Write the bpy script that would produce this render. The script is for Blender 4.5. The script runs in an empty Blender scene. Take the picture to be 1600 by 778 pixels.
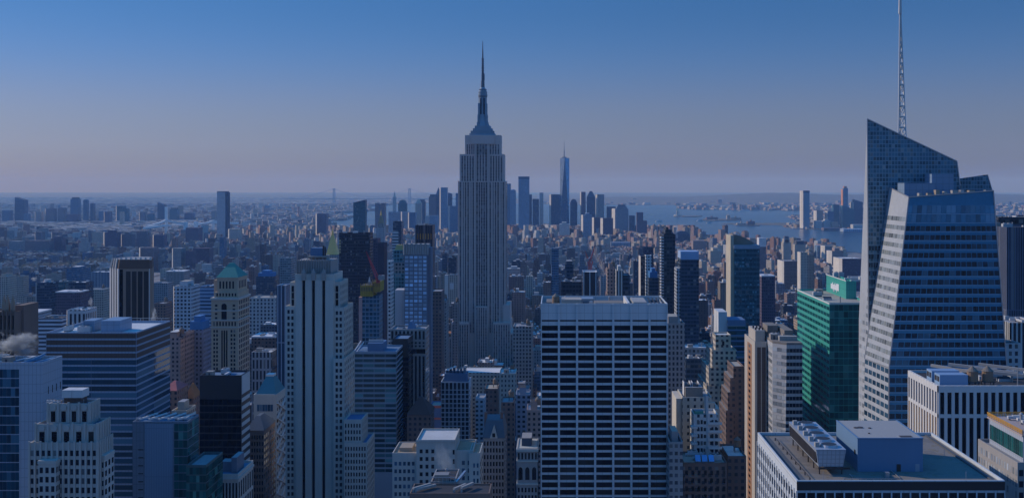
import bpy, math, random
import numpy as np
from mathutils import Vector

# ------------------------------------------------------------------ camera, sky, sun, exposure
SC = bpy.context.scene
COL = SC.collection
CX, HY, F, H = 870.0, 291.0, 1700.0, 260.0      # vanishing point of the avenues, eye level, focal length (photo pixels), eye height

cam = bpy.data.cameras.new('camera')
cam_o = bpy.data.objects.new('camera', cam)
COL.objects.link(cam_o)
cam_o.location = (0, 0, H)
cam_o.rotation_euler = (math.radians(90), 0, 0)
cam.sensor_width = 36
cam.lens = F / 1600 * 36
cam.shift_x = (800 - CX) / 1600
cam.shift_y = (HY - 389) / 1600
cam.clip_start = 1
cam.clip_end = 120000
SC.camera = cam_o

SUN = Vector((-15.5, 6.7, 8.6)).normalized()
EL = math.asin(SUN.z)
AZ = math.atan2(SUN.x, SUN.y)
world = bpy.data.worlds.new('World')
SC.world = world
world.use_nodes = True
wn, wl = world.node_tree.nodes, world.node_tree.links
wn.clear()
sky = wn.new('ShaderNodeTexSky')
sky.sky_type = 'NISHITA'
sky.sun_disc = False
sky.sun_elevation = EL
sky.sun_rotation = AZ
sky.altitude = 200
sky.air_density = 1.0
sky.dust_density = 0.2
sky.ozone_density = 5.0
tz = wn.new('ShaderNodeMix')
tz.data_type = 'RGBA'
tz.inputs[6].default_value = (0.55, 0.56, 0.88, 1)
tz.inputs[7].default_value = (0.58, 0.77, 1.02, 1)
tlo = wn.new('ShaderNodeMix')
tlo.data_type = 'RGBA'
tlo.inputs[6].default_value = (0.47, 0.48, 0.72, 1)
tlo.inputs[7].default_value = (0.555, 0.57, 0.95, 1)
tlr = wn.new('ShaderNodeMapRange')
tlr.inputs[1].default_value, tlr.inputs[2].default_value = .0, .035
tzr = wn.new('ShaderNodeMapRange')
tzr.interpolation_type = 'SMOOTHSTEP'
tzr.inputs[1].default_value, tzr.inputs[2].default_value = .07, .18
tc = wn.new('ShaderNodeTexCoord')
mp = wn.new('ShaderNodeMapping')
mp.inputs['Scale'].default_value = (1, 1, 1)
tint = wn.new('ShaderNodeMix')
tint.data_type = 'RGBA'
tint.blend_type = 'MULTIPLY'
tint.inputs['Factor'].default_value = 1
bg = wn.new('ShaderNodeBackground')
bg.inputs['Strength'].default_value = 0.10
wo = wn.new('ShaderNodeOutputWorld')
# the pale band lies lower and the blue begins sooner than the model's default winter sky
gx = wn.new('ShaderNodeSeparateXYZ')
gr = wn.new('ShaderNodeMapRange')
gr.interpolation_type = 'SMOOTHSTEP'
for k_, v_ in ((1, .05), (2, .17), (3, .55), (4, 1.15)):
    gr.inputs[k_].default_value = v_
gm_ = wn.new('ShaderNodeMath')
gm_.operation = 'MULTIPLY'
gc = wn.new('ShaderNodeCombineXYZ')
wl.new(tc.outputs['Generated'], gx.inputs[0])
wl.new(gx.outputs[2], gr.inputs[0])
wl.new(gx.outputs[2], gm_.inputs[0])
wl.new(gr.outputs[0], gm_.inputs[1])
wl.new(gx.outputs[0], gc.inputs[0])
wl.new(gx.outputs[1], gc.inputs[1])
wl.new(gm_.outputs[0], gc.inputs[2])
wl.new(gc.outputs[0], mp.inputs['Vector'])
wl.new(mp.outputs['Vector'], sky.inputs['Vector'])
hs = wn.new('ShaderNodeHueSaturation')
hs.inputs['Saturation'].default_value = 1.14
wl.new(sky.outputs[0], hs.inputs['Color'])
wl.new(hs.outputs[0], tint.inputs[6])
wl.new(gx.outputs[2], tlr.inputs[0])
wl.new(tlr.outputs[0], tlo.inputs[0])
wl.new(tlo.outputs[2], tz.inputs[6])
wl.new(gx.outputs[2], tzr.inputs[0])
wl.new(tzr.outputs[0], tz.inputs[0])
wl.new(tz.outputs[2], tint.inputs[7])
# extra blue added to the sky above the frame, to lift the shaded faces
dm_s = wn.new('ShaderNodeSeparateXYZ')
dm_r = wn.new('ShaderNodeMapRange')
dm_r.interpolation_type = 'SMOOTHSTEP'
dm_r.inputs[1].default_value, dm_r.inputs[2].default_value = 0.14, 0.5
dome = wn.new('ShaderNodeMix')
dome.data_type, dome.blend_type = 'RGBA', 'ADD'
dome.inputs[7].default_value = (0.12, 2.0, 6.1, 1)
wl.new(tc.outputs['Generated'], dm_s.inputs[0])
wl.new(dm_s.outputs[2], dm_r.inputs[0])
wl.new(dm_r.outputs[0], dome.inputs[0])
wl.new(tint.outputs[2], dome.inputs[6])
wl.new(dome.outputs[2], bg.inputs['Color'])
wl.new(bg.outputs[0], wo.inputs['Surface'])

sl = bpy.data.lights.new('sun', 'SUN')
sl.energy = 3.8
sl.angle = math.radians(0.5)
sl.color = (1.0, 0.87, 0.75)
so = bpy.data.objects.new('sun', sl)
COL.objects.link(so)
so.location = (-3000, 1300, 1700)
so.rotation_euler = SUN.to_track_quat('Z', 'Y').to_euler()

SC.view_settings.view_transform = 'Standard'
SC.view_settings.look = 'None'
SC.view_settings.exposure = -0.5
SC.view_settings.gamma = 1
HAZE = 5.0e-5
HAZE_COL = (0.28, 0.52, 1.0, 1)

SC.render.engine = 'CYCLES'
cy = SC.cycles
cy.max_bounces = 5
cy.diffuse_bounces = 2
cy.glossy_bounces = 3
cy.transmission_bounces = 2
cy.volume_bounces = 0
cy.transparent_max_bounces = 4
cy.volume_step_rate = 1
cy.volume_max_steps = 64
cy.use_denoising = True
cy.caustics_reflective = False
cy.caustics_refractive = False
cy.sample_clamp_indirect = 4

# ------------------------------------------------------------------ helpers
R = random.Random(7)


def xx(px, Y): return (px - CX) * Y / F
def zz(py, Y): return H - (py - HY) * Y / F
def pxof(x, Y): return CX + x * F / Y
def pyof(z, Y): return HY + (H - z) * F / Y


class G:
    """small wrapper for building a node tree"""
    def __init__(s, name):
        s.m = bpy.data.materials.new(name)
        s.m.use_nodes = True
        s.n, s.l = s.m.node_tree.nodes, s.m.node_tree.links
        s.n.clear()
        s.out = s.n.new('ShaderNodeOutputMaterial')
        s.b = s.n.new('ShaderNodeBsdfPrincipled')
        s.l.new(s.b.outputs[0], s.out.inputs[0])

    def put(s, sock, v):
        if isinstance(v, bpy.types.NodeSocket):
            s.l.new(v, sock)
        else:
            sock.default_value = v

    def mth(s, op, a, b=0.0, c=None):
        n = s.n.new('ShaderNodeMath')
        n.operation = op
        s.put(n.inputs[0], a)
        s.put(n.inputs[1], b)
        if c is not None:
            s.put(n.inputs[2], c)
        return n.outputs[0]

    def mix(s, f, a, b, mode='MIX'):
        n = s.n.new('ShaderNodeMix')
        n.data_type = 'RGBA'
        n.blend_type = mode
        s.put(n.inputs[0], f)
        s.put(n.inputs[6], a)
        s.put(n.inputs[7], b)
        return n.outputs[2]

    def fmix(s, f, a, b):
        n = s.n.new('ShaderNodeMix')
        s.put(n.inputs[0], f)
        s.put(n.inputs[2], a)
        s.put(n.inputs[3], b)
        return n.outputs[0]

    def noise(s, scale, detail=3, vec=None, rough=.55):
        n = s.n.new('ShaderNodeTexNoise')
        n.inputs['Scale'].default_value = scale
        n.inputs['Detail'].default_value = detail
        n.inputs['Roughness'].default_value = rough
        if vec is not None:
            s.l.new(vec, n.inputs['Vector'])
        return n.outputs[0]

    def attr(s, name):
        n = s.n.new('ShaderNodeAttribute')
        n.attribute_name = name
        return n

    def ramp(s, v, lo, hi):
        n = s.n.new('ShaderNodeMapRange')
        s.put(n.inputs[0], v)
        n.inputs[3].default_value = lo
        n.inputs[4].default_value = hi
        return n.outputs[0]

    def bump(s, h, strength, dist=.1):
        n = s.n.new('ShaderNodeBump')
        n.inputs['Strength'].default_value = strength
        n.inputs['Distance'].default_value = dist
        s.l.new(h, n.inputs['Height'])
        s.l.new(n.outputs[0], s.b.inputs['Normal'])


def c4(c): return (c[0], c[1], c[2], 1)


_MATS = {}


def wallmat(name, col, rough=.85, var=.22, joint=None, metal=0, spec=.3):
    """masonry, concrete or metal: weathered base colour, streaks, optional panel joints (w, h)"""
    if name in _MATS:
        return _MATS[name]
    g = G(name)
    geo = g.n.new('ShaderNodeNewGeometry')
    pos = geo.outputs['Position']
    big = g.noise(.06, 4, pos)
    mp_ = g.n.new('ShaderNodeMapping')
    mp_.inputs['Scale'].default_value = (1.1, 1.1, .07)
    g.l.new(pos, mp_.inputs['Vector'])
    streak = g.noise(.8, 4, mp_.outputs[0])
    v = g.mth('ADD', g.mth('MULTIPLY', big, .55), g.mth('MULTIPLY', streak, .45))
    f = g.ramp(v, 1 - var * 1.3, 1 + var * 1.3)
    oi = g.n.new('ShaderNodeObjectInfo')
    c = g.mix(1.0, c4(col), f, 'MULTIPLY')
    if joint:
        sp = g.n.new('ShaderNodeSeparateXYZ')
        g.l.new(pos, sp.inputs[0])
        h = g.mth('ADD', sp.outputs[0], sp.outputs[1])
        ju = g.mth('LESS_THAN', g.mth('FRACT', g.mth('DIVIDE', h, joint[0])), .1 / joint[0] * 2)
        jv = g.mth('LESS_THAN', g.mth('FRACT', g.mth('DIVIDE', sp.outputs[2], joint[1])), .1 / joint[1] * 2)
        j = g.mth('MAXIMUM', ju, jv)
        c = g.mix(g.mth('MULTIPLY', j, .45), c, (col[0] * .3, col[1] * .3, col[2] * .3, 1))
    g.put(g.b.inputs['Base Color'], c)
    g.b.inputs['Roughness'].default_value = rough
    g.b.inputs['Metallic'].default_value = metal
    g.b.inputs['Specular IOR Level'].default_value = spec
    g.bump(g.noise(3.0, 4, pos), .15, .1)
    _MATS[name] = g.m
    return g.m


def glassmat(name, dark, blind=(.3, .29, .26), pb=.12, rough=.07, spec=.35, wob=.02):
    """window glass over dim rooms, some blinds drawn, panes not quite flat"""
    if name in _MATS:
        return _MATS[name]
    g = G(name)
    geo = g.n.new('ShaderNodeNewGeometry')
    oi = g.n.new('ShaderNodeObjectInfo')
    r = g.mth('FRACT', g.mth('ADD', geo.outputs['Random Per Island'], oi.outputs['Random']))
    r2 = g.mth('FRACT', g.mth('MULTIPLY', r, 7.31))
    big = g.noise(.25, 2, geo.outputs['Position'])
    lum = g.ramp(g.mth('ADD', g.mth('MULTIPLY', r2, .6), g.mth('MULTIPLY', big, .4)), .2, 2.1)
    d = g.mix(1.0, c4(dark), lum, 'MULTIPLY')
    isb = g.mth('LESS_THAN', r, pb)
    c = g.mix(g.mth('MULTIPLY', isb, g.ramp(r2, .25, 1.0)), d, c4(blind))
    g.put(g.b.inputs['Base Color'], c)
    g.b.inputs['Roughness'].default_value = rough
    g.b.inputs['Specular IOR Level'].default_value = spec
    g.b.inputs['Specular Tint'].default_value = (.35, .62, 1, 1)
    g.bump(g.noise(.35, 2, geo.outputs['Position']), wob, 1.0)
    _MATS[name] = g.m
    return g.m


def make_city():
    """one facade material for the many smaller buildings; colour, window rhythm and glass tint are stored on each face"""
    g = G('city_facade')
    geo = g.n.new('ShaderNodeNewGeometry')
    sp = g.n.new('ShaderNodeSeparateXYZ')
    g.l.new(geo.outputs['Position'], sp.inputs[0])
    sn = g.n.new('ShaderNodeSeparateXYZ')
    g.l.new(geo.outputs['True Normal'], sn.inputs[0])
    col, prm, gls = g.attr('col'), g.attr('prm'), g.attr('gls')
    pr = g.n.new('ShaderNodeSeparateColor')
    g.l.new(prm.outputs['Color'], pr.inputs[0])
    side = g.mth('GREATER_THAN', g.mth('ABSOLUTE', sn.outputs[0]), .6)
    u = g.fmix(side, sp.outputs[0], sp.outputs[1])
    seed = col.outputs['Alpha']
    cu = g.mth('ADD', g.mth('DIVIDE', u, g.mth('MAXIMUM', pr.outputs[0], .2)), seed)
    cv = g.mth('ADD', g.mth('DIVIDE', sp.outputs[2], g.mth('MAXIMUM', pr.outputs[1], .2)), seed)
    mu = g.mth('LESS_THAN', g.mth('FRACT', cu), pr.outputs[2])
    mv = g.mth('LESS_THAN', g.mth('FRACT', cv), prm.outputs['Alpha'])
    up = g.mth('LESS_THAN', g.mth('ABSOLUTE', sn.outputs[2]), .4)
    m = g.mth('MULTIPLY', g.mth('MULTIPLY', mu, mv), up)
    cmb = g.n.new('ShaderNodeCombineXYZ')
    g.put(cmb.inputs[0], g.mth('FLOOR', cu))
    g.put(cmb.inputs[1], g.mth('FLOOR', cv))
    g.put(cmb.inputs[2], seed)
    wn_ = g.n.new('ShaderNodeTexWhiteNoise')
    g.l.new(cmb.outputs[0], wn_.inputs['Vector'])
    rnd = wn_.outputs['Value']
    glass = g.mix(g.mth('MULTIPLY', g.mth('GREATER_THAN', rnd, .86), .5), gls.outputs['Color'], (.3, .29, .26, 1))
    glass = g.mix(1.0, glass, g.ramp(g.mth('FRACT', g.mth('MULTIPLY', rnd, 5.7)), .5, 1.5), 'MULTIPLY')
    n1 = g.noise(.09, 4, geo.outputs['Position'])
    n2 = g.noise(.7, 3, geo.outputs['Position'])
    f = g.ramp(g.mth('ADD', g.mth('MULTIPLY', n1, .6), g.mth('MULTIPLY', n2, .4)), .62, 1.38)
    wall = g.mix(1.0, col.outputs['Color'], f, 'MULTIPLY')
    g.put(g.b.inputs['Base Color'], g.mix(m, wall, glass))
    g.put(g.b.inputs['Roughness'], g.fmix(m, .85, .12))
    g.put(g.b.inputs['Specular IOR Level'], g.fmix(m, .3, .5))
    g.put(g.b.inputs['Specular Tint'], g.mix(m, (1, 1, 1, 1), (.35, .62, 1, 1)))
    return g.m


CITY = make_city()
GL = (.018, .024, .034)


def st(col, bay=3.2, fl=3.6, wf=.5, hf=.5, gls=GL):
    return (col, (bay, fl, wf, hf), gls)


def plain(col):
    return (col, (1, 1, 0, 0), GL)


class MB:
    def __init__(s):
        s.v, s.f, s.a, s.m = [], [], [], []
        s.seed = R.random()

    def quad(s, pts, sty=None, mi=0):
        n = len(s.v)
        s.v.extend([tuple(p) for p in pts])
        s.f.append(tuple(range(n, n + len(pts))))
        s.a.append((sty, s.seed))
        s.m.append(mi)

    def prism(s, p0, z0, z1, sty=None, top=None, p1=None, mi=0, tmi=None, bottom=False):
        """p0: CCW outline seen from above"""
        p1 = p1 or p0
        n, b = len(p0), len(s.v)
        zt = z1 if isinstance(z1, (list, tuple)) else [z1] * n
        s.v.extend([(x, y, z0) for x, y in p0])
        s.v.extend([(p1[i][0], p1[i][1], zt[i]) for i in range(n)])
        for i in range(n):
            j = (i + 1) % n
            s.f.append((b + i, b + j, b + n + j, b + n + i))
            s.a.append((sty, s.seed))
            s.m.append(mi)
        s.f.append(tuple(range(b + n, b + 2 * n)))
        s.a.append((top or sty, s.seed))
        s.m.append(mi if tmi is None else tmi)
        if bottom:
            s.f.append(tuple(range(b + n - 1, b - 1, -1)))
            s.a.append((top or sty, s.seed))
            s.m.append(mi)

    def box(s, x0, x1, y0, y1, z0, z1, sty=None, top=None, mi=0, tmi=None, bottom=False):
        s.prism([(x0, y0), (x1, y0), (x1, y1), (x0, y1)], z0, z1, sty, top, None, mi, tmi, bottom)

    def cyl(s, cx, cy_, r0, r1, z0, z1, n=12, sty=None, top=None, mi=0):
        p0 = [(cx + r0 * math.cos(2 * math.pi * i / n), cy_ + r0 * math.sin(2 * math.pi * i / n)) for i in range(n)]
        p1 = [(cx + r1 * math.cos(2 * math.pi * i / n), cy_ + r1 * math.sin(2 * math.pi * i / n)) for i in range(n)]
        s.prism(p0, z0, z1, sty, top, p1, mi)

    def beam(s, p, q, w, sty=None, mi=0):
        p, q = Vector(p), Vector(q)
        d = (q - p).normalized()
        a = d.cross(Vector((0, 0, 1)))
        if a.length < .05:
            a = d.cross(Vector((0, 1, 0)))
        a = a.normalized() * w / 2
        c = d.cross(a).normalized() * w / 2
        o = [-a - c, a - c, a + c, -a + c]
        b = len(s.v)
        s.v.extend([tuple(p + k) for k in o] + [tuple(q + k) for k in o])
        fs = [(0, 1, 5, 4), (1, 2, 6, 5), (2, 3, 7, 6), (3, 0, 4, 7), (3, 2, 1, 0), (4, 5, 6, 7)]
        for f in fs:
            s.f.append(tuple(b + i for i in f))
            s.a.append((sty, s.seed))
            s.m.append(mi)

    def slab(s, q, u0, u1, v0, v1, off, back=-.05, sty=None, mi=0):
        """a patch of the quad q (bl, br, tl, tr) raised by off along its normal"""
        bl, br, tl, tr = q
        nrm = (br - bl).cross(tl - bl).normalized()
        P = [bil(q, u, v) for u, v in ((u0, v0), (u1, v0), (u1, v1), (u0, v1))]
        b = len(s.v)
        s.v.extend([tuple(p + nrm * off) for p in P] + [tuple(p + nrm * back) for p in P])
        for f in ((0, 1, 2, 3), (4, 5, 1, 0), (5, 6, 2, 1), (6, 7, 3, 2), (7, 4, 0, 3)):
            s.f.append(tuple(b + i for i in f))
            s.a.append((sty, s.seed))
            s.m.append(mi)

    def build(s, name, mats, org=(0, 0, 0), city=False, smooth=False):
        me = bpy.data.meshes.new(name)
        v = np.array(s.v, dtype=np.float64) - np.array(org)
        me.from_pydata(v.tolist(), [], s.f)
        mats = mats if isinstance(mats, (list, tuple)) else [mats]
        for m in mats:
            me.materials.append(m)
        if len(mats) > 1:
            me.polygons.foreach_set('material_index', s.m)
        if CITY in mats:
            D_ = plain((.3, .3, .3))
            n = len(s.f)
            ca, pa, ga = np.ones((n, 4), np.float32), np.ones((n, 4), np.float32), np.ones((n, 4), np.float32)
            for i, (sty, seed) in enumerate(s.a):
                sty = sty or D_
                ca[i, :3] = sty[0]
                ca[i, 3] = seed
                pa[i] = sty[1]
                ga[i, :3] = sty[2]
            for nm, arr in (('col', ca), ('prm', pa), ('gls', ga)):
                a = me.attributes.new(nm, 'FLOAT_COLOR', 'FACE')
                a.data.foreach_set('color', arr.ravel())
        if smooth:
            me.polygons.foreach_set('use_smooth', [True] * len(s.f))
        me.update()
        return me


def bil(q, u, v):
    bl, br, tl, tr = q
    return (bl * (1 - u) + br * u) * (1 - v) + (tl * (1 - u) + tr * u) * v


def V(*a): return Vector(a)


def link(name, me, parent=None, loc=(0, 0, 0), stuff=False, label=None):
    o = bpy.data.objects.new(name, me)
    COL.objects.link(o)
    o.location = loc
    if parent is not None:
        o.parent = parent
    if stuff:
        o['kind'] = 'stuff'
    if label:
        o['label'] = label
    return o


def struct(name, mb, mat):
    o = link(name, mb.build(name, mat))
    o['kind'] = 'structure'
    return o


FOOT = []           # every building of its own: (x0, x1, y0, y1, ztop, ybottom_visible, thing)
_PANE = {}


class T:
    """a thing: an Empty at its base that parents its parts"""
    def __init__(s, kind, label, cat, x, y, z=0, group=None, yb=800):
        s.o = bpy.data.objects.new(kind, None)
        COL.objects.link(s.o)
        s.o.location = (x, y, z)
        s.o.empty_display_size = 5
        s.o['label'] = label
        s.o['category'] = cat
        if group:
            s.o['group'] = group
        s.org = (x, y, z)
        s.q = []
        s.yb = yb
        s.w = MB()
        s.wm = None
        s.label = label

    def part(s, name, mb, mat, parent=None, label=None, stuff=False, smooth=False):
        return link(name, mb.build(name, mat, s.org, smooth=smooth), parent or s.o, (0, 0, 0), stuff, label)

    def quad(s, face, z0, z1, a0=0., a1=1., b=None):
        x0, x1, y0, y1 = (b or s.b)[:4]
        if face == 'f':
            p, q = (x0, y0), (x1, y0)
        elif face == 'r':
            p, q = (x1, y0), (x1, y1)
        elif face == 'l':
            p, q = (x0, y1), (x0, y0)
        else:
            p, q = (x1, y1), (x0, y1)
        P, Q = Vector((*p, 0)), Vector((*q, 0))
        A, B = P.lerp(Q, a0), P.lerp(Q, a1)
        return (V(A.x, A.y, z0), V(B.x, B.y, z0), V(A.x, A.y, z1), V(B.x, B.y, z1))

    def panes(s, q, nc, nr, fw, fh, mat, name='window', off=.06, keep=None, dv=0.):
        for r in range(nr):
            for c in range(nc):
                if keep and not keep(c, r):
                    continue
                u0, u1 = (c + .5 - fw / 2) / nc, (c + .5 + fw / 2) / nc
                v0, v1 = (r + .5 - fh / 2 + dv) / nr, (r + .5 + fh / 2 + dv) / nr
                P = [bil(q, u, v) for u, v in ((u0, v0), (u1, v0), (u1, v1), (u0, v1))]
                s.q.append((name, mat, P, off))

    @property
    def zlow(s):
        return max(0.5, zz(s.yb, s.b[2]) - 14)

    def grid(s, face, nc, fl, fw, fh, mat, ztop=None, zbot=None, a0=0., a1=1., name='window', b=None, keep=None, off=.06):
        ztop = ztop if ztop is not None else s.b[4] - 1.5
        zbot = zbot if zbot is not None else s.zlow
        nr = max(1, int((ztop - zbot) / fl))
        s.panes(s.quad(face, ztop - nr * fl, ztop, a0, a1, b), nc, nr, fw, fh, mat, name, keep=keep, off=off)

    def ribs(s, face, n, w, proud, z0, z1, a0=0., a1=1., b=None, mb=None, ends=True):
        q = s.quad(face, z0, z1, a0, a1, b)
        L = (q[1] - q[0]).length
        h = w / L / 2
        for i in range(n + 1):
            if not ends and i in (0, n):
                continue
            u = i / n
            (mb or s.w).slab(q, max(0, u - h), min(1, u + h), 0, 1, proud, sty=getattr(s, 'sty', None))

    def ledges(s, face, zs, h, proud, a0=0., a1=1., b=None, mb=None):
        for z in zs:
            q = s.quad(face, z, z + h, a0, a1, b)
            (mb or s.w).slab(q, 0, 1, 0, 1, proud, sty=getattr(s, 'sty', None))

    def done(s, limit=100):
        if s.w.f:
            s.part('wall', s.w, s.wm)
        by = {}
        for it in s.q:
            by.setdefault((it[0], it[1].name), []).append(it)
        names = {}
        for k, v in by.items():
            names.setdefault(k[0], []).extend(v)
        for name, items in names.items():
            sc = []
            for it in items:
                P = it[2]
                n = (P[1] - P[0]).cross(P[3] - P[0])
                c = (P[0] + P[2]) / 2
                facing = -(c - V(0, 0, H)).dot(n) / max(1e-6, c.y) ** 2 / c.length
                py = pyof(c.z, c.y)
                px = pxof(c.x, c.y)
                vis = 1 if (py < s.yb and -2 < px < 1602 and facing > 0) else 0
                sc.append((-vis * abs(facing) * 1e4, py))
            order = sorted(range(len(items)), key=lambda i: (round(sc[i][0], 4), sc[i][1]))
            for i in order[:limit]:
                pane_object(s, *items[i])
            rest = {}
            for i in order[limit:]:
                rest.setdefault(items[i][1], []).append(items[i])
            for mat, its in rest.items():
                mb = MB()
                for nm, mt, P, off in its:
                    mb.slab((P[0], P[1], P[3], P[2]), 0, 1, 0, 1, off)
                s.part(name, mb, mat, stuff=True)
        return s


def pane_object(t, name, mat, P, off):
    c = (P[0] + P[1] + P[2] + P[3]) / 4
    key = (mat.name, name, off) + tuple(round(k, 3) for p in P for k in (p - c))
    me = _PANE.get(key)
    if me is None:
        mb = MB()
        mb.slab((P[0] - c, P[1] - c, P[3] - c, P[2] - c), 0, 1, 0, 1, off)
        me = _PANE[key] = mb.build(name, mat)
    return link(name, me, t.o, tuple(c - Vector(t.org)))


ROOFC = {'white': (.62, .62, .6), 'grey': (.3, .3, .31), 'black': (.05, .05, .055), 'tan': (.42, .37, .3), 'blue': (.12, .2, .3)}


def tower(kind, label, cat, px0, px1, yt, D, dep, wall, yb=800, roof='grey', par=1.1, group=None, floor=True, z0=0, xr=None):
    x0, x1 = xx(px0, D), xx(px1, D)
    if xr:
        x0, x1 = xr
    z = zz(yt, D)
    t = T(kind, label, cat, (x0 + x1) / 2, D + dep / 2, group=group, yb=yb)
    t.b = (x0, x1, D, D + dep, z)
    t.side = 'l' if x0 > 0 else 'r'
    if isinstance(wall, tuple):
        t.sty, t.wm = wall, CITY
    else:
        t.sty, t.wm = None, wall
    blockpar(t, t.w, x0, x1, D, D + dep, z0, z, par, t.sty)
    if floor:
        rm = MB()
        rm.box(x0 + .5, x1 - .5, D + .5, D + dep - .5, z - par - .25, z - par + .05, plain(ROOFC[roof]))
        t.part('roof', rm, CITY)
    FOOT.append((x0, x1, D, D + dep, z, yb, t))
    return t


def blockpar(t, mb, x0, x1, y0, y1, z0, z, par, sty, w=.45):
    """a block whose outer wall rises as a parapet round a sunken roof"""
    zi = z - par
    O = [(x0, y0), (x1, y0), (x1, y1), (x0, y1)]
    I = [(x0 + w, y0 + w), (x1 - w, y0 + w), (x1 - w, y1 - w), (x0 + w, y1 - w)]
    pl = plain(sty[0]) if sty else None
    for i in range(4):
        j = (i + 1) % 4
        mb.quad([(*O[i], z0), (*O[j], z0), (*O[j], z), (*O[i], z)], sty)
        mb.quad([(*O[i], z), (*O[j], z), (*I[j], z), (*I[i], z)], pl)
        mb.quad([(*I[i], z), (*I[j], z), (*I[j], zi), (*I[i], zi)], pl)
    mb.quad([(*I[k], zi - .1) for k in range(4)], pl)


_PROTO = {}


def proto(name):
    """shared meshes for roof plant"""
    if name in _PROTO:
        return _PROTO[name]
    mb = MB()
    if name == 'water_tank':
        wood, dk = plain((.26, .17, .11)), plain((.06, .06, .06))
        for sx in (-1, 1):
            for sy in (-1, 1):
                mb.box(sx * 1.5 - .15, sx * 1.5 + .15, sy * 1.5 - .15, sy * 1.5 + .15, 0, 2.6, dk)
        mb.box(-2, 2, -2, 2, 2.6, 2.85, dk)
        mb.cyl(0, 0, 1.9, 1.8, 2.85, 6.2, 14, wood)
        mb.cyl(0, 0, 2.05, .1, 6.2, 8.0, 14, plain((.2, .17, .14)))
    elif name == 'air_handler':
        g = plain((.45, .46, .47))
        mb.box(-2.4, 2.4, -1.3, 1.3, .4, 2.4, g)
        mb.box(-2.2, 2.2, -1.1, 1.1, 0, .4, plain((.1, .1, .1)))
        mb.cyl(-1.1, 0, .85, .85, 2.4, 2.75, 12, g, plain((.04, .04, .04)))
        mb.cyl(1.1, 0, .85, .85, 2.4, 2.75, 12, g, plain((.04, .04, .04)))
    elif name == 'vent_stack':
        g = plain((.35, .35, .35))
        mb.cyl(0, 0, .35, .35, 0, 2.6, 10, g)
        mb.cyl(0, 0, .6, .2, 2.6, 3.1, 10, g)
    elif name == 'stair_bulkhead':
        mb.box(-2, 2, -2.4, 2.4, 0, 2.9, plain((.33, .28, .24)), plain((.25, .25, .25)))
        mb.box(-.5, .5, -2.46, -2.35, 0, 2.1, plain((.07, .07, .08)))
    elif name == 'duct':
        g = plain((.5, .5, .51))
        mb.box(-4, 4, -.5, .5, .5, 1.4, g)
        mb.box(3, 4, -.49, 3, .52, 1.38, g)
        for x in (-3.5, 0, 3.2):
            mb.box(x, x + .2, -.6, .6, 0, .5, plain((.1, .1, .1)))
    elif name == 'skylight':
        mb.prism([(-2.2, -1.2), (2.2, -1.2), (2.2, 1.2), (-2.2, 1.2)], 0, .9, plain((.45, .46, .47)))
        mb.prism([(-2.1, -1.1), (2.1, -1.1), (2.1, 1.1), (-2.1, 1.1)], .9, 1.7, plain((.05, .07, .09)), None, [(-2.1, -.1), (2.1, -.1), (2.1, .1), (-2.1, .1)])
    me = mb.build(name, CITY)
    _PROTO[name] = me
    return me


def plant(t, name, x, y, z, s=1., rot=0.):
    o = link(name, proto(name), t.o, (x - t.org[0], y - t.org[1], z - t.org[2]))
    o.scale = (s, s, s)
    o.rotation_euler.z = rot
    return o


def clutter(t, n, rnd, b=None, z=None, kinds=('air_handler', 'air_handler', 'vent_stack', 'stair_bulkhead', 'duct', 'skylight'), tank=False):
    x0, x1, y0, y1, zt = b or t.b
    z = z if z is not None else zt - 1.05
    put = []
    for k in range(n * 6):
        if len(put) >= n:
            break
        x, y = rnd.uniform(x0 + 4, x1 - 4), rnd.uniform(y0 + 3.5, y1 - 3.5)
        if any(abs(x - a) < 6 and abs(y - c) < 6 for a, c in put):
            continue
        put.append((x, y))
        nm = 'water_tank' if tank and len(put) == 1 else rnd.choice(kinds)
        plant(t, nm, x, y, z, rnd.uniform(.8, 1.25), rnd.choice((0, math.pi / 2)))


def penthouse(t, x0, x1, y0, y1, z0, z1, sty=None, mat=None, name='penthouse', roof='grey'):
    mb = MB()
    sty = sty or t.sty or plain((.35, .35, .35))
    mb.box(x0, x1, y0, y1, z0, z1, sty, plain(ROOFC[roof]))
    return t.part(name, mb, mat or CITY)
# ------------------------------------------------------------------ the setting: water, land, pavements, hills, haze
g = G('asphalt')
geo = g.n.new('ShaderNodeNewGeometry')
g.put(g.b.inputs['Base Color'], g.mix(1.0, (.055, .055, .06, 1), g.ramp(g.noise(.03, 5, geo.outputs['Position']), .6, 1.5), 'MULTIPLY'))
g.b.inputs['Roughness'].default_value = .9
ASPHALT = g.m
g = G('open_land')
geo = g.n.new('ShaderNodeNewGeometry')
nz = g.noise(.004, 6, geo.outputs['Position'])
n2 = g.noise(.02, 4, geo.outputs['Position'])
g.put(g.b.inputs['Base Color'], g.mix(1.0, g.mix(nz, (.05, .06, .045, 1), (.22, .19, .15, 1)), g.ramp(n2, .5, 1.5), 'MULTIPLY'))
g.b.inputs['Roughness'].default_value = .95
LAND = g.m
g = G('river_water')
geo = g.n.new('ShaderNodeNewGeometry')
mp_ = g.n.new('ShaderNodeMapping')
mp_.inputs['Scale'].default_value = (.35, 1, 1)
g.l.new(geo.outputs['Position'], mp_.inputs['Vector'])
wv = g.noise(.012, 8, mp_.outputs[0], .7)
g.put(g.b.inputs['Base Color'], g.mix(wv, (.012, .03, .05, 1), (.03, .055, .08, 1)))
g.put(g.b.inputs['Roughness'], g.ramp(g.noise(.0016, 3, mp_.outputs[0]), .14, .34))
g.b.inputs['Specular IOR Level'].default_value = .5
g.bump(wv, .35, 6.0)
WATER = g.m
PAVE = wallmat('pavement', (.24, .23, .22), .9)

mb = MB()
mb.box(-43000, 43000, -600, 44000, -4, -2)
struct('water', mb, WATER)

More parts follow.
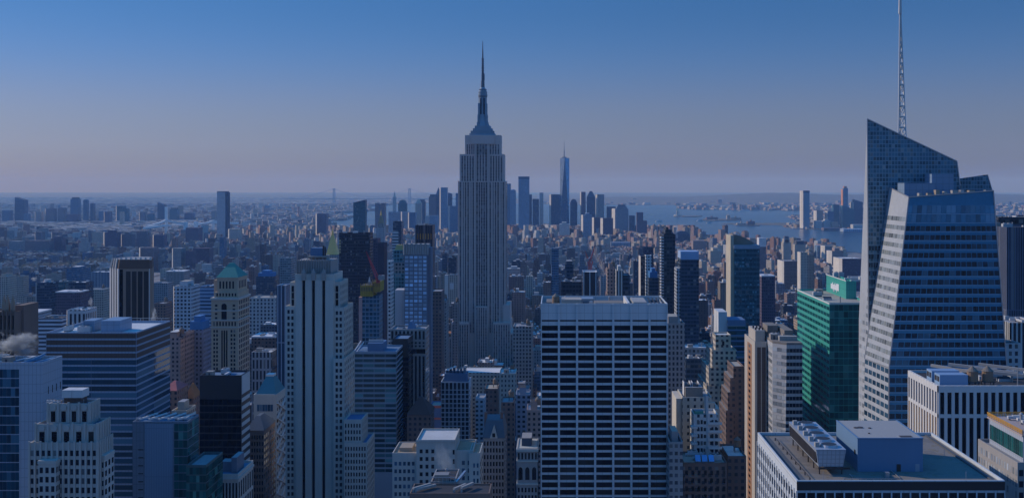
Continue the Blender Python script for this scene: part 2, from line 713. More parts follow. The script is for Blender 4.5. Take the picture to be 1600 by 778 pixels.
WEST = [(-600, 1650), (2500, 1560), (4250, 1190), (4966, 830), (5595, 640), (6406, 540), (7000, 380), (7350, -60)]
EAST = [(-600, -2000), (1500, -2150), (3000, -2450), (4200, -2500), (5000, -2150), (5600, -1780), (6200, -1280), (6900, -720), (7350, -240)]


def lerp_tab(tab, y):
    if y <= tab[0][0]:
        return tab[0][1]
    for (a, b), (c, d) in zip(tab, tab[1:]):
        if a <= y <= c:
            return b + (d - b) * (y - a) / (c - a)
    return None


def land(name, pts, mat, z=0.):
    m = MB()
    a = sum(p[0] * q[1] - q[0] * p[1] for p, q in zip(pts, pts[1:] + pts[:1]))
    if a < 0:
        pts = pts[::-1]
    m.prism(pts, -3.5, z)
    return struct(name, m, mat)


land('ground', [(x, y) for y, x in EAST] + [(x, y) for y, x in WEST[::-1]], ASPHALT)
BROOK = [(-9000, 3900), (-3900, 4300), (-2750, 4750), (-2340, 5400), (-1930, 6100), (-1500, 6800), (-1480, 7300), (-1900, 7900), (-1620, 8300),
         (-1750, 9300), (-2150, 10000), (-1900, 11500), (-2500, 13500), (-2000, 17200), (-2300, 20000), (-3000, 43000), (-42000, 43000), (-42000, 3900)]
land('ground', BROOK, LAND)
JERSEY = [(42000, 4200), (2700, 4600), (2150, 5700), (1930, 6500), (1560, 6600), (1440, 6900), (1500, 7250), (1150, 7500), (1160, 7640), (1700, 7750),
          (1900, 8600), (1950, 9300), (2300, 9900), (2600, 11500), (1500, 12200), (1450, 13200), (4000, 14500), (42000, 15000)]
land('ground', JERSEY, LAND)
land('ground', [(42000, 15400), (3000, 15100), (1200, 15000), (300, 15300), (-700, 16600), (-900, 18000), (-500, 43000), (42000, 43000)], LAND)
land('ground', [(1000, 9300), (1080, 9240), (1200, 9280), (1260, 9420), (1220, 9560), (1050, 9560)], LAND, 3)
land('ground', [(1100, 8330), (1200, 8240), (1420, 8330), (1440, 8600), (1180, 8680)], LAND, 3)
land('ground', [(1190, 7230), (1330, 7160), (1360, 7260), (1320, 7400), (1200, 7380)], LAND, 2)

# far hills beyond the bay
hm = MB()
nx_, ny_ = 90, 14
for i in range(nx_ + 1):
    for j in range(ny_ + 1):
        x, y = 200 + i * 170, 15600 + j * 500
        u, v = i / nx_, j / ny_
        h = math.sin(math.pi * v) * (math.sin(math.pi * min(1, u * 1.15 + .02)) ** .6 if u * 1.15 < .98 else 0)
        h *= 128 + 26 * math.sin(x * .0021) + 14 * math.sin(x * .0063 + y * .003)
        hm.v.append((x, y, h - .5))
for i in range(nx_):
    for j in range(ny_):
        a = i * (ny_ + 1) + j
        hm.f.append((a, a + ny_ + 1, a + ny_ + 2, a + 1))
        hm.a.append((None, 0))
        hm.m.append(0)
struct('hills', hm, LAND)

AVE = [-2380, -2120, -1880, -1640, -1400, -1160, -930, -720, -570, -440, -302, -165, 130, 411, 692, 973, 1254, 1500, 1640]
pv = MB()
BLOCKS = []
for k in range(3, 92):
    y0, y1 = k * 80 + 9, k * 80 + 71
    for a, b in zip(AVE, AVE[1:]):
        x0, x1 = a + 14, b - 14
        e, w = lerp_tab(EAST, y1), lerp_tab(WEST, y1)
        if e is None or w is None:
            continue
        x0, x1 = max(x0, e + 25), min(x1, w - 30)
        if x1 - x0 < 30:
            continue
        if x1 < -.545 * y1 - 60 or x0 > .475 * y1 + 60:
            continue
        BLOCKS.append((x0, x1, y0, y1))
        pv.box(x0 - 4, x1 + 4, y0 - 4, y1 + 4, 0.001, .15)
struct('pavement', pv, PAVE)

# the air: one even volume round everything, the sky outside it
hz = bpy.data.materials.new('haze')
hz.use_nodes = True
hz.node_tree.nodes.clear()
ho = hz.node_tree.nodes.new('ShaderNodeOutputMaterial')
hp = hz.node_tree.nodes.new('ShaderNodeVolumePrincipled')
hp.inputs['Color'].default_value = HAZE_COL
hp.inputs['Absorption Color'].default_value = (1, 1, 1, 1)
hp.inputs['Density'].default_value = HAZE
hp.inputs['Anisotropy'].default_value = 0.0
hz.node_tree.links.new(hp.outputs[0], ho.inputs['Volume'])
mb = MB()
mb.box(-44000, 44000, -900, 45000, -5, 560, bottom=True)
o = link('haze', mb.build('haze', hz), stuff=True)
o['label'] = 'pale blue haze lying over the far city and the bay'
# ------------------------------------------------------------------ materials of the big towers
LIME = wallmat('limestone', (.50, .49, .44), .85)
LIMEP = wallmat('limestone_pale', (.50, .47, .42), .85)
LIMED = wallmat('limestone_grey', (.33, .31, .29), .85)
TRAV = wallmat('travertine', (.56, .60, .62), .7, .12, (8.6, 3.56))
WHITE = wallmat('white_stone', (.62, .61, .59), .75, .12)
BRICKT = wallmat('tan_brick', (.36, .29, .22), .9)
BRICKB = wallmat('brown_brick', (.20, .14, .11), .9)
BRICKR = wallmat('red_brick', (.27, .15, .11), .9)
PINKB = wallmat('pink_brick', (.42, .30, .25), .9)
CONC = wallmat('concrete', (.34, .33, .32), .9)
DARKM = wallmat('dark_metal', (.05, .045, .045), .5, .15, None, .3)
BROWNM = wallmat('brown_metal', (.10, .072, .06), .5, .15, (2.4, 2.2), .2)
GREYP = wallmat('grey_panel', (.20, .24, .29), .55, .12, (1.5, 3.6), .2)
PALEP = wallmat('pale_panel', (.42, .46, .52), .5, .12, (1.5, 3.6), .1)
STEEL = wallmat('steel', (.45, .46, .48), .4, .15, None, .6)
COPPER = wallmat('green_copper', (.06, .26, .21), .7, .2)
COPPERB = wallmat('blue_copper', (.06, .20, .24), .7, .2)
SLATE = wallmat('slate', (.10, .12, .14), .7, .2)
GOLD = wallmat('gilded_tiles', (.95, .58, .17), .45, .12, None, .1)
g = G('roof_gravel')
geo = g.n.new('ShaderNodeNewGeometry')
n1, n2, n3 = g.noise(.09, 5, geo.outputs['Position']), g.noise(.35, 6, geo.outputs['Position'], .7), g.noise(6, 2, geo.outputs['Position'])
c = g.mix(g.ramp(n2, .2, .8), (.19, .165, .14, 1), (.26, .23, .20, 1))
c = g.mix(g.mth('MULTIPLY', g.mth('GREATER_THAN', n2, .585), .55), c, (.20, .145, .07, 1))
c = g.mix(g.mth('MULTIPLY', g.mth('GREATER_THAN', n1, .57), .4), c, (.13, .12, .115, 1))
g.put(g.b.inputs['Base Color'], g.mix(1.0, c, g.ramp(n3, .75, 1.25), 'MULTIPLY'))
g.b.inputs['Roughness'].default_value = .95
GRAVEL = g.m
MEMB = wallmat('shadowed_membrane', (.10, .11, .12), .9)
WHITER = wallmat('white_roofing', (.36, .35, .33), .85, .1)
GREENM = wallmat('green_metal', (.07, .42, .34), .45, .12, (1.4, 3.7), .2)
REDM = wallmat('red_paint', (.5, .07, .07), .5)
YELM = wallmat('yellow_netting', (.62, .42, .05), .7)
RUST = wallmat('terracotta', (.33, .17, .09), .8)
G_DARK = glassmat('glass_dark', (.008, .011, .018), (.22, .22, .21), .12, .07, .3)
G_BLUE = glassmat('glass_blue', (.03, .07, .11), (.2, .28, .33), .08, .05, .7)
G_TEAL = glassmat('glass_teal', (.006, .035, .042), (.10, .3, .34), .16, .05, .7)
G_GREEN = glassmat('glass_green', (.008, .075, .07), (.1, .3, .26), .1, .06, .6)
G_SKY = glassmat('glass_sky', (.38, .50, .64), (.4, .45, .5), .2, .05, .8)
G_AMB = glassmat('glass_amber', (.28, .15, .02), (.4, .26, .06), .4, .15, .4)
G_BLACK = glassmat('glass_black', (.003, .0035, .006), (.055, .045, .035), .10, .08, .22)
G_BROWN = glassmat('glass_bronze', (.028, .022, .02), (.2, .16, .12), .07, .06, .6)
G_PET = glassmat('glass_petrol', (.006, .045, .075), (.08, .2, .28), .12, .05, .5)
G_REFL = glassmat('glass_silver', (.30, .33, .35), (.5, .5, .48), .3, .08, .7)


# ================================================================== near row
# --- broad flat roof with the cooling tower and the big plant room
t = tower('office_tower', 'broad flat gravel roof carrying a row of fans and a big plain box', 'office tower', 1245, 1570, 750, 300, 58.6, TRAV, roof='tan', par=1.0, floor=False)
x0, x1, y0, y1, z = t.b
gm = MB()
gm.box(x0 + .5, x1 - .5, y0 + .5, y1 - .5, z - 1.3, z - .95)
t.part('roof', gm, GRAVEL)
gm = MB()
gm.box(x0 + .6, x0 + 3.2, y0 + .6, y1 - .6, z - .946, z - .85)
gm.box(x0 + 3.2, x1 - .6, y0 + .6, y0 + 1.5, z - .946, z - .85)
gm.box(x1 - 2.6, x1 - 1.9, y0 + 2, y1 - 1, z - .946, z - .5)
t.part('gutter_shadow', gm, MEMB)  # gutter strip, its dark tone also standing in for the parapet's shadow
fm = MB()
fm.slab(t.quad('f', z - 2.7, z - .35), 0, 1, 0, 1, .12)
t.part('fascia', fm, DARKM)
t.grid('f', 22, 14, .86, .93, G_BROWN, z - 2.9, z - 17)
t.ribs('f', 22, .38, .3, 100, z - 2.75)
t.grid('l', 17, 3.9, .62, .55, G_BLACK, z - 3.2, z - 56)
t.ribs('l', 17, 1.1, .25, 90, z - 2.9)
# plant room
X0, X1, Y0, Y1, Zr = xx(1340, 313), xx(1442, 313), 313, 336.8, z - .95
pm = MB()
pm.box(X0, X1, Y0, Y1, Zr, 187.5)
pm.box(X0 - .15, X1 + .15, Y0 - .15, Y0 + .4, 187.5, 187.7)
pm.box(X0 - .15, X0 + .4, Y0 + .4, Y1, 187.5, 187.7)
pm.box(X1 - .4, X1 + .15, Y0 + .4, Y1, 187.5, 187.7)
ph = t.part('plant_room', pm, wallmat('painted_panel', (.13, .23, .36), .7, .1))  # greyish box; the blue of its shade is put into the colour
rm = MB()
rm.box(X0 + .41, X1 - .41, Y0 + .41, Y1, 187.48, 187.56)
rm.box(X1 - 6.5, X1 - 2, Y0 + .8, Y0 + 3.4, 187.56, 187.62)
t.part('plant_room_roof', rm, WHITER, ph)
rm = MB()
rm.box(X1 - 6, X1 - 2.5, Y0 + 1.1, Y0 + 3.1, 187.62, 187.7)
for (a, b, r) in ((3.2, 13.5, .7), (4.6, 13.8, .9), (7.2, 13, .5), (5.0, 6, .35)):
    rm.cyl(X0 + a, Y0 + b, r, r * .9, 187.56, 187.8, 12)
t.part('roof_hatch', rm, BROWNM, ph)
dm = MB()
dm.box(X0 + 11.2, X0 + 12.4, Y0 - .08, Y0 + .05, Zr, Zr + 2.1)
t.part('door', dm, DARKM, ph)
dm = MB()
dm.box(X0 + 16.6, X0 + 17.8, Y0 - .06, Y0 + .05, Zr, Zr + 2.2)
t.part('door', dm, wallmat('door_grey', (.30, .34, .40), .6), ph)
lm = MB()
for k in range(5):
    lm.box(X0 - .12, X0 - .02, Y0 + 2.0, Y0 + 3.4, Zr + 4.3 + k * .28, Zr + 4.5 + k * .28)
t.part('louvre', lm, DARKM, ph)
vm = MB()
vx = xx(1384, 308)
vm.box(vx - .5, vx + .5, 306.2, 307.2, Zr, Zr + 1.3)
vm.box(vx - .56, vx + .56, 306.1, 307.3, Zr + 1.3, Zr + 1.45)
t.part('vent_cowl', vm, STEEL)
# cooling tower on legs with five fans
cx0, cx1, cy0, cy1 = xx(1275, 309.5), xx(1322, 309.5), 309.5, 346
cz0, cz1 = 180.3, 185.2
cm = MB()
lo = [(cx0 + .8, cy0 + .2), (cx1 - .8, cy0 + .2), (cx1 - .8, cy1), (cx0 + .8, cy1)]
hi = [(cx0, cy0), (cx1, cy0), (cx1, cy1), (cx0, cy1)]
cm.prism(lo, cz0, cz1, p1=hi, bottom=True)
ct = t.part('cooling_tower', cm, wallmat('galvanised', (.42, .47, .53), .45, .15, (1.2, 1.2), .3))
lm = MB()
for k in range(22):
    yy = cy0 + .8 + k * 1.6
    lm.box(cx0 - .02 + .1, cx0 + .5, yy, yy + 1.1, cz0 + 1.0, cz1 - .9)
t.part('louvre_bank', lm, DARKM, ct)
for k in range(5):
    yy = cy0 + 3.8 + k * 7.2
    fm = MB()
    n = 20
    fm.cyl((cx0 + cx1) / 2 + .3, yy, 2.6, 2.35, cz1, cz1 + .7, n)
    fan = t.part('fan', fm, STEEL, ct)
    bm_ = MB()
    bm_.cyl((cx0 + cx1) / 2 + .3, yy, 2.15, 2.15, cz1 + .66, cz1 + .72, n)
    t.part('fan_guard', bm_, DARKM, fan)
    mm = MB()
    mm.box(cx0 + .5, cx0 + 1.7, yy - .9, yy + .3, cz1, cz1 + 1.3)
    mm.cyl(cx0 + 1.1, yy + 1.2, .5, .5, cz1, cz1 + .9, 10)
    t.part('motor', mm, WHITER, ct)
for k in range(6):
    for sx in (cx0 + 1, cx1 - 1.2):
        lm = MB()
        yy = cy0 + .6 + k * 6.9
        lm.box(sx, sx + .3, yy, yy + .3, Zr, cz0)
        t.part('leg', lm, DARKM, ct)
bm_ = MB()
for sx in (cx0 + 1, cx1 - 1.2):
    bm_.box(sx - .05, sx + .35, cy0 - .3, cy1, cz0 - .35, cz0 - .02)
bm_.box(cx0 + .6, cx1 + 1, cy0 - .6, cy0 - .32, cz0 - .6, cz0 - .02)
t.part('base_frame', bm_, DARKM, ct)
plant(t, 'vent_stack', x1 - 9, y1 - 6, Zr, .5)
for (a, b) in ((8.5, 5), (x1 - x0 - 9, 4.5), (x1 - x0 - 6, 30)):
    m = MB()
    m.beam((x0 + a, y0 + b, Zr), (x0 + a, y0 + b, Zr + 2.2), .09)
    t.part('rod', m, STEEL)
m = MB()
for p, q in (((x0 + 14, y0 + 4.5, Zr + .3), (x0 + 30, y0 + 4.5, Zr + .3)), ((x0 + 30, y0 + 4.5, Zr + .3), (x0 + 30, y0 + 13, Zr + .3)), ((x0 + 17, y0 + 6, Zr + .3), (x0 + 17, y0 + 9, Zr + .3))):
    m.beam(p, q, .16)
for k in range(8):
    m.box(x0 + 14 + k * 2.1, x0 + 14.2 + k * 2.1, y0 + 4.3, y0 + 4.7, Zr, Zr + .24)
t.part('conduit', m, STEEL)
m = MB()
for k in range(9):
    m.box(x0 + 4.2, x0 + 4.5, y0 + 3 + k * 6, y0 + 3.3 + k * 6, Zr, Zr + .9)
m.beam((x0 + 4.35, y0 + 3, Zr + .9), (x0 + 4.35, y0 + 51, Zr + .9), .12)
t.part('cable_rail', m, DARKM)
t.done()

# --- stone block at the edge with an orange railed terrace
t = tower('office_building', 'grey stone block with green glass penthouse and orange railing on its roof', 'office building', 1590, 1690, 722, 330, 31, LIMED, roof='grey')
x0, x1, y0, y1, z = t.b
t.grid('l', 15, 3.4, .55, .6, G_REFL, z - 1.5)
t.grid('f', 9, 3.4, .6, .55, G_DARK, z - 1.5)
gm = MB()
gm.box(x0 + 3.0, x1 - 3, y0 + 3, y1 - 2, z - 1, z + 7.2)
pz = t.part('penthouse', gm, PALEP)
gx = MB()
for k in range(18):
    gx.box(x0 + 2.92, x0 + 3.05, y0 + 3.2 + k * 1.42, y0 + 4.35 + k * 1.42, z + .6, z + 5.4)
t.part('glazing', gx, G_GREEN, pz)
gx = MB()
gx.box(x0 + 2.4, x1 - 2.4, y0 + 2.4, y1 - 1.4, z + 7.2, z + 7.7)
gx.box(x0 + 4, x1 - 4, y0 + 4, y1 - 3, z + 7.7, z + 7.9, mi=0)
t.part('terrace', gx, wallmat('pink_pavers', (.42, .34, .31), .9), pz)
gx = MB()
for (a, b, c, d) in ((x0 + 2.5, y0 + 2.5, x0 + 2.5, y1 - 1.5), (x0 + 2.5, y1 - 1.5, x1 - 2.5, y1 - 1.5)):
    for hh in (.5, 1.0, 1.4):
        gx.beam((a, b, z + 7.7 + hh), (c, d, z + 7.7 + hh), .22)
    for k in range(16):
        p = Vector((a, b, z + 7.7)).lerp(Vector((c, d, z + 7.7)), k / 15)
        gx.beam(p, p + Vector((0, 0, 1.4)), .14)
t.part('railing', gx, wallmat('orange_netting', (.55, .28, .05), .8), pz)
clutter(t, 4, random.Random(3), (x0 + 3, x1 - 3, y0 + 3, y1 - 2, z + 9), z + 7.9)
gx = MB()
for k in range(5):
    gx.box(x0 + 8, x0 + 18, y0 + 8 + k * 3.6, y0 + 9 + k * 3.6, z + 8.6, z + 9.4)
t.part('pergola', gx, WHITE, pz)
t.done()

# --- white piers and tall dark slots
t = tower('office_tower', 'office tower of pale piers between tall dark slots below a crowded plant roof', 'office tower', 1466, 1660, 602, 420, 35, WHITE, yb=790, roof='black')
x0, x1, y0, y1, z = t.b
for face, n, a in (('f', 17, G_BLACK), ('l', 11, G_AMB)):
    L = (x1 - x0) if face == 'f' else (y1 - y0)
    t.panes(t.quad(face, z - 11, z - 2.6), n, 1, .55 if face == 'f' else .5, 1, a if face == 'f' else BROWNM, 'window_strip' if face == 'f' else 'louvre_strip')
    for zt, zb in ((z - 12.4, z - 36), (z - 37.4, z - 62)):
        t.panes(t.quad(face, zb, zt), n, 1, .55 if face == 'f' else .5, 1, a, 'window_strip')
    t.ribs(face, n, L / n * .42, .45, 60, z - .02)
    t.ledges(face, (z - 12.4, z - 37.4), 1.4, .38)
    t.ledges(face, (z - 2.6,), 2.5, .42)
for k, (a, b) in enumerate(((2, 4), (2, 13))):
    mb = MB()
    mb.box(x0 + a, x0 + a + 11, y0 + b, y0 + b + 6, z - .9, z + 3.4)
    u = t.part('chiller_unit', mb, wallmat('blue_panel', (.25, .38, .55), .5, .1))
    mb = MB()
    for j in range(2):
        mb.box(x0 + a - .08, x0 + a + .05, y0 + b + .6 + j * 2.8, y0 + b + 2.8 + j * 2.8, z + .6, z + 2.6)
    t.part('grille', mb, DARKM, u)
for (a, b) in ((15.5, 6), (21.6, 6.5)):
    plant(t, 'water_tank', x0 + a, y0 + b, z - 2.6, 1.15)
for k, (a, b, c, d, zz_) in enumerate(((20, 14, 36, 24, 3.2), (24, 10, 42, 20, 2.4), (14, 20, 30, 30, 3.6), (28, 24, 46, 30, 3), (9, 26, 22, 32, 2.2))):
    mb = MB()
    mb.beam((x0 + a, y0 + b + 8, z + zz_), (x0 + c, y0 + d - 12, z + zz_ - .6), 1.1)
    mb.beam((x0 + a + 2, y0 + b + 7, z - 1), (x0 + a + 2, y0 + b + 7, z + zz_), .5)
    mb.beam((x0 + c - 2, y0 + d - 11, z - 1), (x0 + c - 2, y0 + d - 11, z + zz_ - .6), .5)
    t.part('duct', mb, WHITER)
clutter(t, 9, random.Random(5), (x0 + 12, x1 - 2, y0 + 12, y1 - 2, z))
mb = MB()
mb.beam((x0 + 33.2, y0 + 6, z - 1), (x0 + 33.2, y0 + 6, z + 6), .3)
t.part('mast', mb, STEEL)
t.done()

# --- angular blue glass tower with the lattice spire
def crystal():
    t = T('glass_skyscraper', 'angular blue glass skyscraper of slanted facets with a white lattice spire', 'skyscraper', 180, 520, yb=600)
    t.b = (150, 208, 500, 545, 292)
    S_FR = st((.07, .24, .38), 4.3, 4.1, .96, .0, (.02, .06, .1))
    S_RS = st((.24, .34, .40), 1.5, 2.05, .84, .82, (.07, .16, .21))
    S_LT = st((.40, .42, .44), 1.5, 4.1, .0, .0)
    P = lambda px, py, Y: V(xx(px, Y), Y, zz(py, Y))
    # front crystal
    A0, A1, A2 = V(151.2, 500, 0), P(1389, 574, 500), P(1420, 308, 500)
    B0, B1, B2 = V(208, 500, 0), P(1573, 574, 500), P(1552, 298, 500)
    C0, C1, C2 = V(147.4, 530, 0), P(1351, 560, 530), P(1390, 293, 530)
    D0, D1, D2 = V(210, 530, 0), V(208, 530, 176), V(203, 530, 258)
    w = MB()
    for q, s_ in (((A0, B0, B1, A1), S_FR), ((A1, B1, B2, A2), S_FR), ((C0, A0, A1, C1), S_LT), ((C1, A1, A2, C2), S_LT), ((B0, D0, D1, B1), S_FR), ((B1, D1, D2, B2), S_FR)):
        for k in range(16):
            u, v = k / 16, (k + 1) / 16
            w.quad((q[0].lerp(q[3], u), q[1].lerp(q[2], u), q[1].lerp(q[2], v), q[0].lerp(q[3], v)), s_)
    dz = V(0, 0, 3.5)
    w.quad((A2 - dz, B2 - dz, D2 - dz, C2 - dz), plain((.3, .3, .3)))
    t.part('front_crystal', w, CITY)
    # glass: one pane group per bay and floor
    fl = 4.1
    def lev(a, b, z): return a.lerp(b, (z - a.z) / (b.z - a.z))
    def row(p0, p1, q0, q1, z, h, n, mat, fw, name='window', skip=0):
        a, b, c, d = lev(p0, p1, z), lev(q0, q1, z), lev(p0, p1, z + h), lev(q0, q1, z + h)
        t.panes((a, b, c, d), n, 1, fw, 1, mat, name, keep=(lambda c_, r_: c_ >= skip) if skip else None, off=.08)
    z = 100.
    line = MB()
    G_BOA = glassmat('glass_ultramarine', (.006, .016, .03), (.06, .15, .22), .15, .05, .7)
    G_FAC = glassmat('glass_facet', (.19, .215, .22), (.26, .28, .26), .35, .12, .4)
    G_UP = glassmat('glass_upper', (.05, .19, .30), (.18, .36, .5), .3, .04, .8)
    while z + 2.4 < 254:
        up = z > 240
        if z + 2.4 < A1.z:
            row(A0, A1, B0, B1, z, 2.3, 18, G_BOA, .86)
            row(C0, C1, A0, A1, z, 2.2, 6, G_BLUE, .8, 'side_window')
        elif z > A1.z:
            row(A1, A2, B1, B2, z, 3.6 if up else 2.3, 18, G_UP if up else G_BOA, .92 if up else .86)
            if z < 245:
                row(C1, C2, A1, A2, z + .3, 2.0, 10, G_FAC, .82, 'side_window')
        line.slab((lev(A0, A1, z - .55) if z < A1.z + .6 else lev(A1, A2, z - .55), lev(B0, B1, z - .55) if z < B1.z + .6 else lev(B1, B2, z - .55), lev(A0, A1, z - .2) if z < A1.z + .2 else lev(A1, A2, z - .2), lev(B0, B1, z - .2) if z < B1.z + .2 else lev(B1, B2, z - .2)), 0, 1, 0, 1, .16)
        z += fl
    t.part('floor_line', line, wallmat('pale_blue_metal', (.26, .42, .55), .4, .1), stuff=True)
    # frame lines at the corners
    e = MB()
    for a, b in ((A1, A2), (B1, B2), (C1, C2), (A2, B2), (A2, C2), (A0, A1), (C1, A1)):
        e.beam(a + V(0, -.12, 0), b + V(0, -.12, 0), .45)
    t.part('edge_frame', e, STEEL)
    # roof plant on the front crystal
    for (a, b, c, d, Y, dep) in ((1413, 1462, 286, 307, 512, 10), (1456, 1490, 272, 303, 516, 10)):
        m = MB()
        m.box(xx(a, Y), xx(b, Y), Y, Y + dep, zz(d, Y) - 6, zz(c, Y))
        t.part('plant_room', m, wallmat('blue_grey_panel', (.22, .31, .42), .4, .1, (3, 3)))
    rr = random.Random(4)
    for k in range(9):
        x = xx(1434 + k * 13, 508)
        m = MB()
        m.box(x, x + rr.uniform(1, 3), 506, 509, 251, 256.6 + rr.uniform(0, 1.8))
        t.part('roof_unit', m, rr.choice((BRICKT, WHITER, STEEL)))
    # rear slab with the slanted top
    E0, E1, E2 = V(150.6, 530.6, 0), P(1357, 500, 530.6), P(1355, 186, 530.6)
    F0, F1 = V(198, 530.6, 0), P(1500, 290, 530.6)
    F2 = P(1495, 252, 530.6)
    I0, I1, I2 = V(150.9, 545, 0), P(1342, 500, 545), P(1355.2, 186, 545)
    J0, J2 = V(198, 545, 0), V(195.5, 545, F2.z)
    w = MB()
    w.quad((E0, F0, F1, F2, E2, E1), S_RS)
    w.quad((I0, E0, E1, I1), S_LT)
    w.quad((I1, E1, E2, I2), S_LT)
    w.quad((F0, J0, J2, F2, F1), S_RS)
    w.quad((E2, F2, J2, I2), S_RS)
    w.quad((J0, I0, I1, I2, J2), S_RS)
    t.part('rear_slab', w, CITY)
    z = 118.
    while z < 232:
        a, b = (E0, E1) if z < E1.z - 2.5 else (E1, E2)
        if z < E1.z - 2.5:
            row(I0, I1, E0, E1, z, 1.9, 3, G_REFL, .6, 'side_window')
        elif z > E1.z + .1:
            row(I1, I2, E1, E2, z, 1.9, 3, G_REFL, .6, 'side_window')
            x1 = lev(C1, C2, min(z, C2.z)).x if z < C2.z else 190
            q0 = lev(E1, E2, z)
            t.panes((q0, V(max(q0.x + 1.0, min(q0.x + 40, x1 + .3)), q0.y, z), q0 + V(0, 0, 2.2), V(max(q0.x + 1, min(q0.x + 40, x1 + .3)), q0.y, z + 2.2)),
                    4 if z < C2.z else 10, 1, .8, 1, G_BOA, 'rear_window', off=.06)
        z += fl
    e = MB()
    for a, b in ((E2, F2), (F2, F1), (E1, E2)):
        e.beam(a + V(0, -.1, 0), b + V(0, -.1, 0), .45)
    t.part('crown_frame', e, STEEL)
    # small wedge at the rear with an open truss
    w = MB()
    a, b, c = P(1499, 279, 552), P(1543, 273, 552), P(1551, 300, 552)
    w.prism([(a.x, 552), (c.x, 552), (c.x, 562), (a.x, 562)], 0, [a.z - 9, c.z - 1, c.z - 1, a.z - 9], S_RS)
    w.quad((V(a.x, 552.1, a.z - 9), V(c.x, 552.1, c.z - 1), b, a), S_RS)
    w.quad((a, b, V(c.x, 552.2, c.z - 1), V(a.x, 552.2, a.z - 9)), S_RS)
    t.part('rear_wedge', w, CITY)
    e = MB()
    for k in range(5):
        p, q = b.lerp(c, k / 5), b.lerp(c, (k + 1) / 5)
        e.beam(p, q, .35)
        e.beam(p + V(0, 6, 0), q + V(0, 6, 0), .35)
        e.beam(p, q + V(0, 6, 0), .25)
        e.beam(p, p + V(0, 6, 0), .25)
    t.part('truss', e, STEEL)
    # spire
    Y = 538
    zb, ztop = zz(216, Y), 372
    base = [(xx(1404, Y), Y), (xx(1415.5, Y), Y), (xx(1410, Y), Y + 3.6)]
    tip = (xx(1407, Y), Y + .6)
    def leg(i, u):
        return V(base[i][0] * (1 - u) + tip[0] * u, base[i][1] * (1 - u) + tip[1] * u, zb + (ztop - 20 - zb) * u)
    sp = MB()
    for i in range(3):
        sp.beam(leg(i, -.14), leg(i, .93), .55)
    N = 12
    for k in range(N):
        u, v = k / N * .93, (k + 1) / N * .93
        for i in range(3):
            j = (i + 1) % 3
            sp.beam(leg(i, u), leg(j, u), .42)
            sp.beam(leg(i, u), leg(j, v), .34)
        c = (leg(0, u) + leg(1, u) + leg(2, u)) / 3
        sp.cyl(c.x, c.y, .9 * (1 - u) + .45, .9 * (1 - u) + .45, c.z - .35, c.z + .35, 8)
    s_o = t.part('spire', sp, WHITE)
    sp = MB()
    sp.cyl(tip[0], tip[1], .9, .55, zb + (ztop - 20 - zb) * .9, ztop - 14, 8)
    sp.cyl(tip[0], tip[1], .5, .12, ztop - 14, ztop, 8)
    t.part('mast', sp, WHITE, s_o)
    t.done()
    FOOT.append((146, 212, 500, 562, 262, 600, t))
crystal()

# --- green glass tower with a raised sign block
t = tower('glass_tower', 'emerald glass tower with a green sign block rising from its roof', 'glass tower', 1296, 1362, 473, 600, 80, GREENM, yb=665, roof='tan')
x0, x1, y0, y1, z = t.b
t.grid('l', 12, 3.7, .88, .5, G_GREEN, z - 1.5)
t.grid('f', 9, 3.7, .94, .9, G_GREEN, z - 1.0)
Xs, Ys, Zs = xx(1322, 630), 630, zz(439.5, 630)
mb = MB()
blockpar(t, mb, Xs, x1 - .3, Ys, 676, z - 1, Zs, 1.2, None)
sb = t.part('sign_block', mb, GREENM)
mb = MB()
mb.box(Xs - .2, Xs + .1, Ys - .2, 676.2, Zs, Zs + .5)
t.part('coping', mb, WHITE, sb)
mb = MB()
rr = random.Random(2)
yy = 664.
for k in range(10):
    wd = rr.uniform(1.1, 1.9)
    h = rr.choice((3.0, 3.0, 4.0))
    mb.box(Xs - .3, Xs - .02, yy - wd, yy, Zs - 7.2, Zs - 7.2 + h)
    if k in (3, 4, 7):
        mb.box(Xs - .29, Xs - .02, yy - wd * .6, yy - .2, Zs - 8.6, Zs - 7.2)
    yy -= wd + .25
t.part('sign_lettering', mb, wallmat('sign_white', (.75, .75, .75), .6, .05), sb)
mb = MB()
mb.slab(t.quad('f', z - .9, z - .1), 0, 1, 0, 1, .2)
mb.slab(t.quad('l', z - .9, z - .1), 0, 1, 0, 1, .2)
t.part('cornice', mb, WHITE)
for (a, b, k) in ((4, 45, 'air_handler'), (9, 12, 'vent_stack'), (8, 58, 'stair_bulkhead'), (5, 25, 'skylight')):
    plant(t, k, x0 + a, y0 + b, z - 1, 1.1)
for k in range(7):
    plant(t, rr.choice(('air_handler', 'duct', 'vent_stack')), Xs + 3 + rr.uniform(0, 12), 634 + k * 6, Zs - 1.2, 1.3)
t.done()

# --- slim tower of cream and orange piers
t = tower('apartment_tower', 'slim tower with cream and orange vertical piers beside a silver curved facade', 'apartment tower', 1179.5, 1198, 534, 620, 34, wallmat('cream_stone', (.46, .41, .35), .8), yb=760, roof='tan')
x0, x1, y0, y1, z = t.b
t.panes(t.quad('l', 20, z - 3), 1, 1, .42, 1, RUST, 'brick_stripe', dv=0)
t.panes(t.quad('f', 20, z - 3, .15, .95), 2, 1, .8, 1, BROWNM, 'window_strip')
t.grid('l', 1, 3.3, .16, .5, G_DARK, z - 3, off=.12)
penthouse(t, x0 + .8, x1 - .5, y0 + 3, y0 + 25, z - 1, z + 6, mat=wallmat('cream_stone', (0, 0, 0)))
mb = MB()
for k in range(6):
    mb.cyl(x0 + 1.6 + (k % 3) * 2, y0 + 6 + (k // 3) * 8, .5, .5, z + 6, z + 7.5, 8)
t.part('chimney', mb, DARKM)
t.done()

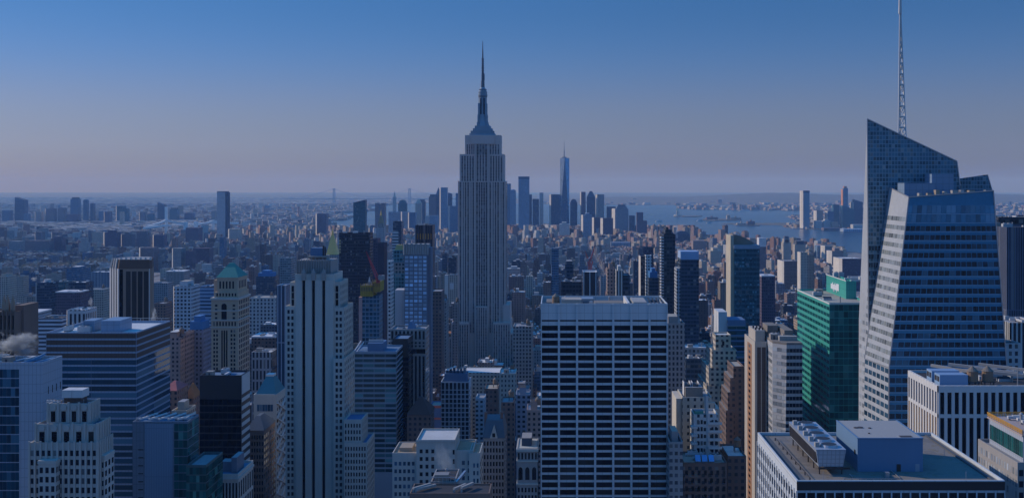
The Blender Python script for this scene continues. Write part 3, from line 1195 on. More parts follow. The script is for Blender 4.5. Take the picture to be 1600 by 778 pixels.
# --- silver building with a folded front
def folded():
    t = T('office_tower', 'silver grey tower with slanting ribbon windows and a folded glass corner', 'office tower', 130, 620, yb=672)
    Y = 600
    zt = zz(538, Y)
    b0 = [(120.3, 640), (xx(1207, 605), 605), (xx(1224, 598), 598), (135, 598), (135, 650), (120.3, 650)]
    b1 = [(120.3, 640), (xx(1207, 605), 605), (xx(1229, 598), 598), (135, 598), (135, 650), (120.3, 650)]
    w = MB()
    w.prism(b0, 0, zt, p1=b1)
    t.part('wall', w, wallmat('silver_panel', (.46, .46, .46), .5, .12, (3, 3.7)))
    t.b = (120, 135, 598, 650, zt)
    fl = 3.75
    n = int((zt - zz(690, Y)) / fl)
    for i, (mat, nc) in enumerate(((G_REFL, 1), (G_REFL, 3), (G_DARK, 5))):
        p, q, pt, qt = b0[i], b0[i + 1], b1[i], b1[i + 1]
        zb = zt - 1.2 - n * fl
        f = zb / zt
        A, B = V(*p, 0), V(*q, 0)
        C, D = V(*pt, zt), V(*qt, zt)
        t.panes((A.lerp(C, f), B.lerp(D, f), A.lerp(C, (zt - 1.2) / zt), B.lerp(D, (zt - 1.2) / zt)), nc, n, .92, .55, mat, 'window')
    rm = MB()
    rm.prism([(x * 1, y) for x, y in b1], zt + .02, zt + 1.2)
    t.part('roof', rm, GRAVEL)
    for (a, b, c, d, h) in ((121, 127, 625, 640, 6), (128, 133, 612, 640, 5), (124, 134, 606, 611, 2.4)):
        m = MB()
        m.box(a, b, c, d, zt + 1.2, zt + 1.2 + h)
        t.part('plant_room', m, R.choice((GRAVEL, WHITER)))
    for k in range(5):
        plant(t, R.choice(('duct', 'air_handler', 'stair_bulkhead')), 122 + k * 2.4, 613 + (k * 7) % 20, zt + 1.2)
    t.done()
    FOOT.append((120, 135, 598, 650, zt, 672, t))
folded()

# --- wide pale slab with seven bays
t = tower('office_slab', 'wide pale stone slab with seven bays of black ribbon windows', 'office tower', 845, 1043, 474, 520, 37, TRAV, roof='black', par=4.2)
x0, x1, y0, y1, z = t.b
zt = zz(506.5, 520)
n = 27
t.panes(t.quad('f', zt - n * 3.56, zt), 7, n, .905, .67, G_BLACK, 'window')
t.panes(t.quad('f', zz(502, 520), zz(499.6, 520)), 7, 1, .905, 1, G_BLACK, 'slot')
t.ribs('f', 7, 1.0, .75, 60, z - .02)
for face in 'lr':
    t.panes(t.quad(face, zt - n * 3.56, zt), 4, n, .9, .72, G_BLACK, 'side_window')
zr = z - 4.2
for (a, b, c, d, h, m, nm) in ((10, 19.5, 8, 20, 5.2, wallmat('tan_concrete', (.42, .38, .33), .9), 'plant_room'), (26, 40, 6, 18, 3.8, GRAVEL, 'plant_room'), (44.5, 51, 4, 26, 4.4, WHITER, 'plant_room'),
                               (41.5, 42.6, 1, 34, 4.4, WHITE, 'divider_wall'), (20, 26, 24, 34, 3.9, STEEL, 'plant_room'), (2.5, 9, 14, 30, 3.3, GRAVEL, 'plant_room'), (23.5, 25.0, 4, 7, 4.6, STEEL, 'vent_shaft')):
    mb = MB()
    mb.box(x0 + a, x0 + b, y0 + c, y0 + d, zr, zr + h)
    t.part(nm, mb, m)
plant(t, 'water_tank', x0 + 7.2, y0 + 12, zr, 1.0)
for k, (a, b, s_) in enumerate(((12, 26, 1.2), (15, 28, 1), (18, 25, 1.5), (23, 14, 1.2), (34, 24, 1.2), (45, 30, 1), (54, 10, 1.4), (56, 22, 1.2))):
    plant(t, ('vent_stack', 'air_handler', 'duct', 'skylight')[k % 4], x0 + a, y0 + b, zr + 1.5, s_)
mb = MB()
for k in range(4):
    mb.beam((x0 + 53 + k * 2, y0 + 3 + k, zr + 3.6), (x0 + 54 + k * 2, y1 - 4, zr + 3.6), .5)
t.part('steel_beam', mb, DARKM)
t.done()

# --- limestone tower with three black stripes
def stripes():
    t = tower('art_deco_tower', 'grey limestone tower with three black vertical stripes and a ribbed crown', 'skyscraper', 461, 522, 428, 600, 24, LIME, roof='black', par=1)
    x0, x1, y0, y1, z = t.b
    L = x1 - x0
    zb = 70
    for pc in (474.8, 490, 506):
        a = (xx(pc, 600) - x0) / L
        q = t.quad('f', zb, zz(437, 600), a - .032, a + .032)
        t.panes(q, 1, 1, 1, 1, G_BLACK, 'window_strip', off=.05)
    w = t.w
    # piers between the stripes stand proud
    for p0, p1 in ((462, 472.2), (477.4, 487.4), (492.6, 503.4), (508.6, 521.5)):
        w.slab(t.quad('f', 40, zz(437, 600), (xx(p0, 600) - x0) / L, (xx(p1, 600) - x0) / L), 0, 1, 0, 1, .7)
    # crown
    cr = MB()
    cx0, cx1 = xx(464, 603), xx(517, 603)
    cz = zz(407, 603)
    cr.box(cx0, cx1, 603, y1 - 2, z - 1, cz)
    for i in range(15):
        x = cx0 + (cx1 - cx0) * i / 14
        cr.box(x - .25, x + .25, 602.4, 603, z, cz + .5)
    for pc in (474.8, 490, 506):
        x = xx(pc, 600)
        cr.prism([(x - 1.1, 598.9), (x + 1.1, 598.9), (x + 1.1, 600.5), (x - 1.1, 600.5)], zz(438, 600), zz(426, 600))
        cr.prism([(x - 1.1, 598.9), (x + 1.1, 598.9), (x + 1.1, 600.5), (x - 1.1, 600.5)], zz(426, 600), zz(419, 600), p1=[(x - .1, 599.5), (x + .1, 599.5), (x + .1, 599.9), (x - .1, 599.9)])
    co = t.part('crown', cr, LIMED)
    fr = MB()
    bx = [(xx(481, 606), xx(510, 606), 606, 616, zz(400, 606))]
    for a, b, c, d, zt in bx:
        fr.box(a, b, c, d, zt - .5, zt)
        fr.box(a + .2, b - .2, c + 3, d, cz, zt - .5)
        for i in range(6):
            x = a + (b - a) * i / 5
            fr.box(x - .2, x + .2, c, c + .4, cz, zt - .5)
        fr.box(a, b, c + .05, c + .35, cz + 1.6, cz + 1.9)
    t.part('roof_frame', fr, LIMED)
    m = MB()
    m.box(xx(485, 608), xx(504, 608), 608, 614, zz(400, 606), zz(388, 606))
    t.part('penthouse', m, wallmat('blue_box', (.10, .18, .30), .6))
    m = MB()
    m.cyl(xx(505.5, 608), 608, .5, .5, zz(401, 606), zz(384, 608), 8)
    m.cyl(xx(508.5, 608), 608, .4, .4, zz(401, 606), zz(386, 608), 8)
    t.part('flue', m, DARKM)
    # wings stepping down on both sides, each with paired windows
    wings = [(453, 461.5, 441, 602, 22, 1), (446, 461.5, 478, 600.4, 24, 2), (521.5, 531, 440, 602, 22, 1), (521.5, 537, 480, 600.4, 26, 2), (521, 537.5, 560, 596, 30, 2)]
    for k, (a, b, yt, Y, dep, nc) in enumerate(wings):
        m = MB()
        X0, X1, zt = xx(a, Y), xx(b, Y), zz(yt, Y)
        blockpar(t, m, X0, X1, Y, Y + dep, 0, zt, 1, None, .35)
        t.part('wing', m, LIME)
        bb = (X0, X1, Y, Y + dep, zt)
        ft = 445 if k in (0, 2) else 484
        if k in (0, 2):
            t.panes(t.quad('f', zz(478, Y), zz(446, Y), .3, .75, bb), 1, 3, 1, .9, G_BLACK)
        elif k < 4:
            t.grid('f', 2, 3.46, .58, .58, G_DARK, zt - 1.4, 60, .12, .9, b=bb)
        if k == 4:
            t.grid('f', 2, 3.46, .58, .58, G_DARK, zt - 1.4, 60, .12, .9, b=bb)
        if a > 500:
            t.grid('r', 6, 3.46, .5, .55, G_DARK, zt - 1.5, 60, b=bb, name='side_window')
            t.ribs('r', 6, .8, .35, 40, zt - .05, b=bb)
    # lower annex towards the street
    for (a, b, yt, Y, dep, nc) in ((537.5, 565, 655, 590, 18, 6), (537.5, 573, 691, 589, 24, 8)):
        m = MB()
        X0, X1, zt = xx(a, Y), xx(b, Y), zz(yt, Y)
        blockpar(t, m, X0, X1, Y, Y + dep, 0, zt, 1, None, .35)
        t.part('annex', m, LIME)
        bb = (X0, X1, Y, Y + dep, zt)
        t.grid('f', nc, 3.46, .5, .6, G_DARK, zt - 1.6, 80, .02, .98, b=bb)
        t.grid('r', 6, 3.46, .5, .55, G_DARK, zt - 1.5, 60, b=bb, name='side_window')
        t.ribs('r', 6, .8, .3, 40, zt - .05, b=bb)
        rm = MB()
        rm.box(X0 + .4, X1 - .4, Y + .4, Y + dep - .4, zt - 1.05, zt - .9, plain((.08, .16, .3)))
        t.part('roof', rm, CITY)
        FOOT.append((X0, X1, Y, Y + dep, zt, 800, None))
    t.done()
    FOOT.append((xx(446, 600), xx(537, 600), 596, 628, zz(478, 600), 800, None))
stripes()

# --- stepped white art deco block at the edge
def deco():
    t = T('art_deco_tower', 'pale stepped art deco block with scalloped parapets and a small white tank on top', 'skyscraper', xx(105, 410), 410)
    tiers = [(46, 152, 691, 400, 13, 800), (56, 152, 662, 401.5, 10.5, 691), (75, 140, 630, 403.5, 8, 662)]
    for k, (a, b, yt, Y, dep, yb) in enumerate(tiers):
        X0, X1, zt = xx(a, Y), xx(b, Y), zz(yt, Y)
        m = MB()
        blockpar(t, m, X0, X1, Y, Y + dep, 0, zt, 1, None, .4)
        n = (12, 5, 4)[k]
        for i in range(n + 1):
            x = X0 + (X1 - X0) * i / n
            m.box(x - .35, x + .35, Y - .45, Y, 40 if k == 0 else zt - 7, zt + .5)
        ns = (8, 7, 6)[k]
        for i in range(ns + 1):
            y = Y + dep * i / ns
            m.box(X1, X1 + .45, y - .35, y + .35, 40 if k == 0 else zt - 7, zt + .4)
        if k:
            for i in range(n):
                x = X0 + (X1 - X0) * (i + .5) / n
                pts = [(x + 1.15 * math.cos(j * math.pi / 6), 1.15 * math.sin(j * math.pi / 6)) for j in range(12)]
                b_ = len(m.v)
                zc = zt - 1.5
                m.v.extend([(px_, Y - .35, zc + pz_) for px_, pz_ in pts])
                m.v.extend([(px_, Y - .05, zc + pz_) for px_, pz_ in pts])
                m.f.append(tuple(b_ + j for j in range(12))[::-1])
                m.a.append((None, 0))
                m.m.append(0)
                for j in range(12):
                    q = (j + 1) % 12
                    m.f.append((b_ + j, b_ + q, b_ + 12 + q, b_ + 12 + j))
                    m.a.append((None, 0))
                    m.m.append(0)
        t.part('tier', m, LIMEP)
        bb = (X0, X1, Y, Y + dep, zt)
        t.b = bb
        if k == 0:
            t.grid('f', 12, 3.4, .55, .6, G_DARK, zt - 2.2, 110, b=bb)
            t.grid('r', 8, 3.4, .55, .6, G_DARK, zt - 2.2, 110, b=bb, name='side_window')
        else:
            t.panes(t.quad('f', zt - 6.8, zt - 2.9, b=bb), n, 1, .42, 1, G_BLACK, 'window')
            t.panes(t.quad('r', zt - 6.8, zt - 2.9, b=bb), ns, 1, .5, 1, G_BLACK, 'side_window')
        rm = MB()
        rm.box(X0 + .5, X1 - .5, Y + .5, Y + dep - .5, zt - 1.05, zt - .9, plain((.08, .12, .2)))
        t.part('roof', rm, CITY)
        if k == 0:
            FOOT.append((X0, X1, Y, Y + dep, zt, 800, t))
        else:
            FOOT.append((X0, X1, Y, Y + dep, zt, 800, None))
    # bay standing forward at the foot
    for (a, b, yt, Y, dep, nc) in ((60, 87, 720, 396.5, 3.4, 3), (152.6, 163, 712, 403, 9, 2)):
        X0, X1, zt = xx(a, Y), xx(b, Y), zz(yt, Y)
        m = MB()
        m.box(X0, X1, Y, Y + dep, 0, zt)
        m.box(X0 - .25, X1 + .25, Y - .25, Y + dep, zt - 1.1, zt + .2)
        t.part('bay', m, LIMEP)
        bb = (X0, X1, Y, Y + dep, zt)
        t.grid('f', nc, 3.4, .55, .6, G_DARK, zt - 1.6, 110, b=bb, name='bay_window')
        t.grid('r', 3, 3.4, .5, .6, G_DARK, zt - 1.6, 110, b=bb, name='bay_window')
    m = MB()
    X0, X1, Y = xx(100, 405), xx(127, 405), 405
    m.box(X0, X1, Y, Y + 5, zz(630, 403.5) - 1.2, zz(621, 405))
    t.part('plinth', m, BROWNM)
    m = MB()
    m.box(X0 - .6, X0 + 3, Y - .4, Y + 5.4, zz(621, 405), zz(609, 405))
    m.box(X0 + 3.15, X1 + .6, Y - .4, Y + 5.4, zz(621, 405), zz(609, 405))
    t.part('tank_enclosure', m, WHITE)
    rr = random.Random(9)
    for k in range(5):
        plant(t, rr.choice(('vent_stack', 'air_handler')), xx(80 + k * 13, 408), 406 + rr.uniform(0, 3), zz(630, 403.5) - 1, .6)
    t.done()
deco()

# --- far edge: blue panelled building with teal glass
t = tower('office_building', 'pale blue panelled building with teal glass corner steaming at its roof', 'office building', -60, 66, 566, 420, 17, PALEP, roof='black', par=2.2)
x0, x1, y0, y1, z = t.b
L = x1 - x0
a1 = (xx(30, 420) - x0) / L
t.grid('f', 14, 3.6, .96, .9, glassmat('glass_petrol', (0, 0, 0)), z - 2.5, 80, .0, a1)
t.grid('r', 4, 7.2, .14, .4, G_BLACK, z - 8, 80, .2, 1)
mb = MB()
for k in range(5):
    mb.beam((x0 + 6 + k * 5, y0 + 3, z - 1), (x0 + 9 + k * 5, y1 - 3, z - .6), .8)
mb.beam((x1 - 10, y0 + 8, z - 1.5), (x1 - 4, y0 + 11, z + 1.6), .8)
t.part('duct', mb, wallmat('blue_duct', (.12, .3, .5), .6))
clutter(t, 5, random.Random(8))
t.done()

# --- broad glass office block with white bands
t = tower('office_block', 'broad glass block with white bands and two boxes on its pale roof', 'office building', 72, 213, 519, 480, 42, wallmat('band_white', (.30, .36, .46), .6, .1, (1.5, 40)), yb=790, roof='white')
x0, x1, y0, y1, z = t.b
fl = 2.9
for face, m1 in (('f', glassmat('glass_petrol', (.006, .045, .075), (.08, .2, .28), .12, .05, .5)), ('r', G_BLUE)):
    for k in range(36):
        zt = z - .6 - k * fl
        mat = BROWNM if k < 4 else m1
        for j in range(1 if k < 4 else 2):
            t.panes(t.quad(face, zt - 2.05, zt, j * .5 if k >= 4 else 0, j * .5 + .5 if k >= 4 else 1), 1, 1, .992, 1, mat, 'louvre_band' if k < 4 else 'window_band')
for (a, b, c, d, yt) in ((130, 147, 488, 498, 501), (158, 187, 486, 500, 501)):
    mb = MB()
    mb.box(xx(a, c), xx(b, c), c, d, z - 1, zz(yt, c))
    t.part('plant_room', mb, wallmat('blue_grey_panel', (0, 0, 0)))
clutter(t, 7, random.Random(12), (x0, x0 + 20, y0 + 3, y1 - 2, z))
mb = MB()
for k in range(9):
    mb.beam((x0 + 1 + k * 5, y1 - .8, z), (x0 + 1 + k * 5, y1 - .8, z + 1.2), .15)
mb.beam((x0, y1 - .8, z + 1.2), (x1, y1 - .8, z + 1.2), .15)
t.part('railing', mb, WHITE)
t.done()

# --- blue grey panel building and its green glass neighbour
t = tower('office_building', 'blue grey panelled building with glazed corner and pipes over its roof', 'office building', 207, 293, 658, 450, 14, GREYP, roof='blue')
x0, x1, y0, y1, z = t.b
L = x1 - x0
a = (xx(272, 450) - x0) / L
t.grid('f', 3, 3.4, .95, .9, G_GREEN, z - .8, 90, a, 1)
t.grid('r', 5, 3.4, .95, .9, G_GREEN, z - .8, 90)
t.panes(t.quad('f', 100, z - 10, .10, .2), 1, 16, .9, .12, G_BLACK, 'vent_slot')
mb = MB()
mb.slab(t.quad('f', 90, z - 1, .23, a - .02), 0, 1, 0, 1, .25)
t.part('ribbed_panel', mb, wallmat('ribbed_panel', (.22, .29, .38), .5, .1, (.7, 20)))
mb = MB()
for k in range(5):
    mb.beam((x0 + 2 + k * 4, y0 + 2, z + .4), (x0 + 6 + k * 4, y1 - 2, z + .9), .6)
for p, q in (((x0 + 1, y0 + 1, z + 1.2), (x1 - 1, y0 + 1, z + 1.2)), ((x1 - 1, y0 + 1, z + 1.2), (x1 - 1, y1 - 1, z + 1.2))):
    mb.beam(p, q, .25)
t.part('pipework', mb, WHITE)
clutter(t, 4, random.Random(21))
t.done()
t = tower('glass_building', 'low dark green glass building in front of the blue grey panelled building', 'glass building', 291, 322, 726, 440, 22, wallmat('green_frame', (.06, .11, .11), .5), roof='grey')
x0, x1, y0, y1, z = t.b
t.grid('f', 6, 3.2, .94, .86, G_GREEN, z - .8, 90)
t.grid('r', 6, 3.2, .94, .86, G_GREEN, z - .8, 90)
t.done()

# --- black slab with white diagonal looking bands on its side
t = tower('office_tower', 'plain black slab tower with white bands on its narrow side', 'office tower', 312, 377, 586, 560, 16, DARKM, yb=720, roof='blue')
x0, x1, y0, y1, z = t.b
t.grid('f', 9, 3.55, .94, .8, G_BLACK, z - 12)
mb = MB()
for k in range(18):
    mb.slab(t.quad('r', z - 14 - k * 4.2, z - 12 - k * 4.2), .05, .95, 0, 1, .2)
mb.slab(t.quad('r', z - 10, z - .4), .05, .95, 0, 1, .2)
t.part('white_band', mb, WHITE, stuff=True)
clutter(t, 3, random.Random(31))
t.done()

# --- small white columned building at the foot of the picture
t = tower('office_building', 'low white building with columned top floor below the plain black slab', 'office building', 326, 372, 740, 480, 24, LIMEP, roof='blue')
x0, x1, y0, y1, z = t.b
t.grid('f', 9, 9, .55, .8, G_BLACK, z - 3, 100)
t.grid('r', 7, 9, .55, .8, G_BLACK, z - 3, 100)
t.ledges('f', (z - 2.6,), .8, .5)
t.ledges('r', (z - 2.6,), .8, .5)
penthouse(t, x0 + 3, x0 + 8, y0 + 8, y0 + 14, z - 1, z + 3.4, plain((.16, .18, .22)))
penthouse(t, x0 + 8.5, x1 - 2, y0 + 5, y0 + 16, z - 1, z + 6, plain((.16, .18, .22)))
t.done()

# --- teal pyramid tower
t = tower('office_tower', 'pale tower under a truncated teal pyramid roof behind the plain black slab', 'office tower', 396, 432, 616, 650, 22, LIMEP, yb=740, floor=False, par=.3)
x0, x1, y0, y1, z = t.b
mb = MB()
e = .4
mb.prism([(x0 + 1.2, y0 + e), (x1 - e, y0 + e), (x1 - e, y1 - e), (x0 + 1.2, y1 - e)], z - .2, zz(589, 655), p1=[(x0 + 5.5, y0 + 8), (x1 - 4, y0 + 8), (x1 - 4, y1 - 8), (x0 + 5.5, y1 - 8)])
t.part('pyramid_roof', mb, COPPERB)
mb = MB()
mb.box(x0 + 5.3, x1 - 3.8, y0 + 7.8, y1 - 7.8, zz(589, 655), zz(586, 655))
t.part('roof_lantern', mb, WHITE)
for k, (a, b) in enumerate(((6, 10), (14, 17.5))):
    t.panes(t.quad('f', z - b, z - a, .15, .85), 6, 1, .92, 1, G_BLUE)
t.grid('f', 6, 3.5, .5, .55, G_DARK, z - 22)
t.grid('r', 5, 3.5, .5, .55, G_DARK, z - 4)
mb = MB()
for k in range(8):
    a = t.quad('r', z - 14 - k * 9, z - 5 - k * 9)
    for p, q in ((a[0], a[3]), (a[1], a[2])):
        mb.beam(p + V(.5, 0, 0), q + V(.5, 0, 0), .8)
t.part('cross_bracing', mb, WHITE)
t.done()

# --- dark hip roofed block in front of it
t = tower('office_building', 'dark brown block with a slate hip roof tucked beside the plain black slab', 'office building', 384, 412, 672, 585, 24, BRICKB, floor=False, par=.2)
x0, x1, y0, y1, z = t.b
mb = MB()
mb.prism([(x0 - .4, y0 - .4), (x1 + .4, y0 - .4), (x1 + .4, y1 + .4), (x0 - .4, y1 + .4)], z, zz(648, 595), p1=[(x0 + 3.5, y0 + 8), (x1 - 4, y0 + 8), (x1 - 4, y1 - 8), (x0 + 3.5, y1 - 8)])
t.part('hip_roof', mb, SLATE)
t.grid('f', 7, 3.5, .5, .6, G_BLACK, z - 2)
t.grid('r', 6, 3.5, .6, .6, G_DARK, z - 2)
t.done()

# --- green roofed tower with the arched window
def greenroof():
    t = tower('art_deco_tower', 'tan stone tower with green pyramid roof and tall arched window', 'skyscraper', 330, 372, 466, 800, 30, wallmat('warm_lit_stone', (.50, .385, .265), .85), yb=588, floor=False, par=.5)  # stone colour warmed to carry light thrown back by sunlit glass
    x0, x1, y0, y1, z = t.b
    L = x1 - x0
    m = MB()
    m.box(x0 - .5, x1 + .7, y0 - .7, y1 + .7, z - 1.2, z + .4)
    m.box(x0 - .3, x1 + .4, y0 - .4, y1 + .4, z - 9.5, z - 8.6)
    m.box(x0 - .3, x1 + .4, y0 - .4, y1 + .4, zz(501, 800), zz(499, 800))
    m.box(x0 - .3, x1 + .4, y0 - .4, y1 + .4, zz(512, 800), zz(510.5, 800))
    t.part('cornice', m, LIME)
    u0, u1, v0, v1 = x0 + 3.4, x1 - 1.0, y0 + 2.5, y1 - 3
    zt = zz(434, 802)
    m = MB()
    m.box(u0, u1, v0, v1, z, zt)
    m.box(u0 - .4, u1 + .4, v0 - .4, v1 + .4, zt - 1.0, zt + .2)
    m.box(u0 - 1.4, u1 + .8, v0 - 1.4, v1 + 1.4, z + .4, z + 4.4)
    m.box(x0 + .3, u0 + 1, v0 + 3, v0 + 14, z + .4, z + 13)
    up = t.part('upper_storey', m, wallmat('warm_lit_stone', (0, 0, 0)))
    bb = (u0, u1, v0, v1, zt)
    t.panes(t.quad('f', zt - 8.0, zt - 2.6, .08, .86, bb), 5, 1, .5, 1, G_BLACK, 'upper_window')
    t.panes(t.quad('r', zt - 8.0, zt - 2.6, .1, .9, bb), 5, 1, .5, 1, G_BLACK, 'upper_window')
    b2 = (u0 - 1.4, u1 + .8, v0 - 1.4, v1 + 1.4, z + 4.4)
    t.panes(t.quad('f', z + 1.4, z + 3.6, .05, .95, b2), 7, 1, .5, 1, G_BLACK, 'upper_window')
    ap = zz(411, 812)
    m = MB()
    cx_, cy_ = (u0 + u1) / 2 - .3, (v0 + v1) / 2
    m.prism([(u0 - .5, v0 - .5), (u1 + .5, v0 - .5), (u1 + .5, v1 + .5), (u0 - .5, v1 + .5)], zt + .2, zt + 7.2, p1=[(cx_ - 3.7, cy_ - 4), (cx_ + 3.7, cy_ - 4), (cx_ + 3.7, cy_ + 4), (cx_ - 3.7, cy_ + 4)])
    m.prism([(cx_ - 3.7, cy_ - 4), (cx_ + 3.7, cy_ - 4), (cx_ + 3.7, cy_ + 4), (cx_ - 3.7, cy_ + 4)], zt + 7.2, ap, p1=[(cx_ - 1.3, cy_ - 1.5), (cx_ + 1.3, cy_ - 1.5), (cx_ + 1.3, cy_ + 1.5), (cx_ - 1.3, cy_ + 1.5)])
    t.part('pyramid_roof', m, COPPER)
    # arched window on the front
    za, zb = zz(500, 800), zz(474, 800)
    xc = x0 + L * .48
    pts = [(xc - 1.9, za), (xc + 1.9, za)] + [(xc + 1.9 * math.cos(a), zb - 1.9 + 1.9 * math.sin(a)) for a in [j * math.pi / 8 for j in range(9)]]
    m = MB()
    b_ = len(m.v)
    n = len(pts)
    m.v.extend([(x, y0 - .12, zz_) for x, zz_ in pts] + [(x, y0 + .05, zz_) for x, zz_ in pts])
    m.f.append(tuple(range(n)))
    m.a.append((None, 0))
    m.m.append(0)
    for j in range(n):
        m.f.append((j, n + j, n + (j + 1) % n, (j + 1) % n))
        m.a.append((None, 0))
        m.m.append(0)
    t.part('arched_window', m, G_BLACK)
    for a in (.14, .8):
        t.panes(t.quad('f', zz(500, 800), zz(474, 800), a, a + .09), 1, 4, 1, .5, G_DARK)
    t.panes(t.quad('f', zz(509, 800), zz(502.5, 800), .05, .95), 8, 1, .5, 1, G_DARK)
    zl = zz(592, 800)
    t.panes(t.quad('f', zl, zz(514, 800), .06, .27), 2, 12, .6, .6, G_DARK)
    t.panes(t.quad('f', zl, zz(514, 800), .70, .92), 2, 12, .6, .6, G_DARK)
    t.panes(t.quad('f', zl, zz(516, 800), .36, .62), 3, 1, .62, 1, G_BLACK, 'window_strip')
    t.panes(t.quad('r', zl, zz(470, 800), .06, .94), 6, 1, .5, 1, G_BLACK, 'window_strip')
    mb = MB()
    q = t.quad('r', zl, zz(470, 800))
    for k in range(14):
        mb.slab(q, 0, 1, k / 14, (k + .3) / 14, .1)
    t.part('spandrel', mb, wallmat('warm_lit_stone', (0, 0, 0)), stuff=True)
    t.done()
greenroof()

# --- brown ribbed tower
def ribbed():
    t = T('office_tower', 'brown ribbed tower with chamfered corners and a row of white crown tips', 'office tower', xx(206, 715), 720, yb=500)
    Y = 700
    x0, x1 = xx(185, Y), xx(234, Y)
    xl, xr = xx(172, Y + 8), xx(240.5, Y + 8)
    z = zz(406, Y)
    pts = [(x0, Y), (x1, Y), (xx(237.5, Y + 4), Y + 4), (xx(240.5, Y + 24), Y + 24), (xx(234, Y + 32), Y + 32), (x0, Y + 32), (xl, Y + 26), (xl - .2, Y + 9)]
    c = Vector(((x0 + x1) / 2, Y + 16))
    top = [((p[0] - c.x) * .95 + c.x, (p[1] - c.y) * .95 + c.y) for p in pts]
    w = MB()
    zs = zz(420, Y)
    w.prism(pts, 0, zs)
    t.part('wall', w, wallmat('brown_granite', (.32, .22, .16), .6, .1))
    w = MB()
    w.prism(pts, zs, z, p1=top)
    t.part('crown', w, wallmat('brown_crown', (.15, .085, .06), .6, .12))
    t.b = (x0, x1, Y, Y + 32, z)
    P3 = [V(p[0], p[1], 0) for p in pts]
    def q(i, za, zb, u0=0., u1=1.):
        a, b = P3[i], P3[(i + 1) % 8]
        A, B = a.lerp(b, u0), a.lerp(b, u1)
        return (V(A.x, A.y, za), V(B.x, B.y, za), V(A.x, A.y, zb), V(B.x, B.y, zb))
    zl = zz(512, Y)
    t.panes(q(0, zl, zz(424, Y), .22, .98), 4, 1, .78, 1, G_BROWN, 'window_strip')
    t.panes(q(0, zl, zz(421, Y), .02, .16), 1, 1, .8, 1, G_BLACK, 'window_strip')
    m = MB()
    for k in range(4):
        m.slab(q(7, zl - 40, zs), k / 3.3, k / 3.3 + .16, 0, 1, .5)
    m.slab(q(0, zl - 40, zs), .98, 1, 0, 1, .3)
    t.part('rib', m, WHITE, stuff=True)
    t.panes(q(7, zl, zz(420, Y), .16, .9), 3, 22, .3, .55, G_BROWN, 'corner_window')
    for k in range(3):
        m = MB()
        a = V(*pts[7], zs).lerp(V(*pts[0], zs), .12 + k * .3)
        m.beam(a + V(-.2, -.4, 0), V(*top[7], z).lerp(V(*top[0], z), .12 + k * .3) + V(0, -.3, .6), .9)
        t.part('crown_fin', m, WHITE)
    for k in range(7):
        m = MB()
        x = xx(188 + k * 7.6, Y)
        m.prism([(x - .5, Y + 1.2), (x + .5, Y + 1.2), (x + .5, Y + 2.4), (x - .5, Y + 2.4)], z - .2, z + 1.5)
        t.part('crown_tip', m, WHITE)
    rm = MB()
    rm.prism([((p[0] - c.x) * .9 + c.x, (p[1] - c.y) * .9 + c.y) for p in top], z - .1, z + .1, plain((.3, .3, .3)))
    t.part('roof', rm, CITY)
    t.done()
    FOOT.append((xl, xr, Y, Y + 32, z, 500, t))
ribbed()

# --- gothic crown at the very edge
def gothic():
    t = tower('gothic_tower', 'dark brown gothic tower with three spiked pinnacles beside drifting steam', 'skyscraper', -20, 24, 487, 560, 22, BRICKB, yb=585, floor=False, par=.5)
    x0, x1, y0, y1, z = t.b
    t.grid('f', 7, 9, .4, .8, G_BLACK, z - 1)
    t.ribs('f', 7, .7, .8, 40, z + 1)
    for k, px in enumerate((6.5, 12, 20)):
        x = xx(px, 561)
        m = MB()
        m.prism([(x - .9, 560.2), (x + .9, 560.2), (x + .9, 562), (x - .9, 562)], z, z + 3.6)
        m.prism([(x - .9, 560.2), (x + .9, 560.2), (x + .9, 562), (x - .9, 562)], z + 3.6, z + 8.5, p1=[(x - .12, 561), (x + .12, 561), (x + .12, 561.2), (x - .12, 561.2)])
        t.part('pinnacle', m, wallmat('terracotta_tan', (.34, .24, .17), .8))
    m = MB()
    m.box(xx(24, 566), xx(37, 566), 566, 582, 0, zz(477, 566))
    t.part('rear_wing', m, BRICKB)
    m = MB()
    m.box(x0 - .6, x1 + 2.6, y0 - 1.6, y1, z - 34, z - 30)
    m.box(x0 - .6, x1 + 1.6, y0 - 1.0, y1, z - 20, z - 17.5)
    t.part('cornice', m, wallmat('terracotta_tan', (0, 0, 0)))
    m = MB()
    m.box(x0 - .6, x1 + 4.5, y0 - 1.4, y1 + 4, 0, z - 34)
    t.part('lower_storey', m, BRICKB)
    t.done()
gothic()

# --- dark blue banded office and the dark block beside it
t = tower('office_tower', 'dark teal ribbon glazed office tower with a low drum of plant on its roof', 'office tower', 550, 619, 549, 700, 30, wallmat('blue_spandrel', (.22, .30, .38), .5, .1), yb=715, roof='blue')
x0, x1, y0, y1, z = t.b
t.panes(t.quad('f', z - 24 * 3.25, z - 1.0), 4, 24, .96, .62, G_TEAL, 'window_band')
t.panes(t.quad('r', z - 24 * 3.25, z - 1.0), 1, 24, .97, .66, G_TEAL, 'side_band')
mb = MB()
mb.box(xx(576, 710), xx(600, 710), 706, 722, z - 1, z + 4.5)
t.part('plant_room', mb, wallmat('blue_box', (0, 0, 0)))
for k in range(5):
    plant(t, 'air_handler', xx(580 + k * 4, 712), 712, z + 4.5, .6)
mb = MB()
for k in range(2):
    mb.beam((xx(553 + k * 4, 705), 705, z - 1), (xx(562 + k * 4, 715), 720, z + 4 - k), .5)
t.part('boom', mb, WHITE)
t.done()
t = tower('office_tower', 'blank black tower joined to the dark teal ribbon glazed office', 'office tower', 613, 638, 529, 731, 24, DARKM, yb=715, roof='blue')
t.grid('f', 5, 3.4, .94, .8, G_BLACK, t.b[4] - 12)
t.grid('r', 5, 3.4, .94, .8, G_BLACK, t.b[4] - 3)
t.done()

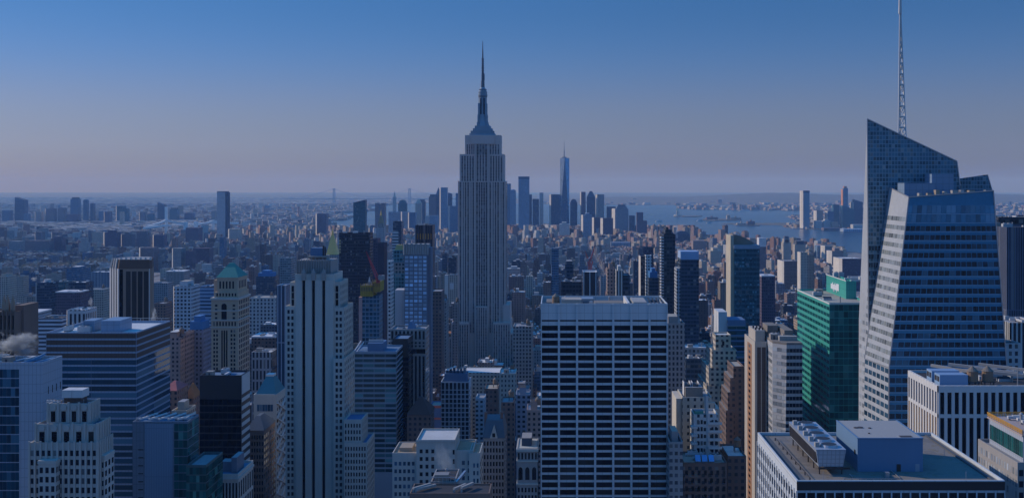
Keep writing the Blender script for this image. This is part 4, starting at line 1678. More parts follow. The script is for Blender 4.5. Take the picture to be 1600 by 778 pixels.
# --- stone tower below the blue windowed one
t = tower('office_tower', 'grey stone tower with tall dark slots and a planted roof before the blue checkered tower', 'office tower', 610, 665, 514, 760, 22, LIMED, yb=630, roof='grey')
x0, x1, y0, y1, z = t.b
t.panes(t.quad('f', zz(530, 760), zz(517, 760)), 9, 1, .5, 1, G_BLACK, 'upper_window')
t.panes(t.quad('f', zz(543, 760), zz(533, 760)), 9, 2, .5, .6, G_BLACK)
t.panes(t.quad('f', zz(640, 760), zz(556, 760)), 9, 1, .5, 1, G_BLACK, 'window_strip')
t.panes(t.quad('f', zz(552, 760), zz(545, 760)), 1, 1, .98, 1, G_BLACK, 'dark_band')
t.grid('r', 4, 3.6, .5, .6, G_DARK, z - 2)
mb = MB()
mb.prism([(xx(636, 765), 764), (xx(647, 765), 764), (xx(647, 765), 778), (xx(636, 765), 778)], z - 1, z + 4.5, p1=[(xx(640, 765), 766), (xx(643, 765), 766), (xx(643, 765), 776), (xx(640, 765), 776)])
t.part('skylight', mb, wallmat('blue_box', (0, 0, 0)))
clutter(t, 5, random.Random(14))
t.done()

# --- blue checkered tower with a fluted crown
t = tower('apartment_tower', 'tower checkered with pale blue square windows under a fluted grey crown', 'apartment tower', 632, 668, 398, 900, 18, wallmat('blue_grey_stone', (.17, .19, .24), .8), yb=512, floor=False, par=.5)
x0, x1, y0, y1, z = t.b
t.panes(t.quad('f', z - 19 * 3.3, z - .5, .0, .98), 5, 19, .74, .66, G_SKY)
mb = MB()
zt = zz(382, 900)
mb.box(x0 - .3, x1 + .3, y0 + .5, y1, z - .3, zt)
for k in range(11):
    x = x0 + (x1 - x0) * k / 10
    mb.cyl(x, y0 + .4, 1.0, 1.0, z, zt + (.9 if k % 2 else .3), 8)
t.part('crown', mb, CONC)
mb = MB()
mb.box(x1, x1 + 2.4, y0 + 3, y1, 0, zt - 3)
t.part('side_wing', mb, wallmat('blue_grey_stone', (0, 0, 0)))
mb = MB()
mb.box(xx(617, 905), x0 - .05, 905, 921, 0, zz(453, 905))
t.part('blank_wing', mb, wallmat('pale_concrete', (.52, .51, .52), .8))
t.done()

# --- white gridded tower in the middle
t = tower('office_tower', 'slim tower with a white window grid and blue plant on the roof', 'office tower', 689, 733, 596, 780, 20, wallmat('white_grid', (.52, .54, .58), .7, .1), yb=690, roof='blue', par=2)
x0, x1, y0, y1, z = t.b
t.panes(t.quad('f', z - 5.6, z - .8), 7, 1, .72, 1, G_BROWN, 'upper_window')
t.panes(t.quad('f', z - 5.8 - 13 * 3.25, z - 5.8), 7, 13, .74, .76, G_DARK)
t.panes(t.quad('r', z - 5.8 - 13 * 3.25, z - 5.8), 2, 13, .4, .6, G_DARK, 'side_window')
mb = MB()
mb.box(x0 + 2, x1 - 2, y0 + 4, y1 - 2, z - 2, z + 5)
p_ = t.part('plant_room', mb, wallmat('blue_box', (0, 0, 0)))
mb = MB()
for k in range(6):
    mb.box(x0 + 3 + k * 2.5, x0 + 4.8 + k * 2.5, y0 + 6, y1 - 5, z + 5, z + 7 + (k * 7 % 3))
t.part('cooling_unit', mb, G_BLUE, p_)
t.done()

# --- pale building with blue windows and steam at the foot of the picture
def foot():
    t = T('office_building', 'pale stepped building with blank central wall and drifting steam before it', 'office building', xx(690, 505), 505)
    for k, (a, b, yt, Y, dep, nc) in enumerate(((613, 651, 707, 502, 22, 5), (650.5, 711, 687, 500, 24, 7), (711, 739, 703, 501, 22, 4), (733, 750, 707, 499, 20, 2))):
        X0, X1, zt = xx(a, Y), xx(b, Y), zz(yt, Y)
        m = MB()
        blockpar(t, m, X0, X1, Y, Y + dep, 0, zt, .9, None, .35)
        if k == 1:
            m.box(X0 - .2, X1 + .2, Y - .25, Y, zt - .9, zt + .15)
        t.part('block', m, LIMEP if k != 3 else LIME)
        bb = (X0, X1, Y, Y + dep, zt)
        t.b = bb
        if k == 0:
            t.grid('f', 5, 3.5, .6, .5, G_BLUE, zt - 3.2, 100, .05, .95, b=bb)
        elif k == 1:
            t.grid('f', 3, 3.5, .5, .5, G_DARK, zt - 3.4, 100, .05, .5, b=bb)
            t.panes(t.quad('f', zt - 12, zt - 3.4, .94, .99, bb), 1, 2, 1, .5, G_DARK)
        else:
            t.grid('f', 2, 3.5, .5, .55, G_BLUE, zt - 4, 100, .3, .95, b=bb)
            t.grid('r', 4, 3.5, .5, .55, G_DARK, zt - 4, 100, b=bb, name='side_window')
        rm = MB()
        rm.box(X0 + .4, X1 - .4, Y + .4, Y + dep - .4, zt - 1.0, zt - .8, plain((.55, .54, .52) if k == 1 else (.36, .27, .18)))
        t.part('roof', rm, CITY)
        FOOT.append((X0, X1, Y, Y + dep, zt, 800, t if k == 1 else None))
    m = MB()
    m.box(xx(624, 508), xx(644, 508), 508, 518, zz(707, 502) - 1, zz(699, 508))
    t.part('penthouse', m, BRICKT)
    t.done()
foot()

t = tower('rooftop_building', 'low roof crowded with pipes and blue tanks in front of the pale stepped building', 'office building', 673, 711, 752, 440, 20, LIMED, roof='black', par=.6)
x0, x1, y0, y1, z = t.b
t.grid('f', 6, 4, .5, .7, G_BLACK, z - 1.2, 110)
t.ribs('f', 6, .5, .4, 60, z)
mb = MB()
for k in range(7):
    mb.beam((x0 + k * 1.6, y0 + .5, z), (x0 + k * 1.6, y0 + .5, z + 1.6), .2)
mb.beam((x0, y0 + .5, z + 1.6), (x1, y0 + .5, z + 1.6), .25)
mb.beam((x0 + 10, y0 + 2, z - 1), (x0 + 13, y0 + 12, z + 1), .9)
t.part('railing', mb, STEEL)
clutter(t, 3, random.Random(17))
t.done()
t = tower('rooftop_building', 'low dark roof with large white ducts at the foot of the pale stepped building', 'office building', 640, 765, 770, 425, 14, BRICKB, roof='black', par=.6)
x0, x1, y0, y1, z = t.b
for (a, b, c) in ((1, 7, .9), (2, 9, .5), (20, 24, 1.2), (17, 21, .7)):
    mb = MB()
    mb.beam((x0 + a, y0 + 3, z + c), (x0 + b, y0 + 10, z + c), .9)
    mb.beam((x0 + a, y0 + 3, z - .6), (x0 + a, y0 + 3, z + c), .7)
    t.part('duct', mb, WHITER)
t.done()

# --- gabled stone block
def gabled():
    t = tower('apartment_house', 'grey stone block with steep slate mansard and a pointed gable', 'apartment house', 755, 788, 684, 560, 26, LIMED, floor=False, par=.3)
    x0, x1, y0, y1, z = t.b
    zt = zz(656, 566)
    m = MB()
    m.prism([(x0 - .3, y0 - .3), (x1 + .3, y0 - .3), (x1 + .3, y1), (x0 - .3, y1)], z, zt, p1=[(x0 + 1, y0 + 6), (x1 - 1, y0 + 6), (x1 - 1, y1 - 5), (x0 + 1, y1 - 5)])
    t.part('mansard_roof', m, SLATE)
    xc = (x0 + x1) / 2
    m = MB()
    b_ = len(m.v)
    P = [(xc - 2, z), (xc + 2, z), (xc, z + 6.2)]
    m.v.extend([(x, y0 - .5, q) for x, q in P] + [(x, y0 + 4, q) for x, q in P])
    for f in ((0, 1, 2), (1, 4, 5, 2), (3, 0, 2, 5), (0, 3, 4, 1)):
        m.f.append(f)
        m.a.append((None, 0))
        m.m.append(0)
    gb = t.part('gable', m, LIME)
    m = MB()
    m.box(xc - .7, xc + .7, y0 - .6, y0 - .45, z + .6, z + 2.6)
    t.part('gable_window', m, G_BLACK, gb)
    for px in (759, 784):
        m = MB()
        x = xx(px, 570)
        m.box(x - .7, x + .7, 569, 571, z, zt + 3.5)
        t.part('chimney', m, BRICKR)
    t.grid('f', 7, 3.5, .5, .62, G_BLACK, z - 1)
    t.grid('r', 4, 3.5, .5, .62, G_BLACK, z - 1, name='side_window')
    t.done()
gabled()

# --- ornate arched block beside the pale slab
t = tower('apartment_house', 'ornate stone block with arched top windows hard against the seven bay slab', 'apartment house', 808, 840, 700, 520, 22, LIMED, roof='blue', par=.6)
x0, x1, y0, y1, z = t.b
mb = MB()
mb.box(x0 - .4, x1 + .4, y0 - .6, y1, z - 1.5, z - .3)
mb.box(x0 - .3, x1 + .3, y0 - .4, y1, z - 6.4, z - 5.8)
mb.box(x0 - .3, x1 + .3, y0 - .4, y1, z - 17.4, z - 16.6)
t.part('cornice', mb, LIME)
t.panes(t.quad('f', z - 5.2, z - 2.2), 6, 1, .5, 1, G_BLACK)
for k in range(3):
    m = MB()
    xc = x0 + (x1 - x0) * (k + .5) / 3
    pts = [(xc - 1, z - 15), (xc + 1, z - 15)] + [(xc + math.cos(a), z - 10.5 + 1.6 * math.sin(a)) for a in [j * math.pi / 6 for j in range(7)]]
    n = len(pts)
    m.v.extend([(x, y0 - .1, q) for x, q in pts] + [(x, y0 + .05, q) for x, q in pts])
    m.f.append(tuple(range(n)))
    m.a.append((None, 0))
    m.m.append(0)
    t.part('arched_window', m, G_BLACK)
t.grid('f', 6, 3.6, .5, .6, G_BLACK, z - 18, 100)
penthouse(t, x0 + 2, x1 - 3, y0 + 6, y1 - 4, z - 1, z + 3.5, plain((.06, .08, .11)))
t.done()

# --- the tall needle topped skyscraper
def needle():
    D = 1358
    ESB = wallmat('needle_limestone', (.64, .50, .44), .85, .12)
    t = T('art_deco_skyscraper', 'tallest limestone skyscraper with stepped shoulders and a needle topped mast', 'skyscraper', xx(752, D), D + 25, yb=562)
    S = D / F
    def blk(name, a, b, yt, yb_, Y0, Y1, mat=ESB, parent=None):
        m = MB()
        m.box(xx(a, D), xx(b, D), Y0, Y1, 0 if yb_ is None else zz(yb_, D), zz(yt, D))
        return t.part(name, m, mat, parent)
    blk('shaft', 715.5, 790, 283, None, D, D + 45)
    blk('upper_shaft', 718, 787, 241, 283, D + 1.5, D + 43)
    blk('top_storey', 726, 782, 211, 241, D + 5, D + 38)
    blk('shoulder', 706, 733.5, 503, None, D - 8, D + 50)
    blk('shoulder', 770.5, 798, 503, None, D - 8, D + 50)
    blk('shoulder', 797, 814, 519, None, D - 6, D + 50)
    blk('shoulder', 692, 707, 525, None, D - 6, D + 46)
    blk('shoulder', 786, 797, 476, None, D - 2, D + 46)
    blk('central_bay', 743, 762, 478, None, D - 5, D + 2)
    blk('crown_pavilion', 735, 772, 212.5, 225, D + 3.5, D + 36)
    m = MB()
    m.box(xx(693, D), xx(706, D), D - 5.5, D + 30, zz(525, D), zz(521, D))
    t.part('terrace_roof', m, RUST)
    # vertical window strips
    def strips(a, b, yt, yb_, n, Y, mat=G_DARK, fw=.5, name='window_strip'):
        q = (V(xx(a, D), Y, zz(yb_, D)), V(xx(b, D), Y, zz(yb_, D)), V(xx(a, D), Y, zz(yt, D)), V(xx(b, D), Y, zz(yt, D)))
        t.panes(q, n, 1, fw, 1, mat, name, off=.1)
    W = esb_glass()
    strips(717.5, 741.5, 285, 520, 6, D, W)
    strips(764, 788.5, 285, 520, 6, D, W)
    strips(743.5, 762, 285, 478, 5, D, W, .66)
    strips(720, 741, 244, 283, 5, D + 1.5, W)
    strips(765, 785.5, 244, 283, 5, D + 1.5, W)
    strips(744, 761.5, 226, 283, 4, D + 1.5, W, .5)
    strips(728, 742, 226, 241, 4, D + 5, W)
    strips(764, 780.5, 226, 241, 4, D + 5, W)
    strips(707, 733, 506, 575, 7, D - 8, W)
    strips(771, 797.5, 506, 575, 7, D - 8, W)
    strips(744, 761.5, 480, 575, 5, D - 5, W)
    strips(798, 813.5, 522, 575, 4, D - 6, W)
    strips(693, 706, 528, 575, 4, D - 6, W)
    q = t.quad('r', zz(575, D), zz(285, D), b=(xx(715.5, D), xx(790, D), D, D + 45))
    t.panes(q, 9, 1, .5, 1, W, 'side_strip')
    # recess shadow lines: piers flanking the central bays
    m = MB()
    for px in (742.3, 763):
        m.box(xx(px, D) - .8, xx(px, D) + .8, D - 1.4, D, zz(520, D), zz(226, D))
    for px in (717, 723, 729, 735.5, 769.5, 776, 782, 789):
        m.box(xx(px, D) - .45, xx(px, D) + .45, D - .7, D, zz(503, D), zz(283.5, D))
    t.part('pier', m, ESB, stuff=True)
    # mooring mast
    MET = wallmat('mast_metal', (.24, .32, .38), .6, .15)
    cx_, cy_ = xx(752.5, D), D + 21
    m = MB()
    for a, b, yt, yb_ in ((732.5, 772.5, 208, 212), (734.5, 770.5, 204, 208), (738, 768, 200, 204), (741, 765, 196, 200)):
        m.box(xx(a, D), xx(b, D), D + 9, D + 33, zz(yb_, D), zz(yt, D))
    t.part('mast_base', m, MET)
    m = MB()
    prof = [(11.8, 197), (9.4, 190), (7.7, 180), (7.1, 168), (6.9, 158), (6.9, 148)]
    for (r0, ya), (r1, yb_) in zip(prof, prof[1:]):
        p0 = [(cx_ + r0 * S * math.cos(k * math.pi / 4 + math.pi / 8), cy_ + r0 * S * math.sin(k * math.pi / 4 + math.pi / 8)) for k in range(8)]
        p1 = [(cx_ + r1 * S * math.cos(k * math.pi / 4 + math.pi / 8), cy_ + r1 * S * math.sin(k * math.pi / 4 + math.pi / 8)) for k in range(8)]
        m.prism(p0, zz(ya, D), zz(yb_, D), p1=p1)
    ms = t.part('mooring_mast', m, MET)
    m = MB()
    for k in range(2):
        x = cx_ + (-2.6 + k * 5.2) * S
        m.box(x - 1.0, x + 1.0, cy_ - 7.0 * S, cy_ - 5.9 * S, zz(178, D), zz(152, D))
    t.part('mast_window', m, G_DARK, ms)
    m = MB()
    for sx in (-1, 1):
        for sy in (-1, 1):
            for (w_, ya, yb_) in ((9.6, 200, 190), (8.2, 190, 178), (7.2, 178, 160)):
                x_, y_ = cx_ + sx * w_ * .76 * S, cy_ + sy * w_ * .76 * S
                m.box(x_ - 1.3, x_ + 1.3, y_ - 1.3, y_ + 1.3, zz(ya, D), zz(yb_, D))
    t.part('mast_buttress', m, MET, ms)
    m = MB()
    for (r_, ya, yb_) in ((7.0, 150.4, 148.2), (6.3, 138.6, 137.6)):
        m.cyl(cx_, cy_, r_ * S, r_ * S, zz(ya, D), zz(yb_, D), 16)
    t.part('mast_collar', m, wallmat('antenna_grey', (.12, .14, .17), .5), ms)
    m = MB()
    m.cyl(cx_, cy_, 7.6 * S, 7.6 * S, zz(148, D), zz(146, D), 16)
    m.cyl(cx_, cy_, 6.7 * S, 6.7 * S, zz(146, D), zz(143, D), 16)
    m.cyl(cx_, cy_, 7.2 * S, 7.2 * S, zz(143, D), zz(141.5, D), 16)
    m.cyl(cx_, cy_, 6.2 * S, 5.6 * S, zz(141.5, D), zz(137.5, D), 16)
    m.cyl(cx_, cy_, 4.9 * S, 3.4 * S, zz(137.5, D), zz(134.5, D), 16)
    t.part('mast_dome', m, MET, ms)
    m = MB()
    for r0, r1, ya, yb_ in ((3.1, 2.8, 134.5, 125), (2.3, 2.1, 125, 112), (1.8, 1.7, 112, 104), (2.1, 2.1, 104, 102.5), (1.7, 1.5, 102.5, 90), (2.3, 2.3, 90.5, 89), (1.2, .9, 89, 76), (.8, .35, 76, 61)):
        m.cyl(cx_, cy_, r0 * S, r1 * S, zz(ya, D), zz(yb_, D), 8)
    for k in range(9):
        yy = 124 - k * 3.8
        m.box(cx_ - 2.3 * S, cx_ + 2.3 * S, cy_ - .3, cy_ + .3, zz(yy, D), zz(yy - .8, D))
    m.box(cx_ + 2.2 * S, cx_ + 3.0 * S, cy_ - .4, cy_ + .4, zz(124, D), zz(113, D))
    t.part('antenna', m, wallmat('antenna_grey', (.12, .14, .17), .5))
    m = MB()
    for k in range(12):
        x = xx(735 + k * 3.2, D)
        m.box(x - .25, x + .25, D + 9, D + 9.4, zz(208, D), zz(205 - (k * 5 % 3), D))
    t.part('roof_mast', m, STEEL, stuff=True)
    t.done()
    FOOT.append((xx(692, D), xx(814, D), D - 8, D + 50, zz(503, D), 562, None))
    FOOT.append((xx(715.5, D), xx(790, D), D, D + 45, zz(211, D), 562, t))


def esb_glass():
    """narrow strip of windows with a metal spandrel at every floor"""
    g = G('strip_window')
    geo = g.n.new('ShaderNodeNewGeometry')
    sp = g.n.new('ShaderNodeSeparateXYZ')
    g.l.new(geo.outputs['Position'], sp.inputs[0])
    v = g.mth('DIVIDE', sp.outputs[2], 3.7)
    m = g.mth('LESS_THAN', g.mth('FRACT', v), .58)
    cmb = g.n.new('ShaderNodeCombineXYZ')
    g.put(cmb.inputs[0], g.mth('FLOOR', g.mth('DIVIDE', sp.outputs[0], 1.9)))
    g.put(cmb.inputs[1], g.mth('FLOOR', v))
    w_ = g.n.new('ShaderNodeTexWhiteNoise')
    g.l.new(cmb.outputs[0], w_.inputs['Vector'])
    gl = g.mix(g.mth('GREATER_THAN', w_.outputs['Value'], .8), (.016, .02, .03, 1), (.22, .22, .22, 1))
    g.put(g.b.inputs['Base Color'], g.mix(m, (.17, .155, .155, 1), gl))
    g.put(g.b.inputs['Roughness'], g.fmix(m, .6, .12))
    return g.m


needle()
# ------------------------------------------------------------------ middle distance and the far skyline
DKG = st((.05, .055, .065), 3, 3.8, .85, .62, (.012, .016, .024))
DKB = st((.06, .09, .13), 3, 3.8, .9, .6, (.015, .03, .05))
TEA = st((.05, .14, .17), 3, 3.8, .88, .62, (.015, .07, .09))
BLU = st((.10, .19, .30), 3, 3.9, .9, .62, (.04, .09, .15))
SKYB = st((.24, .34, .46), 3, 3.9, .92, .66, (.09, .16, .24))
GRY = st((.33, .33, .33), 3.2, 3.6, .55, .55)
CRM = st((.50, .44, .36), 3.2, 3.4, .5, .5)
TAN = st((.38, .30, .22), 3.2, 3.4, .48, .5)
BRK = st((.27, .16, .12), 3.2, 3.3, .45, .48)
BRN = st((.17, .12, .10), 3.2, 3.4, .5, .5)
PNK = st((.36, .27, .235), 3.2, 3.4, .48, .5)
WHT = st((.60, .60, .59), 3.2, 3.5, .55, .45)
WHB = st((.50, .55, .62), 40, 3.6, .99, .42)
PUR = st((.12, .09, .12), 2.4, 3.6, .5, .5)
STN = st((.36, .34, .32), 2.6, 3.8, .45, .62)
SLABB = st((.22, .18, .18), 3.2, 2.9, .5, .5)
BLNK = plain((.5, .49, .5))

# kind, label, category, px0, px1, ytop, distance, depth, style, lowest visible row, extras
MID = [
 ('dark_slab_tower', 'dark apartment slab with white balcony ends rising before the bay', 'apartment tower', 1037, 1055, 366, 1150, 36, DKG, 470, 'balc crown'),
 ('glass_tower', 'dark glass tower capped by a plain pale blue box beyond the seven bay slab', 'glass tower', 1063, 1092, 404, 1100, 24, DKB, 520, 'bluecap'),
 ('apartment_tower', 'teal windowed tower with a cream side wall and curved sloping crown', 'apartment tower', 1147, 1187, 384, 900, 26, TEA, 535, 'creamfin'),
 ('dark_tower', 'slim dark brown tower standing beside a white window grid', 'office tower', 1006, 1021, 387, 1270, 22, PUR, 470, ''),
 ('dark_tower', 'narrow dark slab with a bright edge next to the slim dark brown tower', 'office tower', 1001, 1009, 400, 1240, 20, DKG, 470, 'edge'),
 ('apartment_block', 'narrow block faced with a white window grid below the slim dark brown tower', 'apartment block', 1009, 1018, 399, 1230, 14, WHT, 430, ''),
 ('office_block', 'dark block with bright blue rooftop box below the slim dark brown tower', 'office block', 1014, 1029, 434, 1200, 24, DKB, 470, 'bluecap2'),
 ('apartment_tower', 'brick tower with pinkish vertical piers rising over the seven bay slab', 'apartment tower', 949, 962, 420, 1000, 24, PNK, 464, 'pent tank'),
 ('apartment_tower', 'white striped tower stepping down beside the pinkish pier brick tower', 'apartment tower', 963, 974, 423, 980, 20, st((.6, .58, .54), 2.6, 40, .5, .99), 464, 'pent'),
 ('apartment_tower', 'blue grey rounded tower beside the white striped tower', 'apartment tower', 973, 984, 430, 990, 24, DKB, 464, ''),
 ('office_tower', 'dark office tower with four white vertical stripes over the seven bay slab', 'office tower', 911, 933, 425, 900, 22, st((.55, .57, .6), 5.0, 60, .86, .995, (.015, .02, .03)), 464, ''),
 ('office_tower', 'dark blue block standing directly behind the white striped dark office tower', 'office tower', 883, 896, 413, 1100, 24, DKB, 440, 'cap'),
 ('office_block', 'low dark block with white flat roof edge below the dark blue block', 'office block', 877, 909, 440, 1000, 30, DKG, 464, ''),
 ('glass_slab', 'thin blue glass slab standing alone in the low crowded district', 'glass tower', 862, 873, 388, 1700, 30, BLU, 420, ''),
 ('office_tower', 'concrete gridded tower pressed against the edge of the seven bay slab', 'office tower', 1037, 1070, 505, 720, 24, st((.33, .31, .3), 2.6, 3.5, .5, .6), 640, 'pent crowded'),
 ('glass_tower', 'blue banded glass tower with a white core wall', 'glass tower', 1137, 1165, 500, 800, 20, st((.10, .22, .38), 40, 3.9, .99, .55, (.02, .07, .12)), 590, 'whitecore'),
 ('stepped_tower', 'tan brick tower climbing in bright edged steps to a plain square top', 'skyscraper', 1118, 1142, 523, 700, 14, CRM, 560, 'steps'),
 ('stepped_tower', 'brown brick tower with a flight of narrow setbacks along its sunny edge', 'skyscraper', 1146, 1163, 572, 660, 24, BRN, 720, 'steps2'),
 ('apartment_house', 'cream building with twin rooftop frames and greenish light on its wall', 'apartment house', 1066, 1112, 620, 560, 22, st((.52, .49, .42), 3.4, 3.5, .35, .45), 740, 'twin'),
 ('apartment_house', 'white building with stacked balconies and a winding white downpipe', 'apartment house', 1084, 1122, 647, 540, 14, st((.6, .6, .58), 3.2, 3.4, .4, .5), 712, 'balconies'),
 ('stone_building', 'dark stone building with three bright blue skylights on its roof', 'stone building', 1068, 1136, 722, 520, 22, BRN, 800, 'skylights'),
 ('stone_building', 'narrow grey building with rows of small white windows against the seven bay slab', 'stone building', 1046, 1067, 690, 505, 20, st((.3, .3, .3), 2.4, 3.4, .6, .5, (.05, .06, .08)), 800, 'pent'),
 ('stone_building', 'low brown building at the shaded foot of the orange pier tower', 'stone building', 1137, 1166, 712, 545, 26, BRN, 800, 'tank'),
 ('low_building', 'low building with a bright white sawtooth roof before the tan stepped tower', 'low building', 1070, 1108, 543, 850, 22, GRY, 560, 'white'),
 ('office_tower', 'dark blue block under the low white sawtooth roof', 'office tower', 1071, 1102, 560, 830, 16, DKB, 615, ''),
 ('apartment_block', 'dark brown block with a white top edge beside the teal windowed tower', 'apartment block', 1190, 1211, 431, 1300, 26, PUR, 470, 'whitetop'),
 ('apartment_tower', 'purple grey tower capped by a white box over the river', 'apartment tower', 1186, 1197, 372, 3000, 30, SLABB, 420, 'whitecap'),
 ('office_tower', 'dark tower with pinkish roof line behind the angular blue glass skyscraper', 'office tower', 1560, 1640, 339, 720, 40, DKG, 480, ''),
 ('office_tower', 'navy tower of fine pinstripes beside the angular blue glass skyscraper', 'office tower', 1573, 1650, 355, 660, 40, st((.12, .14, .2), 1.4, 60, .5, .99, (.015, .02, .035)), 500, ''),
 ('office_tower', 'white edged tower with black pinstripes behind the crowded plant roof', 'office tower', 1578, 1660, 504, 560, 26, st((.6, .6, .58), 2.3, 60, .6, .985, (.012, .014, .02)), 590, ''),
 ('apartment_block', 'pale apartment block with dark windows below the white edged pinstripe tower', 'apartment block', 1569, 1595, 536, 546, 12, st((.55, .55, .54), 3, 3.6, .5, .6), 590, ''),
 # between the towers on the other side
 ('office_tower', 'wide black slab tower behind the gold pyramid', 'office tower', 530, 578, 364, 1300, 22, st((.045, .04, .05), 2.2, 3.7, .8, .55, (.012, .012, .018)), 470, 'litedge'),
 ('office_tower', 'narrow dark brown tower next to the wide black slab', 'office tower', 580, 590, 373, 1380, 22, PUR, 440, ''),
 ('office_tower', 'tall thin purple black tower behind the red crane', 'office tower', 590, 600, 380, 1290, 24, st((.06, .045, .06), 3, 3.6, .0, .0), 490, ''),
 ('office_tower', 'black tower lit by a band of amber windows', 'office tower', 649, 676, 352, 1400, 26, st((.045, .045, .05), 3.0, 60, .55, .99, (.012, .014, .02)), 400, 'amber'),
 ('office_tower', 'dark stepped tower with pale blue floors beside the gold topped clock tower', 'office tower', 614, 627, 346, 1900, 26, DKB, 385, 'litfloors'),
 ('apartment_tower', 'teal glazed tower with a small gold crown and ragged grey shoulders', 'apartment tower', 611, 632, 410, 985, 16, st((.25, .25, .24), 3, 3.4, .6, .6, (.02, .05, .06)), 500, 'tealtop'),
 ('apartment_tower', 'thin white tower with stacked balconies beside the teal glazed tower', 'apartment tower', 605.5, 611, 408, 960, 16, WHT, 500, ''),
 ('apartment_tower', 'blue glass and pink tower under yellow construction netting', 'apartment tower', 566, 592, 462, 850, 18, st((.16, .25, .32), 3, 3.3, .8, .7, (.02, .07, .11)), 520, 'yellow'),
 ('stone_tower', 'dark residential tower standing in the canyon beside the blue checkered tower', 'apartment tower', 672, 690, 455, 1050, 28, BRN, 560, ''),
 ('stone_tower', 'slender dark stone tower close to the shoulder of the tallest skyscraper', 'apartment tower', 684, 697, 470, 1250, 30, STN, 520, 'tank'),
 ('apartment_block', 'pale block with a white blank end wall in the canyon by the tallest skyscraper', 'apartment block', 695, 716, 430, 1700, 26, CRM, 465, 'whiteend'),
 ('apartment_block', 'small round topped block at the shoulder of the tallest skyscraper', 'apartment block', 708, 716, 474, 1320, 14, PNK, 500, 'tank'),
 ('low_building', 'long low building with a bright white roof at the foot of the tallest skyscraper', 'low building', 722, 782, 582, 960, 30, CRM, 600, 'whiteroof'),
 ('low_building', 'cream corner building with green cornice and round turret beside the long white roof', 'low building', 780, 806, 583, 930, 26, st((.5, .47, .4), 3, 4, .4, .5), 605, 'tank white'),
 ('office_building', 'square windowed pale building beyond the cream corner building', 'office building', 802, 832, 510, 1150, 30, st((.42, .4, .37), 3.4, 4, .55, .6), 545, 'tank'),
 ('hip_roof_building', 'dark building with brown hip roof before the grey stone slotted tower', 'office building', 636, 672, 648, 700, 24, BRN, 690, 'hip'),
 ('brick_building', 'tall brown brick building with a turquoise parapet behind the gabled block', 'apartment building', 783, 803, 628, 720, 20, BRK, 720, 'tank'),
 ('brick_building', 'blue grey building of square windows standing beside the brown brick building', 'apartment building', 806, 828, 616, 760, 18, st((.28, .32, .4), 3.4, 3.4, .55, .5), 680, 'pent'),
 ('brick_building', 'stepped pinkish building with many chimneys against the seven bay slab', 'apartment building', 823, 846, 640, 700, 20, PNK, 690, 'pent tank'),
 ('brick_building', 'white walled building with square windows beside the white gridded tower', 'apartment building', 743, 757, 622, 790, 18, st((.5, .52, .55), 3.3, 3.3, .55, .5), 650, ''),
 ('brick_building', 'near black building with flat dark roof below the long white roof', 'apartment building', 757, 778, 607, 830, 22, BRN, 650, 'tank'),
 ('low_building', 'blue walled low building with red bands behind the slim white gridded tower', 'low building', 672, 690, 634, 830, 20, plain((.10, .17, .32)), 680, 'redbands'),
 # middle distance on the shaded side
 ('office_tower', 'white gridded tower with a bright corner beside a blue striped block', 'office tower', 272, 299, 447, 1000, 24, st((.55, .57, .6), 3.4, 3.4, .6, .55), 525, 'edge pent'),
 ('office_tower', 'pale blue block of horizontal stripes behind the green pyramid tower', 'office tower', 311, 336, 448, 1150, 26, st((.30, .42, .58), 60, 3.8, .99, .5, (.05, .1, .18)), 500, ''),
 ('apartment_tower', 'pinkish brick tower with stepped top beyond the broad glass block', 'apartment tower', 255, 282, 528, 820, 24, PNK, 610, 'pent tank'),
 ('apartment_tower', 'narrow brick tower with one bright pink edge', 'apartment tower', 283, 290, 521, 830, 26, PNK, 580, ''),
 ('apartment_tower', 'slate blue tower under a flat blue roof before the green pyramid tower', 'apartment tower', 293, 318, 515, 850, 20, st((.24, .26, .33), 3, 3.5, .45, .5), 590, 'bluecap2'),
 ('apartment_tower', 'pale grey tower close behind the slate blue tower', 'apartment tower', 313, 330, 518, 900, 22, GRY, 580, ''),
 ('apartment_tower', 'blue glass tower with white vertical lines beside the black striped limestone tower', 'apartment tower', 432, 446, 446, 900, 22, st((.35, .42, .5), 3, 60, .75, .99, (.03, .07, .12)), 510, ''),
 ('glass_tower', 'grey green glass tower in the haze beside the black striped limestone tower', 'glass tower', 437, 455, 403, 1700, 30, st((.25, .3, .32), 3, 3.6, .8, .6, (.06, .09, .1)), 445, ''),
 ('office_building', 'white colonnaded building with arched windows between two limestone towers', 'office building', 390, 430, 465, 1500, 34, st((.55, .53, .5), 5, 5, .5, .6), 490, 'tank'),
 ('office_building', 'dark brown wide building with pale parapet below the white colonnaded building', 'office building', 393, 438, 526, 960, 26, BRN, 600, 'whitetop'),
 ('office_building', 'pale stone hall with tall pilasters before the dark brown wide building', 'office building', 393, 424, 550, 900, 22, st((.42, .4, .4), 3, 9, .5, .8), 600, ''),
 ('office_building', 'dark round building with a bright blue skirt roof near the white colonnaded building', 'office building', 400, 428, 432, 1900, 30, DKB, 460, 'bluecap2'),
 ('apartment_tower', 'round topped dark tower with white roof ring beyond the gothic crown', 'apartment tower', 57, 78, 441, 1500, 26, DKB, 475, 'ring'),
 ('apartment_block', 'brown and blue apartment block with white parapets beyond the broad glass block', 'apartment block', 87, 125, 456, 1350, 26, PUR, 510, 'whitetop'),
 ('office_tower', 'dark blue slab looming behind the brown and blue apartment block', 'office tower', 107, 134, 441, 1500, 24, DKB, 480, ''),
 ('apartment_block', 'teal green glass block among low roofs beyond the gothic crown', 'apartment block', 81, 102, 440, 1700, 26, TEA, 470, ''),
 ('hospital_slab', 'grey blue slab with a small tower on top in the hazy low district', 'apartment block', 104, 129, 420, 2300, 40, BLU, 445, 'pent'),
